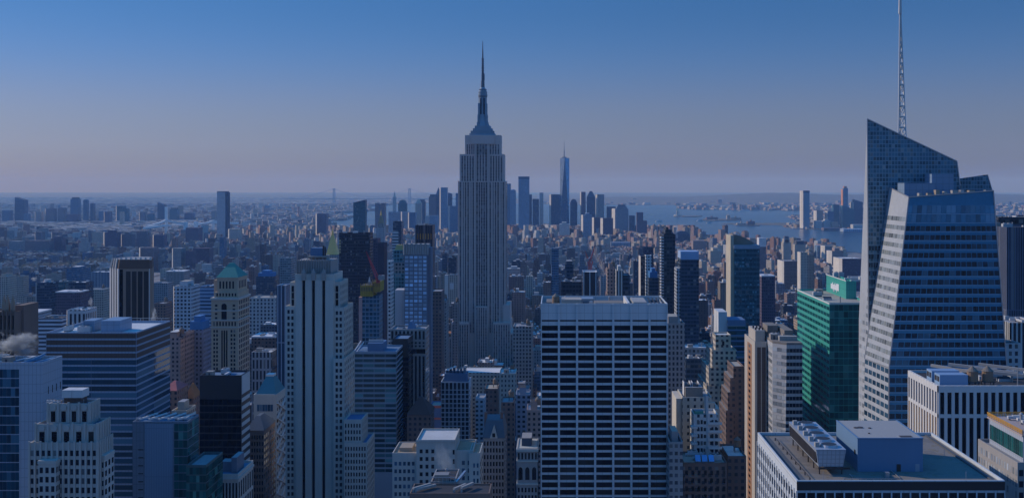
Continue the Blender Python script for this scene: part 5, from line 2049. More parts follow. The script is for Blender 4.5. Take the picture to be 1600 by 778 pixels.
 ('hospital_slab', 'wide slab of fine pale vertical lines beside the brown ribbed tower', 'apartment block', 142, 171, 425, 2200, 34, st((.3, .36, .42), 3, 60, .5, .99, (.05, .08, .12)), 445, ''),
 ('apartment_block', 'pale gridded block lit by yellowish windows beside the gothic crown', 'apartment block', 38, 60, 488, 1000, 26, st((.4, .42, .46), 2.6, 3.2, .6, .5, (.1, .1, .1)), 545, 'whitetop'),
 ('apartment_block', 'lavender block with long white ledge behind the broad glass block', 'apartment block', 60, 96, 497, 980, 26, WHB, 545, ''),
 ('apartment_block', 'white building with many tall windows over the roof of the broad glass block', 'apartment block', 105, 134, 484, 900, 22, st((.58, .58, .57), 3.6, 12, .5, .8), 512, 'edge'),
 ('apartment_block', 'pinkish apartment block with ragged roof beside the brown ribbed tower', 'apartment block', 136, 162, 452, 1600, 30, CRM, 490, 'tank'),
 ('apartment_block', 'cream block with bright top storey at the far edge beyond the gothic crown', 'apartment block', -4, 11, 432, 1700, 30, CRM, 470, 'pent'),
 ('apartment_block', 'blue grey block with twin chimneys beside the green pyramid tower', 'apartment block', 240, 262, 442, 1800, 30, GRY, 470, ''),
 ('apartment_block', 'dark block with pale top floors behind the white gridded corner tower', 'apartment block', 259, 287, 424, 2000, 34, STN, 447, 'whitetop'),
 ('apartment_block', 'rust coloured block of small windows between the ribbed and white gridded towers', 'apartment block', 241, 258, 474, 1250, 24, BRK, 515, 'tank'),
 ('round_building', 'dull red roofed house between the glass block and the black slab', 'house', 253, 276, 610, 640, 20, BRK, 655, 'redroof'),
 ('small_house', 'small block with an orange pyramid roof beside the plain black slab', 'house', 289, 302, 622, 660, 14, BRK, 650, 'orangeroof'),
 ('small_house', 'small pale shed roofs clustered beside the orange pyramid roof', 'house', 268, 291, 641, 600, 16, CRM, 665, 'pent'),
 # housing slabs
 ('housing_slab', 'short grey housing slab with two pale ends in the hazy low district', 'apartment block', 14, 32, 377, 4300, 40, GRY, 398, ''),
 ('housing_slab', 'long grey purple housing slab with fine ribs in the hazy low district', 'apartment block', 39, 77, 376, 4200, 40, SLABB, 396, ''),
 ('housing_slab', 'dark housing slab next to the long ribbed grey purple slab', 'apartment block', 79, 96, 373, 4250, 40, PUR, 396, 'pent'),
 ('housing_slab', 'slim housing tower with one bright edge above the ribbed housing slab', 'apartment block', 55, 64, 363, 4900, 40, SLABB, 378, 'edge'),
 ('housing_slab', 'slim housing tower with bright edge above the dark housing slab', 'apartment block', 81, 91, 363, 4800, 40, SLABB, 376, 'edge'),
 ('housing_slab', 'pair of pale housing blocks standing before the white bridge', 'apartment block', 144, 158, 362, 4600, 40, CRM, 378, ''),
 ('housing_slab', 'dark wide housing slab with bright end wall below the white bridge', 'apartment block', 163, 183, 363, 4400, 40, PUR, 384, 'edge pent'),
 ('housing_slab', 'second dark housing slab in the row below the white bridge', 'apartment block', 190, 206, 366, 4450, 40, SLABB, 384, 'pent edge'),
 ('housing_slab', 'dark blue housing slab closing the row below the white bridge', 'apartment block', 213, 230, 364, 4500, 40, SLABB, 386, 'pent'),
 ('housing_slab', 'brown housing slab under the white bridge span', 'apartment block', 240, 256, 367, 4550, 40, PUR, 388, 'edge'),
 ('housing_slab', 'purple housing slab near the checkered hazy tower', 'apartment block', 290, 310, 356, 5000, 60, PUR, 375, ''),
 ('housing_slab', 'pale paired housing towers beside the checkered hazy tower', 'apartment block', 358, 373, 358, 5000, 50, CRM, 372, 'edge'),
 ('housing_slab', 'blue slab standing alone below the checkered hazy tower', 'apartment block', 343, 350, 371, 3600, 30, BLU, 396, ''),
 ('housing_slab', 'brown slab with white end among low roofs before the white bridge', 'apartment block', 219, 240, 387, 3300, 40, SLABB, 405, 'edge'),
 ('housing_slab', 'grey slab with bright end among low roofs below the checkered hazy tower', 'apartment block', 270, 283, 388, 3200, 40, GRY, 410, 'edge'),
 ('housing_slab', 'small dark slab between two grey slabs below the checkered hazy tower', 'apartment block', 290, 300, 392, 3200, 36, PUR, 408, ''),
 ('housing_slab', 'wide purple slab below the checkered hazy tower', 'apartment block', 301, 327, 388, 3300, 40, PUR, 405, ''),
 # across the river
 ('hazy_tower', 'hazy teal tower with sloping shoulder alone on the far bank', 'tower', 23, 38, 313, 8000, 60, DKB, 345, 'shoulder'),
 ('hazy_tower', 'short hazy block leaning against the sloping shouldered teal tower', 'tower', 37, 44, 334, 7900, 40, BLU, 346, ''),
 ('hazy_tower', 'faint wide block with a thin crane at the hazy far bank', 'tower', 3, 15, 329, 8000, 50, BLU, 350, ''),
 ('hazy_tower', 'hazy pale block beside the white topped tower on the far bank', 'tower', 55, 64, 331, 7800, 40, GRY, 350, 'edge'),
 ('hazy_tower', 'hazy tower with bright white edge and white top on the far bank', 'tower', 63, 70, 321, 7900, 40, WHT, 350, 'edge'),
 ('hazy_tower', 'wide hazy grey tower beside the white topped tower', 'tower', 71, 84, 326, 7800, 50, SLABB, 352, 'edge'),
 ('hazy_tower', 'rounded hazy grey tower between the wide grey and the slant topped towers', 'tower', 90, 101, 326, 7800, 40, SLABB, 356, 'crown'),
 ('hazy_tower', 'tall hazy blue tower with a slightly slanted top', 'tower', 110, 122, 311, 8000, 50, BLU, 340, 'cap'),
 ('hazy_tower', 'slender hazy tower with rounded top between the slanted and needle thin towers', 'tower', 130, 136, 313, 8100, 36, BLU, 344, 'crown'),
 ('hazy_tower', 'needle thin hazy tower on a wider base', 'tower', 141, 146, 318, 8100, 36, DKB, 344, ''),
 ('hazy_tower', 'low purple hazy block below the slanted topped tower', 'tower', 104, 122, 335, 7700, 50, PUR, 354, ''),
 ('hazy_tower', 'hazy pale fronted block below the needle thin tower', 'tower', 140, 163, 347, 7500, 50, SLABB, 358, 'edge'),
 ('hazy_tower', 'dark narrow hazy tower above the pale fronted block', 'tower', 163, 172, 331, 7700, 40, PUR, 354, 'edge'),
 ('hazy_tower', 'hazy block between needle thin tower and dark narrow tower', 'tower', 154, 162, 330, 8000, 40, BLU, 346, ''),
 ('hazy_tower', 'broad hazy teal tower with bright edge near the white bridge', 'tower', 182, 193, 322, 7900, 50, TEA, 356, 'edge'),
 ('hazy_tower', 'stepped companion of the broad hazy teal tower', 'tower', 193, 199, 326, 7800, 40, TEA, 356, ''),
 ('hazy_tower', 'thin sunlit slab before the broad hazy teal tower', 'tower', 187, 192, 331, 7300, 30, CRM, 360, ''),
 ('hazy_tower', 'dark round topped hazy tower behind the bridge tower', 'tower', 246, 257, 320, 8300, 50, DKB, 345, 'shoulder'),
 ('hazy_tower', 'hazy block with pale brown storeys behind the white bridge', 'tower', 265, 277, 327, 8200, 50, TEA, 346, 'cap'),
 ('hazy_tower', 'wide dark hazy slab behind the white bridge span', 'tower', 288, 301, 333, 8200, 50, PUR, 354, ''),
 ('hazy_tower', 'hazy grey tower hugging the checkered hazy tower', 'tower', 330, 337, 330, 7600, 40, GRY, 358, ''),
 ('hazy_tower', 'hazy pair of pale blocks left of the bridge tower'.replace('left of', 'just before'), 'tower', 218, 226, 331, 8000, 40, SLABB, 352, 'edge'),
 ('hazy_tower', 'hazy grey green block between the broad teal tower and the bridge tower', 'tower', 230, 239, 335, 8000, 40, TEA, 352, ''),
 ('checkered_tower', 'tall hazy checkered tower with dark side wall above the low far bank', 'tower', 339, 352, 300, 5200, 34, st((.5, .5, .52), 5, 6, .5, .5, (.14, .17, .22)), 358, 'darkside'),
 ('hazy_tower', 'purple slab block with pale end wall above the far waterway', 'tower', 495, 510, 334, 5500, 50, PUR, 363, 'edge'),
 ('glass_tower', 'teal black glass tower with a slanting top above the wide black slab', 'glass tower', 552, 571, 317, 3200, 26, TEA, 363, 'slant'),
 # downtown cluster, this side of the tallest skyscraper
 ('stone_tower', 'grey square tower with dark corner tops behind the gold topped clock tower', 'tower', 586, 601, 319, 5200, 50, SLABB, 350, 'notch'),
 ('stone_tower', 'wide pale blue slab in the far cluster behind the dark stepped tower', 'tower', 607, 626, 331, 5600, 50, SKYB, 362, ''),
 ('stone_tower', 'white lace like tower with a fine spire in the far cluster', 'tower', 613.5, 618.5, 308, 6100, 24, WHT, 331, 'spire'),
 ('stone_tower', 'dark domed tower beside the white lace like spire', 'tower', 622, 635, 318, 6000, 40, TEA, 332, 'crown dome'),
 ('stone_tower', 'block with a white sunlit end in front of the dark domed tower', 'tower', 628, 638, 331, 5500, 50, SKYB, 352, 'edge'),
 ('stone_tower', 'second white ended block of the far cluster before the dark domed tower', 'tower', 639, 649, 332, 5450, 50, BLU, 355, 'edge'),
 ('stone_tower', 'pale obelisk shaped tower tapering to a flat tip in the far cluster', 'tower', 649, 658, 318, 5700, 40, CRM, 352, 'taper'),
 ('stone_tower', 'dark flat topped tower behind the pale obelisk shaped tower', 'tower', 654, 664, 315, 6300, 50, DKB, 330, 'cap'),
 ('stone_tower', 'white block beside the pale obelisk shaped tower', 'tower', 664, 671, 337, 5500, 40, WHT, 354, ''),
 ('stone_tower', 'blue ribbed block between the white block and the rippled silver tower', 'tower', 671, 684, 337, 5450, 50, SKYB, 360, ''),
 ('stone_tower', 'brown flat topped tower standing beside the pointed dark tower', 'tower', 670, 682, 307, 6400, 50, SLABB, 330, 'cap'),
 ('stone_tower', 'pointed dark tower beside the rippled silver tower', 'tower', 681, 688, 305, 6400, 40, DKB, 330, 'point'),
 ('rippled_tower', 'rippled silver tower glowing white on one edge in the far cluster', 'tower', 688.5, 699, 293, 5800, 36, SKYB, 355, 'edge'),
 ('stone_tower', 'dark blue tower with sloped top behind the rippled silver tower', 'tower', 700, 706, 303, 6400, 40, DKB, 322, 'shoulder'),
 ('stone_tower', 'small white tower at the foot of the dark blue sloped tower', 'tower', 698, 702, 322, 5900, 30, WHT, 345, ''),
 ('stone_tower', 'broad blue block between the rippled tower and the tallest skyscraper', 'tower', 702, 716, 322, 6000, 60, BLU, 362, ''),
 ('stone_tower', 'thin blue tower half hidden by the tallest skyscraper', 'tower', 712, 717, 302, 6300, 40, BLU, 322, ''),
 # downtown cluster beyond the tallest skyscraper
 ('hazy_tower', 'slim blue tower just clear of the tallest skyscraper', 'tower', 792, 798, 287, 6500, 40, BLU, 345, ''),
 ('hazy_tower', 'blue tower with ragged top beside the slim blue tower', 'tower', 797, 806, 298, 6400, 40, SKYB, 345, 'crown'),
 ('glass_tower', 'tall pale blue glass tower with dark crown band beyond the tallest skyscraper', 'glass tower', 810, 827, 276, 6000, 50, SKYB, 345, 'darkcrown'),
 ('hazy_tower', 'dark blue companion attached to the tall pale blue glass tower', 'tower', 827, 831, 304, 6100, 40, DKB, 345, ''),
 ('hazy_tower', 'short dark blue slab between the pale blue glass tower and the white thin tower', 'tower', 832, 842, 311, 6000, 50, DKB, 345, ''),
 ('hazy_tower', 'thin white uneven tower in the far cluster', 'tower', 843, 849, 301, 6200, 36, WHT, 342, ''),
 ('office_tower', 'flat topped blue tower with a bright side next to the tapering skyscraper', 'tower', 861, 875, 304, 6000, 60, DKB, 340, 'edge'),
 ('office_tower', 'dark round topped tower beside the tapering skyscraper', 'tower', 891, 902, 316, 6100, 50, DKB, 350, 'crown dome'),
 ('office_tower', 'white crane roofed block below the tapering skyscraper', 'tower', 874, 890, 350, 5200, 50, WHT, 366, 'pent'),
 ('office_tower', 'slim dark tower with notched top and a sunny edge beyond the dark round topped tower', 'tower', 908, 915, 300, 5900, 40, PUR, 336, 'edge'),
 ('office_tower', 'dark pyramid shouldered tower beside the slim notched tower', 'tower', 917, 930, 308, 6300, 50, DKB, 340, 'taper'),
 ('office_tower', 'flat topped grey tower with white panel and bright edge', 'tower', 933, 944, 304, 5900, 50, GRY, 340, 'edge'),
 ('office_tower', 'white glass block below the slim notched tower', 'tower', 911, 925, 336, 5000, 50, SKYB, 362, 'edge pent'),
 ('office_tower', 'brown block with a bright side below the flat topped grey tower', 'tower', 942, 958, 341, 4900, 50, PUR, 362, 'edge'),
 ('office_tower', 'purple brown block between the white glass block and the brown block', 'tower', 928, 940, 340, 5100, 50, PUR, 355, 'edge'),
 ('office_tower', 'dark blue block behind the stepped bulky tower by the bay', 'tower', 948, 962, 323, 6200, 50, DKB, 345, ''),
 ('office_tower', 'bulky stepped tower with chamfered top and white side by the bay', 'tower', 961, 982, 326, 5700, 60, st((.3, .33, .38), 3, 4, .6, .6), 356, 'edge stepped'),
 ('office_tower', 'low dark blue slab beside the bulky stepped tower', 'tower', 983, 992, 337, 6000, 50, DKB, 360, ''),
 ('office_tower', 'reddish tower at the water edge of the far cluster', 'tower', 995, 1005, 332, 5600, 44, PUR, 362, ''),
 ('office_tower', 'shorter reddish block stepping down to the water', 'tower', 1005, 1011, 345, 5600, 44, PUR, 363, ''),
 ('wharf_block', 'long blue grey warehouse with even bays among sunny roofs', 'warehouse', 955, 985, 379, 4600, 60, st((.28, .33, .42), 6, 5, .5, .7), 390, ''),
 ('wharf_block', 'dark green domed mass at the river edge behind the dark balcony slab', 'warehouse', 1055, 1078, 366, 5000, 60, DKB, 378, 'crown'),
 ('brick_block', 'tall sunlit slab beside the round shouldered cream tower near the river', 'apartment block', 1251, 1262, 394, 2300, 26, CRM, 430, 'edge'),
 ('brick_block', 'round shouldered cream tower standing among brown blocks near the river', 'apartment block', 1262, 1272, 398, 2350, 26, TAN, 430, 'pent'),
 ('brick_block', 'wide red brick block in shade beyond the cream towers near the river', 'apartment block', 1225, 1248, 408, 2500, 60, BRK, 440, 'edge'),
 ('brick_block', 'large shaded purple block beside the angular blue glass skyscraper', 'apartment block', 1316, 1348, 404, 2700, 70, PUR, 432, 'edge'),
 ('brick_block', 'cream tower stepping up near the river shore', 'apartment block', 1224, 1236, 379, 3500, 36, CRM, 405, 'pent stepped'),
 ('brick_block', 'dark frame topped tower on the river shore', 'apartment block', 1242, 1259, 382, 3600, 36, CRM, 405, 'cap'),
 ('brick_block', 'pale twin glass block at the river shore', 'apartment block', 1277, 1289, 384, 3700, 40, SKYB, 400, ''),
 ('brick_block', 'pale grey block beside the twin glass block at the river shore', 'apartment block', 1289, 1301, 384, 3650, 40, GRY, 400, 'edge'),
 ('brick_block', 'reddish stepped block on the river shore', 'apartment block', 1300, 1318, 392, 3400, 40, PNK, 415, 'pent edge'),
 ('brick_block', 'long cream slab with sunny side below the river shore', 'apartment block', 1110, 1127, 392, 3500, 60, CRM, 410, 'pent'),
 ('brick_block', 'pink sunlit warehouse near the dark green domed mass', 'warehouse', 1083, 1103, 376, 4300, 60, PNK, 392, ''),
 # across the big river
 ('glass_tower', 'tall pale tower with dark crown frame alone on the far river bank', 'glass tower', 1255, 1265, 298, 6700, 60, st((.3, .34, .38), 3, 4, .6, .6, (.08, .12, .16)), 357, 'edge darkcrown'),
 ('apartment_tower', 'tall slim tower with orange upper storeys on the far river bank', 'apartment tower', 1318, 1325, 294, 6900, 44, SKYB, 352, 'orangetop'),
 ('office_tower', 'dark blue round shouldered tower beside the slim orange topped tower', 'tower', 1334, 1348, 316, 6900, 50, DKB, 350, 'shoulder edge'),
 ('office_tower', 'teal wedge shaped block at the foot of the slim orange topped tower', 'tower', 1316, 1335, 327, 6600, 50, TEA, 354, 'shoulder'),
 ('office_tower', 'slim teal tower beside the teal wedge shaped block', 'tower', 1302, 1312, 320, 7000, 44, TEA, 350, ''),
 ('office_tower', 'blue block stepping up to the slim teal tower', 'tower', 1293, 1303, 330, 6900, 44, BLU, 352, 'edge'),
 ('office_tower', 'tan block with dark side on the far river bank', 'tower', 1276, 1286, 329, 6900, 50, TAN, 350, 'edge'),
 ('wharf_block', 'white block on the far bank below the tan block', 'tower', 1274, 1284, 345, 6700, 60, WHT, 358, ''),
 ('wharf_block', 'white stepped block at the far bank below the blue stepping block', 'tower', 1287, 1298, 345, 6700, 60, WHT, 358, 'pent'),
 ('wharf_block', 'small bright block below the slim teal tower', 'tower', 1301, 1310, 347, 6650, 50, CRM, 356, ''),
 ('pier_shed', 'long low purple pier shed on the far river bank', 'pier shed', 1287, 1316, 356, 6400, 60, SLABB, 365, ''),
 ('pier_shed', 'low white and blue pier building beside the angular blue glass skyscraper', 'pier shed', 1318, 1349, 358, 6200, 80, st((.4, .5, .65), 12, 9, .6, .5), 367, ''),
 ('pier_shed', 'white pier shed further along the far river bank', 'pier shed', 1333, 1350, 351, 6500, 60, WHT, 358, ''),
 ('pier_shed', 'flat white landing shed reaching into the river', 'pier shed', 1239, 1262, 356.5, 6690, 30, WHT, 358, ''),
]


def crown_round(t, mb, x0, x1, y0, y1, z, h, sty):
    n = 5
    for k in range(n):
        a, b = k / n, (k + 1) / n
        f0, f1 = math.sqrt(max(0, 1 - a * a)), math.sqrt(max(0, 1 - b * b)) * .98 + .02
        cx_, w = (x0 + x1) / 2, (x1 - x0) / 2
        mb.prism([(cx_ - w * f0, y0), (cx_ + w * f0, y0), (cx_ + w * f0, y1), (cx_ - w * f0, y1)], z + h * a, z + h * b, sty,
                 p1=[(cx_ - w * f1, y0), (cx_ + w * f1, y0), (cx_ + w * f1, y1), (cx_ - w * f1, y1)])


ROOFCYC = ['grey', 'white', 'black', 'tan', 'grey', 'white']
for i, (kind, label, cat, a, b, yt, D, dep, sty, yb, ex) in enumerate(MID):
    rr = random.Random(i * 13 + 5)
    ex = ex.split()
    far = D > 3000
    fam = {'housing_slab': 'housing slabs on the low district', 'hazy_tower': 'hazy towers of the far skyline'}.get(kind)
    t = tower(kind, label, cat, a, b, yt, D, dep, sty, yb=yb, roof='white' if ('white' in ex or 'whiteroof' in ex) else rr.choice(ROOFCYC), par=1.0 if not far else .5, floor=not far, group=fam)
    x0, x1, y0, y1, z = t.b
    W_ = x1 - x0
    s = 1 if a > CX else -1
    def mat_part(nm, fn, sty_):
        m = MB()
        fn(m)
        return link(nm, m.build(nm, CITY, t.org), t.o)
    if 'balc' in ex:
        m = MB()
        for k in range(44):
            zt = z - 3 - k * 3.1
            m.box(x0 - 3.2, x0 + .2, y0 - .8, y0 + 10, zt - 1.2, zt, plain((.6, .6, .6)))
        t.part('balcony', m, CITY, stuff=True)
        m = MB()
        m.box(x0 - 2.0, x0 - .01, y0 + .2, y1 - 2, 0, z - 2, DKG)
        t.part('side_wing', m, CITY)
    if 'crown' in ex and kind == 'dark_slab_tower':
        m = MB()
        m.box(x0 + 2, x1 - 3.5, y0 + 3, y1 - 3, z - 1, z + 4.5, sty)
        m.box(x0 + 3, x0 + 5.5, y0 + 5, y1 - 6, z + 4.5, z + 7, sty)
        t.part('crown', m, CITY)
    elif 'dome' in ex or 'crown' in ex:
        m = MB()
        crown_round(t, m, x0 + W_ * .08, x1 - W_ * .08, y0 + 1, y1 - 1, z - .2, W_ * (.45 if 'dome' in ex else .22), plain(sty[0]))
        t.part('crown', m, CITY)
    if 'bluecap' in ex:
        m = MB()
        m.box(x0 + .2, x1 - .2, y0 - .2, y1 - 1, z - 1, zz(393, D), plain((.32, .44, .62)))
        t.part('roof_box', m, CITY)
        m = MB()
        m.box(x0 - 3.6, x0 - .02, y0 + 1, y1, 0, z - 10, st((.4, .42, .45), 3, 3.5, .6, .6))
        t.part('side_wing', m, CITY)
    if 'bluecap2' in ex:
        m = MB()
        m.box(x0 + W_ * .1, x1 - W_ * .1, y0 + 2, y1 - 2, z - 1, z + 6, plain((.06, .2, .42)))
        m.box(x0 + W_ * .3, x1 - W_ * .3, y0 + 4, y1 - 4, z + 6, z + 10, plain((.06, .2, .42)))
        t.part('roof_box', m, CITY)
    if 'creamfin' in ex:
        m = MB()
        cream = plain((.5, .44, .34))
        m.box(x0 - 2.6, x0 - .02, y0 + 2, y1, 0, zz(368, D), cream)
        n = 8
        for k in range(n):
            u, v = k / n, (k + 1) / n
            za, zb_ = zz(367 + 13 * u ** 1.7, D), zz(367 + 13 * v ** 1.7, D)
            xa, xb = x0 + (W_ - 3.6) * u, x0 + (W_ - 3.6) * v
            m.prism([(xa, y0 + 6), (xb, y0 + 6), (xb, y1), (xa, y1)], z - 1, [za, zb_, zb_, za], plain((.27, .21, .16)))
        t.part('crown_fin', m, CITY)
        m = MB()
        m.box(x0 - .1, x1 + .1, y0 - .1, y1 - 8, z - 2.6, z + .4, plain((.3, .36, .44)))
        t.part('parapet_band', m, CITY)
        t.sty = None
        q = t.quad('f', zz(540, D), z - 3)
        t.panes(q, 10, 26, .62, .5, glassmat('glass_teal_bright', (.02, .08, .10), (.16, .40, .46), .3, .05, .7), 'window')
    if 'edge' in ex:  # sunlit side put in as a pale wedge turned towards the sun
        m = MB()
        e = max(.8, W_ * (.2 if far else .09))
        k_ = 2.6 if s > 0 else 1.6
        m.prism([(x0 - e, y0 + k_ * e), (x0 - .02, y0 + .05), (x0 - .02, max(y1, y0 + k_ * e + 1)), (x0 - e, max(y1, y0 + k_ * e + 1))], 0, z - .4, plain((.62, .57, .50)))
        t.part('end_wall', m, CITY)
    if 'pent' in ex:
        penthouse(t, x0 + W_ * .25, x1 - W_ * .3, y0 + 4, y1 - 4, z - 1.2, z + (4 if not far else 9), plain(tuple(c * .9 for c in sty[0])), roof=rr.choice(ROOFCYC))
    if 'cap' in ex:
        penthouse(t, x0 + W_ * .15, x1 - W_ * .15, y0 + 3, y1 - 3, z - .6, z + (3 if not far else 12), plain((.08, .09, .11)))
    if 'tank' in ex:
        plant(t, 'water_tank', x0 + W_ * .75, y0 + dep * .5, z - 1.1, 1.0)
    if 'crowded' in ex or (not far and W_ > 14 and 'whiteroof' not in ex and 'hip' not in ex):
        clutter(t, 4, rr)
    if 'whitetop' in ex or 'whitecap' in ex:
        m = MB()
        m.box(x0 - .3, x1 + .3, y0 - .3, y1 + .3, z - (1 if 'whitetop' in ex else 24), z + .3, plain((.62, .62, .62)))
        t.part('parapet_band' if 'whitetop' in ex else 'top_box', m, CITY)
    if 'whitecore' in ex:
        m = MB()
        m.box(x0 - 6.4, x0 - .02, y0 + 3, y1 + 6, 0, zz(488, D), plain((.58, .58, .57)))
        t.part('core_wall', m, CITY)
        m = MB()
        m.box(x0 + .1, x1 - .1, y0 - .15, y1, zz(507, D), z + .2, plain((.12, .2, .32)))
        t.part('top_panel', m, CITY)
        t.sty = None
        t.panes(t.quad('f', zz(592, D), zz(508, D)), 2, 10, .97, .52, G_TEAL, 'window_band')
    if 'steps' in ex:
        for k, (p, q, r_, dy) in enumerate(((1112, 1150, 546, 2), (1106, 1152, 573, 4), (1102, 1146, 600, 6), (1100, 1140, 632, 8))):
            m = MB()
            blockpar(t, m, xx(p, D), xx(q, D), D - dy, D + 20 + dy * 3, 0, zz(r_, D), .8, sty)
            m.box(xx(p, D) - .05, xx(p, D) + .8, D - dy - .05, D - dy + .8, zz(r_, D), zz(r_, D) + 2.2, plain(sty[0]))
            t.part('setback', m, CITY)
        FOOT.append((xx(1100, D), xx(1150, D), D - 8, D + 44, zz(600, D), 720, None))
        t.panes(t.quad('f', zz(560, D), zz(528, D), .35, .65), 1, 2, .5, .4, G_BLACK)
    if 'steps2' in ex:
        for k, (p, q, r_, dy) in enumerate(((1141, 1150, 590, 1), (1137, 1148, 612, 2), (1134, 1146, 640, 3))):
            m = MB()
            m.box(xx(p, D), xx(q, D), D - dy * .5 + .4, D + 24 + dy, 0, zz(r_, D), sty, plain((.3, .28, .26)))
            t.part('setback', m, CITY)
        FOOT.append((xx(1134, D), xx(1150, D), D - 2, D + 27, zz(612, D), 740, None))
    if 'twin' in ex:
        for k, px in enumerate((1073, 1086)):
            m = MB()
            X = xx(px, D + 8)
            m.box(X - 1.5, X + 1.5, D + 6, D + 12, z - .8, z + 5.5, plain((.12, .12, .12)))
            for sx in (-1.7, 1.5):
                m.box(X + sx, X + sx + .25, D + 5.8, D + 12.2, z - .8, z + 6.5, plain((.62, .62, .62)))
            t.part('roof_frame', m, CITY)
        penthouse(t, x0 + 2, x0 + 11, y0 + 3, y0 + 15, z - 1, z + 4.4, plain((.26, .24, .21)))
        m = MB()
        m.box(x0 - 3, x0 - .02, y0 + 1, y1, 0, z - 1, plain((.55, .5, .42)))
        m.box(x0 + W_ * .72, x1 + 1.6, y0 - 1.4, y0 - .02, 0, z - 2.5, sty)
        m.box(x1 + .02, x1 + 4, y0 - 1, y1 - 4, 0, z - 6, sty)
        t.part('side_wing', m, CITY)
    if 'balconies' in ex:
        for k in range(5):
            m = MB()
            zt = z - 4.6 - k * 4
            m.box(x1 - 5, x1 + 1.8, y0 - 1.4, y0 + 3, zt - .35, zt, plain((.6, .6, .58)))
            m.box(x1 - 5, x1 + 1.8, y0 - 1.4, y0 - 1.3, zt, zt + 1, plain((.6, .6, .58)))
            t.part('balcony', m, CITY)
        for k in range(4):
            m = MB()
            zt = z - 6.6 - k * 4
            m.box(x0 - 1.4, x0 + 1.8, y0 - 1.2, y0 + 3, zt - .35, zt + .8, plain((.6, .6, .58)))
            t.part('balcony', m, CITY)
        m = MB()
        xc = x0 + W_ * .58
        m.beam((xc, y0 - .2, z + 3), (xc, y0 - .2, z - 16), .5, plain((.65, .65, .65)))
        m.beam((xc, y0 - .2, z - 16), (xc + 1.8, y0 - .2, z - 20), .5, plain((.65, .65, .65)))
        t.part('downpipe', m, CITY)
        penthouse(t, x0 + .5, x0 + 5, y0 + 1, y0 + 6, z - 1, z + 1.4, plain((.08, .3, .22)))
        penthouse(t, x0 + W_ * .5, x0 + W_ * .62, y0 + 1, y0 + 5, z - 1, z + 9, plain((.6, .6, .58)))
        t.sty = None
        t.grid('f', 2, 3.5, .6, .6, G_DARK, z - 2, z - 20, .1, .4)
        t.grid('f', 2, 3.5, .6, .6, G_DARK, z - 2, z - 20, .7, .98)
    if 'skylights' in ex:
        for k in range(3):
            m = MB()
            X = xx(1087 + k * 10.5, D)
            m.prism([(X, y0 + 1), (X + 2.7, y0 + 1), (X + 2.7, y0 + 4), (X, y0 + 4)], z - 1, [z + .2, z + .2, z + 2.6, z + 2.6], plain((.2, .2, .2)))
            m.quad([(X + .1, y0 + .98, z + .28), (X + 2.6, y0 + .98, z + .28), (X + 2.6, y0 + 3.98, z + 2.68), (X + .1, y0 + 3.98, z + 2.68)], plain((.10, .38, .75)))
            t.part('skylight', m, CITY)
        clutter(t, 6, rr)
        t.sty = None
        t.grid('f', 7, 3.8, .45, .6, G_BLACK, z - 3)
    if 'amber' in ex:
        t.sty = None
        t.panes(t.quad('f', zz(374, D), zz(365, D), .06, .98), 6, 1, .35, 1, G_AMB, 'lit_window')
    if 'litedge' in ex:
        m = MB()
        for k in range(5):
            m.box(x0 - .3, x0 + 2, y0 - .3, y0 + 3, zz(376 + k * 4.4, D) - 1.3, zz(376 + k * 4.4, D) + 1.0, plain((.5, .36, .2)))
        t.part('corner_window', m, CITY, stuff=True)
    if 'litfloors' in ex:
        m = MB()
        m.box(x0 - 1.2, x1 - 5, y0 - 1, y0 + 6, 0, zz(361, D), st((.5, .54, .56), 60, 5, .99, .5, (.06, .1, .12)))
        t.part('front_wing', m, CITY)
    if 'tealtop' in ex:
        m = MB()
        tl_ = st((.10, .26, .3), 2.6, 3.3, .8, .75, (.03, .1, .12))
        m.box(x0 - .5, x1 + .3, y0 - 1.0, y0 - .02, 0, zz(427, D), tl_)
        t.part('teal_front', m, CITY)
        m = MB()
        m.box(xx(614, D), xx(628, D), y0 + 2, y1 - 2, z - 1, zz(391, D), tl_)
        t.part('upper_block', m, CITY)
        m = MB()
        m.prism([(xx(616, D), y0 + 3), (xx(628, D), y0 + 3), (xx(628, D), y1 - 3), (xx(616, D), y1 - 3)], zz(391, D), zz(383, D), plain((.5, .36, .14)),
                p1=[(xx(618, D), y0 + 5), (xx(627, D), y0 + 5), (xx(627, D), y1 - 5), (xx(618, D), y1 - 5)])
        t.part('gold_crown', m, CITY)
    if 'yellow' in ex:
        m = MB()
        X0, X1 = xx(564, D), xx(594, D)
        for (p, q, za, zb_) in ((564, 583, 446, 463), (583, 594, 440, 456)):
            X0, X1 = xx(p, D), xx(q, D)
            m.box(X0, X1, y0 - 1, y1 + 1, zz(zb_, D), zz(za, D), plain((.42, .29, .04)), plain((.1, .08, .05)))
            m.box(X0 - .3, X1 + .3, y0 - 1.3, y0 - 1.0, (zz(zb_, D) + zz(za, D)) / 2, zz(za, D) - 1.2, plain((.2, .15, .06)))
            for j in range(6):
                xx_ = X0 + (X1 - X0) * j / 5
                m.box(xx_ - .2, xx_ + .2, y0 - 1.4, y0 - 1.1, zz(zb_, D), zz(za, D) + 1.8, plain((.45, .3, .05)))
        t.part('safety_netting', m, CITY)
        m = MB()
        m.box(x0 - .02 - 2.6, x0 - .02, y0 - .5, y1, 0, z - 1, plain((.55, .32, .28)))
        t.part('side_wing', m, CITY)
    if 'whiteend' in ex:
        m = MB()
        m.box(x0 - .3, x0 + W_ * .25, y0 - .4, y0 + 4, 0, z + .2, plain((.62, .6, .56)))
        m.box(x0 + W_ * .38, x0 + W_ * .66, y0 - .35, y0 + .1, z - 22, z - 12, plain((.6, .58, .56)))
        t.part('end_wall', m, CITY)
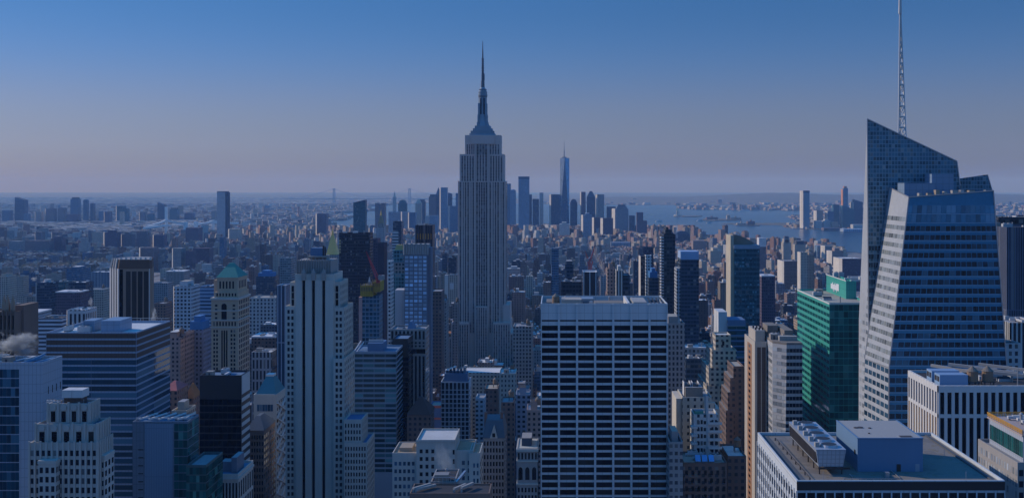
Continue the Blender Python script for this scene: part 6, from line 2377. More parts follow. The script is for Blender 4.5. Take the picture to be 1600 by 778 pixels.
    if 'redbands' in ex:
        m = MB()
        for ya, yb_ in ((633, 637), (652, 655), (668, 674)):
            m.box(x0 - .2, x1 + .2, y0 - .25, y0 - .02, zz(yb_, D), zz(ya, D), plain((.50, .14, .10)))
        t.part('red_band', m, CITY, stuff=True)
    if 'whiteroof' in ex:
        m = MB()
        m.box(x0 + .6, x1 - .6, y0 + .6, y1 - .6, z - 1.1, z - .7, plain((.72, .71, .69)))
        t.part('white_roof', m, CITY)
    if 'hip' in ex or 'orangeroof' in ex or 'redroof' in ex:
        m = MB()
        c = plain({'hip': (.10, .055, .045), 'orangeroof': (.5, .17, .06), 'redroof': (.42, .13, .12)}[[e for e in ex if e in ('hip', 'orangeroof', 'redroof')][0]])
        h = {'hip': 9.5, 'orangeroof': 8, 'redroof': 4}[[e for e in ex if e in ('hip', 'orangeroof', 'redroof')][0]]
        m.prism([(x0 - .4, y0 - .4), (x1 + .4, y0 - .4), (x1 + .4, y1 + .4), (x0 - .4, y1 + .4)], z + .02, z + h, c,
                p1=[(x0 + W_ * .42, y0 + dep * .45), (x1 - W_ * .42, y0 + dep * .45), (x1 - W_ * .42, y1 - dep * .45), (x0 + W_ * .42, y1 - dep * .45)])
        t.part('hip_roof', m, CITY)
    if 'ring' in ex:
        m = MB()
        m.cyl((x0 + x1) / 2, (y0 + y1) / 2, W_ * .55, W_ * .55, z - 2, z - .6, 20, plain((.55, .55, .55)))
        m.cyl((x0 + x1) / 2, (y0 + y1) / 2, W_ * .25, W_ * .25, z - .6, z + 3, 14, plain((.5, .5, .5)))
        t.part('roof_ring', m, CITY)
        m = MB()
        m.box(x0 - 2, x0 - .02, y0 + 2, y0 + 5, 0, z - 1, plain((.6, .58, .55)))
        t.part('stair_core', m, CITY)
    if 'shoulder' in ex:
        m = MB()
        h = W_ * .35
        m.prism([(x0, y0), (x1, y0), (x1, y1), (x0, y1)], z - .05, [z + h * .9, z + .1, z + .1, z + h * .9], plain(sty[0]))
        t.part('crown', m, CITY)
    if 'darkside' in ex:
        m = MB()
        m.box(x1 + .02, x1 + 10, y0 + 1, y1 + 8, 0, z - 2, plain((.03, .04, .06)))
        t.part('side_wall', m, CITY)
        m = MB()
        m.box(x0 - .2, x1 + 8, y0 + 2, y1, z - 3, z + 3, plain((.12, .1, .1)))
        t.part('crown', m, CITY)
    if 'slant' in ex:
        m = MB()
        m.prism([(x0, y0), (x1, y0), (x1, y1), (x0, y1)], z, [z + .2, z + 9, z + 9, z + .2], DKB)
        t.part('crown', m, CITY)
        m = MB()
        m.box(x0 + W_ * .6, x1 - .2, y0 - .8, y0 - .02, 0, z + 4, TEA)
        t.part('glass_front', m, CITY)
    if 'notch' in ex:
        m = MB()
        for p, q in ((0, .3), (.62, 1)):
            m.box(x0 + W_ * p, x0 + W_ * q, y0, y1, z - .05, z + 5, plain((.12, .14, .17)))
        m.box(x0 + W_ * .38, x0 + W_ * .55, y0 - 1, y0 - .02, 0, z - 6, plain((.12, .14, .18)))
        t.part('crown', m, CITY)
    if 'spire' in ex:
        m = MB()
        m.prism([(x0 + 3, y0 + 3), (x1 - 3, y0 + 3), (x1 - 3, y1 - 3), (x0 + 3, y1 - 3)], z - .5, zz(299, D), plain((.55, .55, .53)),
                p1=[(x0 + W_ / 2 - 1, y0 + 11), (x0 + W_ / 2 + 1, y0 + 11), (x0 + W_ / 2 + 1, y0 + 13), (x0 + W_ / 2 - 1, y0 + 13)])
        t.part('spire', m, CITY)
    if 'taper' in ex or 'point' in ex:
        m = MB()
        h = W_ * (.7 if 'taper' in ex else 1.7)
        e = .36 if 'taper' in ex else .46
        m.prism([(x0, y0), (x1, y0), (x1, y1), (x0, y1)], z - .05, z + h, plain(sty[0]), p1=[(x0 + W_ * e, y0 + dep * e), (x1 - W_ * e, y0 + dep * e), (x1 - W_ * e, y1 - dep * e), (x0 + W_ * e, y1 - dep * e)])
        t.part('crown', m, CITY)
    if 'stepped' in ex:
        m = MB()
        m.box(x0 + W_ * .12, x1 - W_ * .12, y0 + 4, y1 - 4, z - .5, z + 11, sty)
        m.box(x0 + W_ * .22, x1 - W_ * .22, y0 + 8, y1 - 8, z + 11, z + 20, plain((.12, .14, .18)))
        t.part('crown', m, CITY)
    if 'darkcrown' in ex:
        m = MB()
        m.box(x0 - .4, x1 + .4, y0 - .6, y1, z - 14, z + .3, plain((.05, .08, .12)))
        t.part('crown', m, CITY)
    if 'orangetop' in ex:
        m = MB()
        m.box(x0 - 4, x0 - .02, y0 + 4, y1, 0, z - 8, plain((.45, .4, .36)))
        m.box(x0 - 4.2, x0 + .05, y0 + 3.8, y1, z - 110, z - 7, plain((.55, .25, .14)))
        m.box(x0 + W_ * .2, x1 - W_ * .2, y0 + 8, y1 - 6, z - 1, z + 12, plain((.45, .24, .15)))
        t.part('orange_storey', m, CITY)
    t.done()

# --- gold pyramid and gold topped clock tower
def gold():
    D = 1750
    t = tower('gold_pyramid_tower', 'stone tower with gleaming gold pyramid roof behind the black striped limestone tower', 'skyscraper', 499, 534, 398, D, 40, STN, yb=440, floor=False, par=.5)
    x0, x1, y0, y1, z = t.b
    m = MB()
    X0, X1 = xx(508.5, D), xx(526, D)
    m.prism([(X0, y0 + 6), (X1, y0 + 6), (X1, y0 + 26), (X0, y0 + 26)], z - .3, zz(368, D), p1=[(xx(514.5, D), y0 + 14), (xx(518.5, D), y0 + 14), (xx(518.5, D), y0 + 18), (xx(514.5, D), y0 + 18)])
    m.cyl(xx(516.5, D), y0 + 16, 2.2, 1.9, zz(368, D), zz(364, D), 8)
    m.cyl(xx(516.5, D), y0 + 16, 1.9, .1, zz(364, D), zz(356, D), 8)
    t.part('pyramid_roof', m, GOLD)
    t.done()
    D = 2100
    t = tower('clock_tower', 'slim pale clock tower with a gilded tip behind the wide black slab', 'skyscraper', 588, 600, 355, D, 18, st((.42, .42, .44), 2.6, 3.8, .4, .5), yb=374, floor=False, par=.5)
    x0, x1, y0, y1, z = t.b
    m = MB()
    m.box(xx(589.5, D), xx(599, D), y0 + 2, y1 - 2, z - .5, zz(349, D), STN)
    t.part('upper_stage', m, CITY)
    m = MB()
    c = (xx(594.2, D), y0 + 9)
    m.prism([(c[0] - 5, c[1] - 5), (c[0] + 5, c[1] - 5), (c[0] + 5, c[1] + 5), (c[0] - 5, c[1] + 5)], zz(349, D), zz(337, D), p1=[(c[0] - 1.6, c[1] - 1.6), (c[0] + 1.6, c[1] - 1.6), (c[0] + 1.6, c[1] + 1.6), (c[0] - 1.6, c[1] + 1.6)])
    t.part('pyramid_roof', m, wallmat('dull_gold', (.36, .27, .16), .6))
    m = MB()
    m.cyl(c[0], c[1], 1.9, 1.5, zz(337, D), zz(333.5, D), 8)
    m.cyl(c[0], c[1], 1.3, .1, zz(333.5, D), zz(328, D), 8)
    t.part('gilded_tip', m, GOLD)
    t.done()
gold()

# --- the tapering skyscraper of the far cluster
def taper():
    D = 6000
    t = T('glass_skyscraper', 'tapering blue glass skyscraper with a long spire in the far cluster', 'skyscraper', xx(882, D), D + 25, yb=340)
    b = [(xx(875, D), D), (xx(889.5, D), D), (xx(889.5, D), D + 52), (xx(875, D), D + 52)]
    zb, zt = 55, zz(247, D)
    cx_, cy_ = xx(882.4, D), D + 26
    r = 26
    m = MB()
    S1 = st((.22, .42, .62), 3, 6, .92, .8, (.12, .36, .60))
    S2 = st((.06, .13, .22), 3, 6, .92, .8, (.03, .07, .12))
    S3 = st((.35, .42, .5), 3, 6, .92, .8, (.2, .26, .33))
    m.box(b[0][0], b[1][0], D, D + 52, 0, zb, S2)
    rt = 25.6
    top = [(cx_, cy_ - rt), (cx_ + rt, cy_), (cx_, cy_ + rt), (cx_ - rt, cy_)]
    B = [V(*p, zb) for p in b]
    Tt = [V(*p, zt) for p in top]
    for i in range(4):
        m.quad((B[i], B[(i + 1) % 4], Tt[i]), (S2, S1, S1, S3)[i])
        m.quad((Tt[i], B[(i + 1) % 4], Tt[(i + 1) % 4]), (S1, S1, S1, S3)[i])
    m.quad(Tt, plain((.2, .25, .3)))
    t.part('body', m, CITY)
    m = MB()
    m.cyl(cx_ - 3, cy_, 13, 13, zt, zt + 6, 16, plain((.2, .22, .26)))
    t.part('roof_ring', m, CITY)
    m = MB()
    m.cyl(cx_ - 3, cy_, 2.6, 2.2, zt + 6, zz(236, D), 8, plain((.2, .22, .26)))
    m.cyl(cx_ - 3, cy_, 1.9, .5, zz(236, D), zz(220, D), 8, plain((.2, .22, .26)))
    m.cyl(cx_ - 3, cy_, 3.4, 3.4, zz(238, D), zz(237, D), 8, plain((.2, .22, .26)))
    t.part('spire', m, CITY)
    t.done()
    FOOT.append((b[0][0], b[1][0], D, D + 52, zt, 342, t))
taper()

# --- bridges
def bridge():
    t = T('suspension_bridge', 'white suspension bridge with slender towers and drooping cables in the haze', 'bridge', xx(260, 5900), 5900)
    PALE = plain((.82, .83, .84))
    def tw(px, yt, yb, Y):
        m = MB()
        x = xx(px, Y)
        for s in (-8, 8):
            m.box(x - 5, x + 5, Y + s - 4, Y + s + 4, 0, zz(yt, Y), PALE)
        for q in (.5, .8, .97):
            m.box(x - 2.8, x + 2.8, Y - 5, Y + 5, zz(yt, Y) * q - 4, zz(yt, Y) * q, PALE)
        t.part('bridge_tower', m, CITY)
        return V(x, Y, zz(yt, Y))
    a = tw(260, 323, 358, 5900)
    b = tw(333, 344, 358, 6300)
    dk = 48
    p0 = V(xx(225, 5500), 5500, dk)
    m = MB()
    pts = [p0, V(a.x, a.y, dk), V(b.x, b.y, dk), V(xx(372, 6500), 6500, dk - 10)]
    for p, q in zip(pts, pts[1:]):
        m.beam(p, q, 10, PALE)
    t.part('deck', m, CITY)
    def cable(p, q, sag, n=14):
        m = MB()
        P = [p.lerp(q, k / n) - V(0, 0, sag * 4 * (k / n) * (1 - k / n)) for k in range(n + 1)]
        for u, v in zip(P, P[1:]):
            m.beam(u, v, 8.0, PALE)
        for k in range(1, n):
            m.beam(P[k], V(P[k].x, P[k].y, dk), 1.4, PALE)
        t.part('cable', m, CITY)
    lo = V(a.x, a.y, zz(344, 5900))
    cable(V(xx(229, 5700), 5700, dk + 2), lo, 4)
    cable(lo, V(xx(290, 5980), 5980, dk + 6), 5)
    cable(V(xx(306, 6060), 6060, dk), V(b.x, b.y, zz(345, 6300)), 4)
    cable(V(b.x, b.y, zz(345, 6300)), V(xx(372, 6500), 6500, dk - 6), 6)
    for px, Y in ((290, 5980), (306, 6060)):
        m = MB()
        x = xx(px, Y)
        m.box(x - 9, x + 9, Y - 9, Y + 9, 0, 64, PALE)
        t.part('pier', m, CITY)
    t.done()
    FOOT.append((xx(228, 5800), xx(300, 5800), 5800, 6350, 60, 358, t))
    D = 17000
    t = T('suspension_bridge', 'faint distant suspension bridge with thin towers on the hazy horizon', 'bridge', xx(522, D), D)
    GRB = plain((.3, .34, .4))
    tops = []
    for px in (522, 640):
        m = MB()
        x = xx(px, D)
        for s in (-12, 12):
            m.box(x - 6 + s, x + 6 + s, D - 8, D + 8, 0, 222, GRB)
        m.box(x - 12, x + 12, D - 6, D + 6, 205, 222, GRB)
        m.box(x - 12, x + 12, D - 6, D + 6, 60, 72, GRB)
        t.part('bridge_tower', m, CITY)
        tops.append(V(x, D, 222))
    m = MB()
    m.beam(V(xx(440, D), D, 62), V(xx(715, D), D, 62), 11, GRB)
    t.part('deck', m, CITY)
    for p, q, s in ((V(xx(455, D), D, 66), tops[0], 18), (tops[0], tops[1], 128), (tops[1], V(xx(705, D), D, 66), 18)):
        m = MB()
        n = 16
        P = [p.lerp(q, k / n) - V(0, 0, s * 4 * (k / n) * (1 - k / n)) for k in range(n + 1)]
        for u, v in zip(P, P[1:]):
            m.beam(u, v, 3.6, GRB)
        t.part('cable', m, CITY)
    t.done()
bridge()

# --- tower cranes
def crane(label, base, top, boom, tail, Y, col, w=1.2):
    t = T('tower_crane', label, 'crane', xx(base[0], Y), Y)
    s = plain(col)
    m = MB()
    A, B = V(xx(base[0], Y), Y, zz(base[1], Y)), V(xx(top[0], Y), Y, zz(top[1], Y))
    for dx in (-w * .5, w * .5):
        m.beam(A + V(dx, 0, 0), B + V(dx, 0, 0), w * .3, s)
    n = 8
    for k in range(n):
        u, v = A.lerp(B, k / n), A.lerp(B, (k + 1) / n)
        m.beam(u + V(-w * .5, 0, 0), v + V(w * .5, 0, 0), w * .22, s)
    t.part('mast', m, CITY)
    m = MB()
    C = V(xx(boom[0], Y), Y, zz(boom[1], Y))
    dirv = (C - B).normalized()
    nrm = V(-dirv.z, 0, dirv.x) * w * .5
    m.beam(B + nrm, C, w * .35, s)
    m.beam(B - nrm, C, w * .35, s)
    for k in range(12):
        u, v = k / 12, (k + 1) / 12
        m.beam((B + nrm).lerp(C, u), (B - nrm).lerp(C, v), w * .2, s)
    t.part('jib', m, CITY)
    m = MB()
    Dd = V(xx(tail[0], Y), Y, zz(tail[1], Y))
    m.beam(B, Dd, w * .7, s)
    m.box(Dd.x - w, Dd.x + w, Y - w, Y + w, Dd.z - w * 1.6, Dd.z, plain((.3, .3, .3)))
    t.part('counter_jib', m, CITY)
    t.done()
crane('red luffing crane leaning out over the yellow construction netting', (590.5, 442), (591, 437), (572, 393), (596, 430), 842, (.55, .09, .10), 2.2)
crane('white mast crane standing in the yellow construction netting', (577, 458), (577, 440), (577.5, 432), (578, 440), 856, (.7, .7, .7), 1.2)
crane('red crane rising beyond the white striped dark office tower', (921, 425), (920, 415), (930, 383), (917, 404), 1500, (.6, .13, .12), 2.4)
crane('second red crane crossing the first beyond the striped dark office tower', (923, 425), (924, 417), (914, 392), (927, 404), 1520, (.6, .13, .12), 2.2)
crane('thin pale crane at the river edge behind the dark balcony slab', (1058, 372), (1057, 364), (1058, 349), (1056, 364), 4900, (.6, .62, .66), 5)
crane('white mast standing alone on the roof of the carved apartment row', (1113, 540), (1113, 520), (1113, 478), (1113, 520), 815, (.6, .55, .5), 1.6)

# --- statue, boats
def statue():
    Y = 9400
    t = T('statue', 'tiny torch bearing statue on a pedestal on the small island', 'statue', xx(1058.6, Y), Y, 3)
    m = MB()
    x = xx(1058.6, Y)
    m.cyl(x, Y, 36, 30, 3, 14, 10, plain((.4, .38, .34)))
    m.prism([(x - 12, Y - 12), (x + 12, Y - 12), (x + 12, Y + 12), (x - 12, Y + 12)], 14, 46, plain((.42, .4, .36)), p1=[(x - 8, Y - 8), (x + 8, Y - 8), (x + 8, Y + 8), (x - 8, Y + 8)])
    t.part('pedestal', m, CITY)
    m = MB()
    g_ = plain((.22, .36, .33))
    for r0, r1, a, b in ((7, 5.2, 46, 58), (5.2, 4.6, 58, 68), (4.6, 2.0, 68, 73), (2.2, 2.3, 73, 78), (3.4, 1.0, 77, 79)):
        m.cyl(x, Y, r0, r1, a, b, 10, g_)
    m.beam((x - 3.6, Y, 70), (x - 6.5, Y, 88), 2.2, g_)
    m.cyl(x - 6.5, Y, .8, 2.0, 87, 90, 8, g_)
    m.cyl(x - 6.5, Y, 1.6, .1, 90, 94, 8, plain((.5, .4, .15)))
    t.part('figure', m, CITY)
statue()


def boat(label, px, Y, L, two=True):
    x = xx(px, Y)
    t = T('ferry', label, 'boat', x, Y, -2)
    w_ = plain((.75, .75, .75))
    m = MB()
    m.prism([(x - L / 2, Y), (x - L * .4, Y - L * .11), (x + L * .4, Y - L * .11), (x + L / 2, Y), (x + L * .4, Y + L * .11), (x - L * .4, Y + L * .11)], -2.4, 3, w_)
    t.part('hull', m, CITY)
    m = MB()
    m.box(x - L * .36, x + L * .36, Y - L * .08, Y + L * .08, 3, 7, st((.7, .7, .7), 3, 4, .6, .5), plain((.6, .6, .6)))
    m.box(x - L * .2, x + L * .24, Y - L * .06, Y + L * .06, 7, 11, st((.7, .7, .7), 3, 4, .6, .5), plain((.6, .6, .6)))
    t.part('cabin', m, CITY)
boat('white ferry crossing the bay before the statue island', 1030, 8000, 60)
boat('small white boat moored off the second low island', 1108, 7700, 40)
boat('small white vessel beside the second low island', 1094, 8150, 55)
boat('grey cargo vessel far out on the bay beyond the islands', 1163, 11500, 120)

# island buildings
for lab, px0, px1, Y, h, sty in (('red brick hall with towers on the terminal island', 1168, 1180, 7250, 26, BRK), ('pale low hall on the terminal island', 1152, 1166, 7260, 14, CRM),
                                ('row of low buildings along the second island', 1104, 1122, 8400, 20, BRK), ('taller block on the second island', 1136, 1141, 8450, 34, CRM), ('long shed on the second island', 1142, 1158, 8420, 16, TAN)):
    t = tower('island_building', lab, 'building', px0, px1, pyof(h, Y), Y, 40, sty, yb=pyof(0, Y), floor=False, par=.5)
    t.done()
    x0, x1, y0, y1, z = t.b
    penthouse(t, x0 + (x1 - x0) * .4, x0 + (x1 - x0) * .55, y0 + 5, y0 + 20, z - .6, z + 11)
# ------------------------------------------------------------------ the crowded blocks: every lot of the grid that no named building takes
RF = random.Random(20)
PAL = [('tan brick', (.37, .29, .21), TAN), ('cream brick', (.50, .44, .36), CRM), ('red brick', (.27, .16, .12), BRK), ('brown brick', (.17, .12, .10), BRN),
       ('pinkish brick', (.42, .30, .25), PNK), ('grey stone', (.34, .33, .32), STN), ('white walled', (.58, .57, .55), WHT), ('blue glass', (.1, .18, .28), BLU), ('dark glass', (.06, .07, .09), DKB), ('slate grey', (.22, .24, .28), GRY)]
WGT = [14, 17, 15, 9, 12, 12, 9, 3, 4, 8]
RCOL = [('white', (.66, .66, .65)), ('pale', (.48, .47, .46)), ('grey', (.28, .28, .29)), ('black', (.05, .05, .055)), ('tan', (.40, .34, .28)), ('silver', (.55, .57, .6))]
RWGT = [24, 14, 20, 26, 8, 12]

PARKS = [(-1590, -1400, 3500, 3680, 408), (-1660, -1530, 3340, 3500, 415)]
for (a, b, c, d, y_) in PARKS:
    FOOT.append((a, b, c, d, 14, y_, None))
HX = []
for f in FOOT:
    x0, x1, y0, y1, z, yb, t = f
    p = [pxof(x, y) for x in (x0, x1) for y in (y0, y1)]
    HX.append((min(p), max(p), yb, y0, x0, x1, y1))
HA = np.array(HX)


def zcap(x0, x1, y0, y1):
    """tallest roof that leaves the named buildings behind it as visible as they are"""
    p = [pxof(x, y) for x in (x0, x1) for y in (y0, y1)]
    a, b = min(p), max(p)
    k = (HA[:, 0] < b + 1) & (HA[:, 1] > a - 1) & (HA[:, 3] > y0)
    return min([999.] + [zz(yb + 1.5, y0) for yb in HA[k, 2]])


def free(x0, x1, y0, y1, m=3):
    k = (HA[:, 4] < x1 + m) & (HA[:, 5] > x0 - m) & (HA[:, 3] < y1 + m) & (HA[:, 6] > y0 - m)
    return not k.any()


def envelope(Y):
    for y, py in ((650, 705), (800, 640), (1000, 560), (1500, 500), (2200, 432), (3200, 398), (4500, 372), (7600, 352)):
        if Y < y:
            return py
    return 345


def height(X, Y):
    if Y < 1500:
        h = RF.lognormvariate(math.log(46), .46)
        return h if RF.random() > .08 else h * 1.7
    if Y < 2800:
        h = RF.lognormvariate(math.log(31), .5)
        if X > 300:
            h *= .8
        return h if RF.random() > .07 else h * 1.9
    if Y < 4700:
        h = RF.lognormvariate(math.log(20), .46)
        return h if RF.random() > .045 else h * 2.3
    h = RF.lognormvariate(math.log(30 if X > -1300 else 19), .45)
    if -900 < X < 500 and RF.random() < .22:
        h *= 2.2
    return h


LOTS = []
for (bx0, bx1, by0, by1) in BLOCKS:
    ym = (by0 + by1) / 2
    rows = ((by0, ym), (ym, by1)) if by0 < 5200 else ((by0, by1),)
    for (ya, yb) in rows:
        x = bx0
        while x < bx1 - 7:
            w = (RF.uniform(9, 22) if RF.random() < .75 else RF.uniform(20, 38)) if ya < 2600 else RF.uniform(9, 30)
            w = min(w, bx1 - x)
            if bx1 - x - w < 9:
                w = bx1 - x
            x1 = x + w
            a, b, c, d = x, x1 - (0.05 if RF.random() < .7 else RF.uniform(1, 4)), ya + RF.uniform(0, 1.5), yb - RF.uniform(.05, 9)
            x = x1
            if not free(a, b, c, d):
                continue
            if ya < 560 and RF.random() < .3:
                pass
            h = min(height(a, c), zz(envelope(c), c) if c > 600 else 60)
            cap_ = zcap(a, b, c, d)
            h = h if h < cap_ * .6 else min(h, cap_ * RF.uniform(.6, 1))
            if h < 8:
                if c < 850 and h < 4:
                    continue
                h = RF.uniform(8, 11)
            pi = RF.choices(range(len(PAL)), WGT)[0]
            if a > 200 and c > 1500 and RF.random() < .55:
                pi = RF.choice((0, 1, 2, 4, 4, 2))
            ri = RF.choices(range(len(RCOL)), RWGT)[0]
            LOTS.append((a, b, c, d, h, pi, ri, RF.random()))

# how much of each can be seen: paint far to near
BW, BH = 1600, 778
ids = np.full((BH, BW), -1, np.int32)
items = [(l[2], l[0], l[1], l[3], l[4], i) for i, l in enumerate(LOTS)] + [(f[2], f[0], f[1], f[3], f[4], -2 - j) for j, f in enumerate(FOOT)]
items.sort(reverse=True)
for (y0, x0, x1, y1, z, i) in items:
    P = [pxof(x, y) for x in (x0, x1) for y in (y0, y1)]
    a, b = max(0, int(min(P))), min(BW, int(max(P)) + 1)
    ta, tb = max(0, int(min(pyof(z, y0), pyof(z, y1)))), min(BH, int(pyof(0, y0)) + 1)
    if b > a and tb > ta:
        ids[ta:tb, a:b] = i
cnt = np.bincount(ids[ids >= 0].ravel(), minlength=len(LOTS))
order = np.argsort(-cnt)
NIND = 250
IND = [int(i) for i in order[:NIND] if cnt[i] > 25]
ys_, xs_ = np.nonzero(ids >= 0)
flat = ids[ys_, xs_]
sx = np.bincount(flat, weights=xs_, minlength=len(LOTS)) / np.maximum(cnt, 1)
sy = np.bincount(flat, weights=ys_, minlength=len(LOTS)) / np.maximum(cnt, 1)
print('LOTS', len(LOTS), 'seen', int((cnt > 0).sum()), 'largest', cnt[order[:5]], 'cut', cnt[order[NIND]])


def lot_shapes(l, rr, detail):
    """yields (part, kind, args)"""
    a, b, c, d, h, pi, ri, sd = l
    name, col, sty = PAL[pi]
    k = (.5 + .5 * rr.random()) if rot_of(a, c) == 0 and rr.random() < .8 else .82 + .36 * rr.random()
    colr = tuple(min(.8, q * k) for q in col)
    sty = (colr, (sty[1][0] * rr.uniform(.85, 1.3), sty[1][1], sty[1][2] * rr.uniform(.85, 1.1), sty[1][3] * rr.uniform(.85, 1.1)), sty[2])
    q_ = rr.uniform(.85, 1.12)
    rc = plain(tuple(q * q_ for q in RCOL[ri][1]))
    w, dp = b - a, d - c
    feats = []
    stepped = h > 38 and w > 16 and sd < .45
    out = []
    if stepped:
        h1 = h * rr.uniform(.62, .82)
        out.append(('wall', 'par', (a, b, c, d, 0, h1, sty, rc)))
        e = rr.uniform(2, w * .2)
        out.append(('wall', 'par', (a + e, b - e, c + min(3, dp * .12), d - dp * .1, h1 - 1.2, h, sty, rc)))
        feats.append('stepped')
        top = (a + e, b - e, c + min(3, dp * .12), d - dp * .1)
    else:
        out.append(('wall', 'par', (a, b, c, d, 0, h, sty, rc)))
        top = (a, b, c, d)
    ta, tb, tc, td = top
    tw, tdp = tb - ta, td - tc
    zr = h - .9
    if detail:
        if rr.random() < .85:
            pw, pd = tw * rr.uniform(.2, .45), tdp * rr.uniform(.25, .5)
            px, py = ta + rr.uniform(.1, .5) * tw, tc + rr.uniform(.15, .45) * tdp
            cc = plain(colr) if rr.random() < .6 else plain((.5, .49, .48))
            out.append(('penthouse', 'box', (px, min(tb - .6, px + pw), py, min(td - .6, py + pd), zr - .05, zr + rr.uniform(2.6, 6), cc, rc)))
            feats.append('penthouse')
        if tw > 9 and tdp > 9 and rr.random() < .38:
            out.append(('water_tank', 'tank', (ta + tw * rr.choice((.2, .8)), tc + tdp * rr.uniform(.3, .7), zr)))
            feats.append('water tank')
        for k in range(rr.randint(0, 3)):
            out.append(('roof_unit', 'unit', (ta + tw * rr.uniform(.15, .85), tc + tdp * rr.uniform(.15, .85), zr)))
    return out, feats


ROT = 0.0           # downtown and the village blocks do not follow the avenues


def turn(P, c):
    if not ROT:
        return P
    k, s = math.cos(ROT) * .88, math.sin(ROT) * .88
    return [(c[0] + (x - c[0]) * k - (y - c[1]) * s, c[1] + (x - c[0]) * s + (y - c[1]) * k) for x, y in P]


def rot_of(a, c):
    return .46 if c > 4300 or (a > 250 and c > 2500) else 0.0


def emit(mb, kind, A, seed):
    if kind == 'par':
        a, b, c, d, z0, z1, sty, rc = A
        zi, w = z1 - .9, .4
        ctr = ((a + b) / 2, (c + d) / 2)
        O = turn([(a, c), (b, c), (b, d), (a, d)], ctr)
        I = turn([(a + w, c + w), (b - w, c + w), (b - w, d - w), (a + w, d - w)], ctr)
        pl = plain(sty[0])
        for i in range(4):
            j = (i + 1) % 4
            mb.quad([(*O[i], z0), (*O[j], z0), (*O[j], z1), (*O[i], z1)], sty)
            mb.quad([(*O[i], z1), (*O[j], z1), (*I[j], z1), (*I[i], z1)], pl)
            mb.quad([(*I[i], z1), (*I[j], z1), (*I[j], zi), (*I[i], zi)], pl)
        mb.quad([(*I[k], zi) for k in range(4)], rc)
    elif kind == 'box':
        a, b, c, d, z0, z1, sty, top = A
        mb.prism(turn([(a, c), (b, c), (b, d), (a, d)], ((a + b) / 2, (c + d) / 2)), z0, z1, sty, top)
    elif kind == 'tank':
        x, y, z = A
        wd = plain((.26, .18, .12))
        mb.box(x - 1.4, x + 1.4, y - 1.4, y + 1.4, z, z + 2.2, plain((.07, .07, .07)))
        mb.cyl(x, y, 1.8, 1.8, z + 2.2, z + 5.6, 8, wd)
        mb.cyl(x, y, 1.9, .1, z + 5.6, z + 7.2, 8, wd)
    elif kind == 'unit':
        x, y, z = A
        mb.box(x - 1.2, x + 1.2, y - .9, y + .9, z - .05, z + 1.9, plain((.5, .5, .5)))


# landmarks used to say where an ordinary building stands
LM = [(15, 'the gothic crown'), (85, 'the hazy low district'), (150, 'the broad glass block'), (206, 'the brown ribbed tower'), (285, 'the white gridded tower'), (360, 'the green pyramid'),
      (415, 'the teal pyramid'), (490, 'the black striped tower'), (552, 'the wide black slab'), (585, 'the red luffing crane'), (650, 'the blue checkered tower'), (712, 'the slim gridded tower'),
      (752, 'the needle skyscraper'), (800, 'the gabled block'), (870, 'the thin blue slab'), (922, 'the striped dark tower'), (965, 'the pinkish pier tower'), (1013, 'the dark brown tower'),
      (1045, 'the balcony slab'), (1078, 'the blue capped tower'), (1125, 'the tan stepped tower'), (1167, 'the teal windowed tower'), (1200, 'the silver folded tower'), (1240, 'the round shouldered tower'),
      (1290, 'the emerald glass tower'), (1330, 'the shaded purple block'), (1390, 'the angular skyscraper'), (1500, 'the crowded plant roof'), (1590, 'the orange railed terrace')]
SEEN = {}
rows_ = []
for i in IND:
    l = LOTS[i]
    rr = random.Random(i)
    shapes, feats = lot_shapes(l, rr, True)
    a, b, c, d, h, pi, ri, sd = l
    cxp = sx[i]
    lm = min(LM, key=lambda q: abs(q[0] - cxp))[1]
    form = 'tower' if h / (b - a) > 2.4 else ('stepped block' if 'stepped' in feats else ('low block' if h < 24 else 'block'))
    depth = 'close by' if c < 900 else ('just beyond' if c < 1500 else ('well beyond' if c < 2600 else 'far beyond'))
    depth = {'close by': 'down beside'}.get(depth, depth)
    ft = ''
    if 'water tank' in feats and 'penthouse' in feats:
        ft = ', penthouse and water tank'
    elif 'water tank' in feats:
        ft = ' and water tank'
    elif 'penthouse' in feats:
        ft = ' and penthouse'
    rows_.append([i, shapes, PAL[pi][0], form, RCOL[ri][0], ft, depth, lm, a, b, h, sy[i]])
groups = {}
for r in rows_:
    groups.setdefault((r[2], r[3], r[4], r[5], r[6], r[7]), []).append(r)
WORDS = {2: ['lower', 'taller'], 3: ['lowest', 'middling', 'tallest'], 4: ['lowest', 'lower', 'taller', 'tallest']}
KIND = {'tan brick': 'brick_building', 'cream brick': 'brick_building', 'red brick': 'brick_building', 'brown brick': 'loft_building', 'pinkish brick': 'brick_building', 'grey stone': 'stone_building',
        'white walled': 'apartment_building', 'blue glass': 'glass_building', 'dark glass': 'glass_building', 'slate grey': 'office_building'}
GRP = 'ordinary buildings crowding the streets'
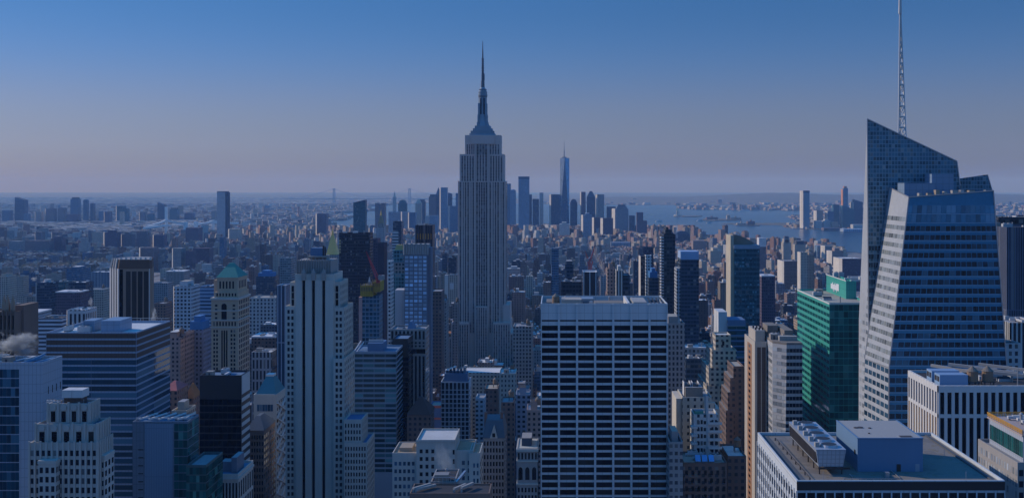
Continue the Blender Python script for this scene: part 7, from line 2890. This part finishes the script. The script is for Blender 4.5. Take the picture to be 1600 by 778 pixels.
for key, rs in groups.items():
    rs.sort(key=lambda r: r[10])
    for k, r in enumerate(rs):
        pre = WORDS.get(len(rs), [''] * len(rs))[k]
        ft = r[5] if len(r[7].split()) + len(r[2].split()) + len(r[3].split()) < 9 else r[5].replace(', penthouse and', ' and')
        lab = f"{pre} {r[2]} {r[3]} with {r[4]} roof{ft} {r[6]} {r[7]}".strip()
        if len(lab.split()) > 16:
            lab = f"{pre} {r[2]} {r[3]} with {r[4]} roof {r[6]} {r[7]}".strip()
        l = LOTS[r[0]]
        a, b, c, d, h = l[:5]
        t = T(KIND[r[2]], lab, 'building', (a + b) / 2, (c + d) / 2, group=GRP)
        parts = {}
        ROT = rot_of(a, c)
        for (nm, kd, A) in r[1]:
            if kd == 'tank':
                plant(t, 'water_tank', A[0], A[1], A[2], .9)
            elif kd == 'unit':
                plant(t, 'air_handler', A[0], A[1], A[2], .75, (r[0] % 2) * math.pi / 2)
            else:
                m = parts.setdefault(nm, MB())
                emit(m, kd, A, 0)
        for nm, m in parts.items():
            t.part(nm, m, CITY)

# all the rest of the ordinary buildings: one object
rest = MB()
indset = set(IND)
for i, l in enumerate(LOTS):
    if i in indset:
        continue
    if cnt[i] == 0 and l[2] > 2200:
        continue
    rr = random.Random(i)
    rest.seed = rr.random()
    shapes, _ = lot_shapes(l, rr, l[2] < 3600)
    if l[2] >= 3600 and rr.random() < .6:
        a, b, c, d, h = l[:5]
        shapes = shapes + [('p', 'box', (a + (b - a) * .3, a + (b - a) * .7, c + 3, c + 9, h - .95, h + rr.uniform(1.5, 4), plain(PAL[l[5]][1]), plain(RCOL[l[6]][1])))]
    ROT = rot_of(l[0], l[2])
    for (nm, kd, A) in shapes:
        emit(rest, kd, A, 0)
ROT = .4

# far shores: low roofs into the haze
def inside(p, poly):
    x, y = p
    r = False
    for (x0, y0), (x1, y1) in zip(poly, poly[1:] + poly[:1]):
        if (y0 > y) != (y1 > y) and x < (x1 - x0) * (y - y0) / (y1 - y0) + x0:
            r = not r
    return r


STAT = [(42000, 15500), (3000, 15200), (1200, 15100), (300, 15400), (-600, 16700), (-500, 17500), (42000, 17500)]
for poly, n, tall in ((BROOK, 19000, .025), (JERSEY, 6000, .02), (STAT, 1400, .01)):
    k = 0
    for _ in range(n * 6):
        if k >= n:
            break
        Y = 4000 + 21000 * RF.random() ** 2.0
        px = RF.uniform(-10, 1610)
        X = xx(px, Y)
        if not inside((X, Y), poly):
            continue
        if poly is JERSEY and X < 1800 and 7150 < Y < 9900:
            continue
        k += 1
        s = Y / 9000 + .35
        w, dp = RF.uniform(14, 60) * s, RF.uniform(12, 40) * s
        h = RF.lognormvariate(math.log(11), .4)
        if RF.random() < tall:
            h *= RF.uniform(2, 4.5)
            w, dp = w * .6, dp * .6
        if poly is BROOK and Y < 7500 and X > -4500 and RF.random() < .15:
            h *= 2
        if poly is not BROOK and Y > 11000:
            h *= 1.4
        h = min(h, zz(318 if Y > 7000 else 345, Y)) if px < 700 else min(h, 60)
        x0, x1, y0, y1 = X - w / 2, X + w / 2, Y, Y + dp
        h = min(h, zcap(x0, x1, y0, y1))
        if h < 6:
            h = RF.uniform(5, 9)
        pi = RF.choices(range(len(PAL)), WGT)[0]
        ri = RF.choices(range(len(RCOL)), RWGT)[0]
        rest.seed = RF.random()
        emit(rest, 'box', (x0, x1, y0, y1, .002, h, PAL[pi][2] if h > 14 else plain(PAL[pi][1]), plain(RCOL[ri][1])), 0)
o = link('distant_buildings', rest.build('distant_buildings', CITY), stuff=True)
o['label'] = 'crowded low roofs and walls packing every block out into the haze'

# winter trees: tan twiggy crowns along the parks and squares
g = G('winter_twigs')
geo = g.n.new('ShaderNodeNewGeometry')
g.put(g.b.inputs['Base Color'], g.mix(geo.outputs['Random Per Island'], (.26, .19, .11, 1), (.48, .37, .22, 1)))
g.b.inputs['Roughness'].default_value = .9
tw_ = MB()
spots = []
for (px0, px1, py0, py1, n) in ((415, 455, 381, 392, 60), (1200, 1240, 431, 436, 20)):
    for _ in range(n):
        px, py = RF.uniform(px0, px1), RF.uniform(py0, py1)
        Y = 248 * F / (py - HY)
        spots.append((xx(px, Y), Y))
for (a, b, c, d, y_) in PARKS:
    for _ in range(int((b - a) * (d - c) / 330)):
        spots.append((RF.uniform(a, b), RF.uniform(c, d)))
for (x, y) in spots:
    hh = RF.uniform(11, 18) * 1.2
    tw_.cyl(x, y, .4, .2, 0, hh * .6, 5)
    for _ in range(26):
        u = Vector((RF.gauss(0, 1), RF.gauss(0, 1), RF.gauss(0, 1))).normalized() * RF.random() ** .4
        c = V(x + u.x * 6, y + u.y * 6, hh * .68 + u.z * hh * .38)
        a = V(RF.gauss(0, 1), RF.gauss(0, 1), RF.gauss(0, 1)).normalized() * RF.uniform(.8, 1.9)
        b = V(RF.gauss(0, 1), RF.gauss(0, 1), RF.gauss(0, 1)).normalized() * RF.uniform(.8, 1.9)
        tw_.quad([c - a - b, c + a - b, c + a + b, c - a + b])
o = link('bare_trees', tw_.build('bare_trees', g.m), stuff=True)
o['label'] = 'tan bare winter trees in the parks of the low district'


# steam
def steam(label, px, py, Y, L, Wd, Hh, dens, seed, lean=(0, 0)):
    m = bpy.data.materials.new('steam')
    m.use_nodes = True
    nt = m.node_tree
    nt.nodes.clear()
    out = nt.nodes.new('ShaderNodeOutputMaterial')
    pv_ = nt.nodes.new('ShaderNodeVolumePrincipled')
    pv_.inputs['Color'].default_value = (.86, .94, 1, 1)
    pv_.inputs['Anisotropy'].default_value = .35
    tcn = nt.nodes.new('ShaderNodeTexCoord')
    no = nt.nodes.new('ShaderNodeTexNoise')
    no.inputs['Scale'].default_value = 2.4
    no.inputs['Detail'].default_value = 9
    no.inputs['Roughness'].default_value = .62
    no.noise_dimensions = '4D'
    no.inputs['W'].default_value = seed
    nt.links.new(tcn.outputs['Object'], no.inputs['Vector'])
    ln = nt.nodes.new('ShaderNodeVectorMath')
    ln.operation = 'LENGTH'
    nt.links.new(tcn.outputs['Object'], ln.inputs[0])
    def mt(op, a, b):
        n = nt.nodes.new('ShaderNodeMath')
        n.operation = op
        for k, v in enumerate((a, b)):
            if isinstance(v, (int, float)):
                n.inputs[k].default_value = v
            else:
                nt.links.new(v, n.inputs[k])
        return n.outputs[0]
    fall = mt('SUBTRACT', 1.0, ln.outputs['Value'])
    d = mt('SUBTRACT', mt('ADD', mt('MULTIPLY', no.outputs[0], 3.4), mt('MULTIPLY', fall, 1.1)), 2.15)
    d = mt('MULTIPLY', mt('MAXIMUM', d, 0.0), dens)
    nt.links.new(d, pv_.inputs['Density'])
    nt.links.new(pv_.outputs[0], out.inputs['Volume'])
    mb = MB()
    n, k = 16, 9
    for j in range(k + 1):
        th = math.pi * j / k
        for i in range(n):
            a = 2 * math.pi * i / n
            mb.v.append((math.sin(th) * math.cos(a), math.sin(th) * math.sin(a), math.cos(th)))
    for j in range(k):
        for i in range(n):
            a, b = j * n + i, j * n + (i + 1) % n
            mb.f.append((a, a + n, b + n, b))
            mb.a.append((None, 0))
            mb.m.append(0)
    o = link('steam', mb.build('steam', m))
    o.location = (xx(px, Y), Y, zz(py, Y))
    o.scale = (L, Wd, Hh)
    o.rotation_euler = (0, lean[0], 0)
    o['label'], o['category'] = label, 'steam'
    o['kind'] = 'stuff'
steam('drifting white steam over the roof of the pale blue panelled building', 24, 538, 428, 12.5, 6, 7.2, 1.1, 1.0)
steam('steam plume rising before the blank wall of the pale stepped building', 694, 718, 470, 6.5, 4, 10, .32, 5.0, (-.25, 0))
steam('small white puff over the broad glass block roof', 241, 492, 545, 2.6, 2.5, 4.6, .8, 9.0)
steam('small white puff beyond the broad glass block', 142, 472, 1300, 4, 4, 7.5, .7, 13.0)
steam('small white puff beside the round topped dark tower', 53, 436, 1480, 6, 5, 4, .7, 17.0)
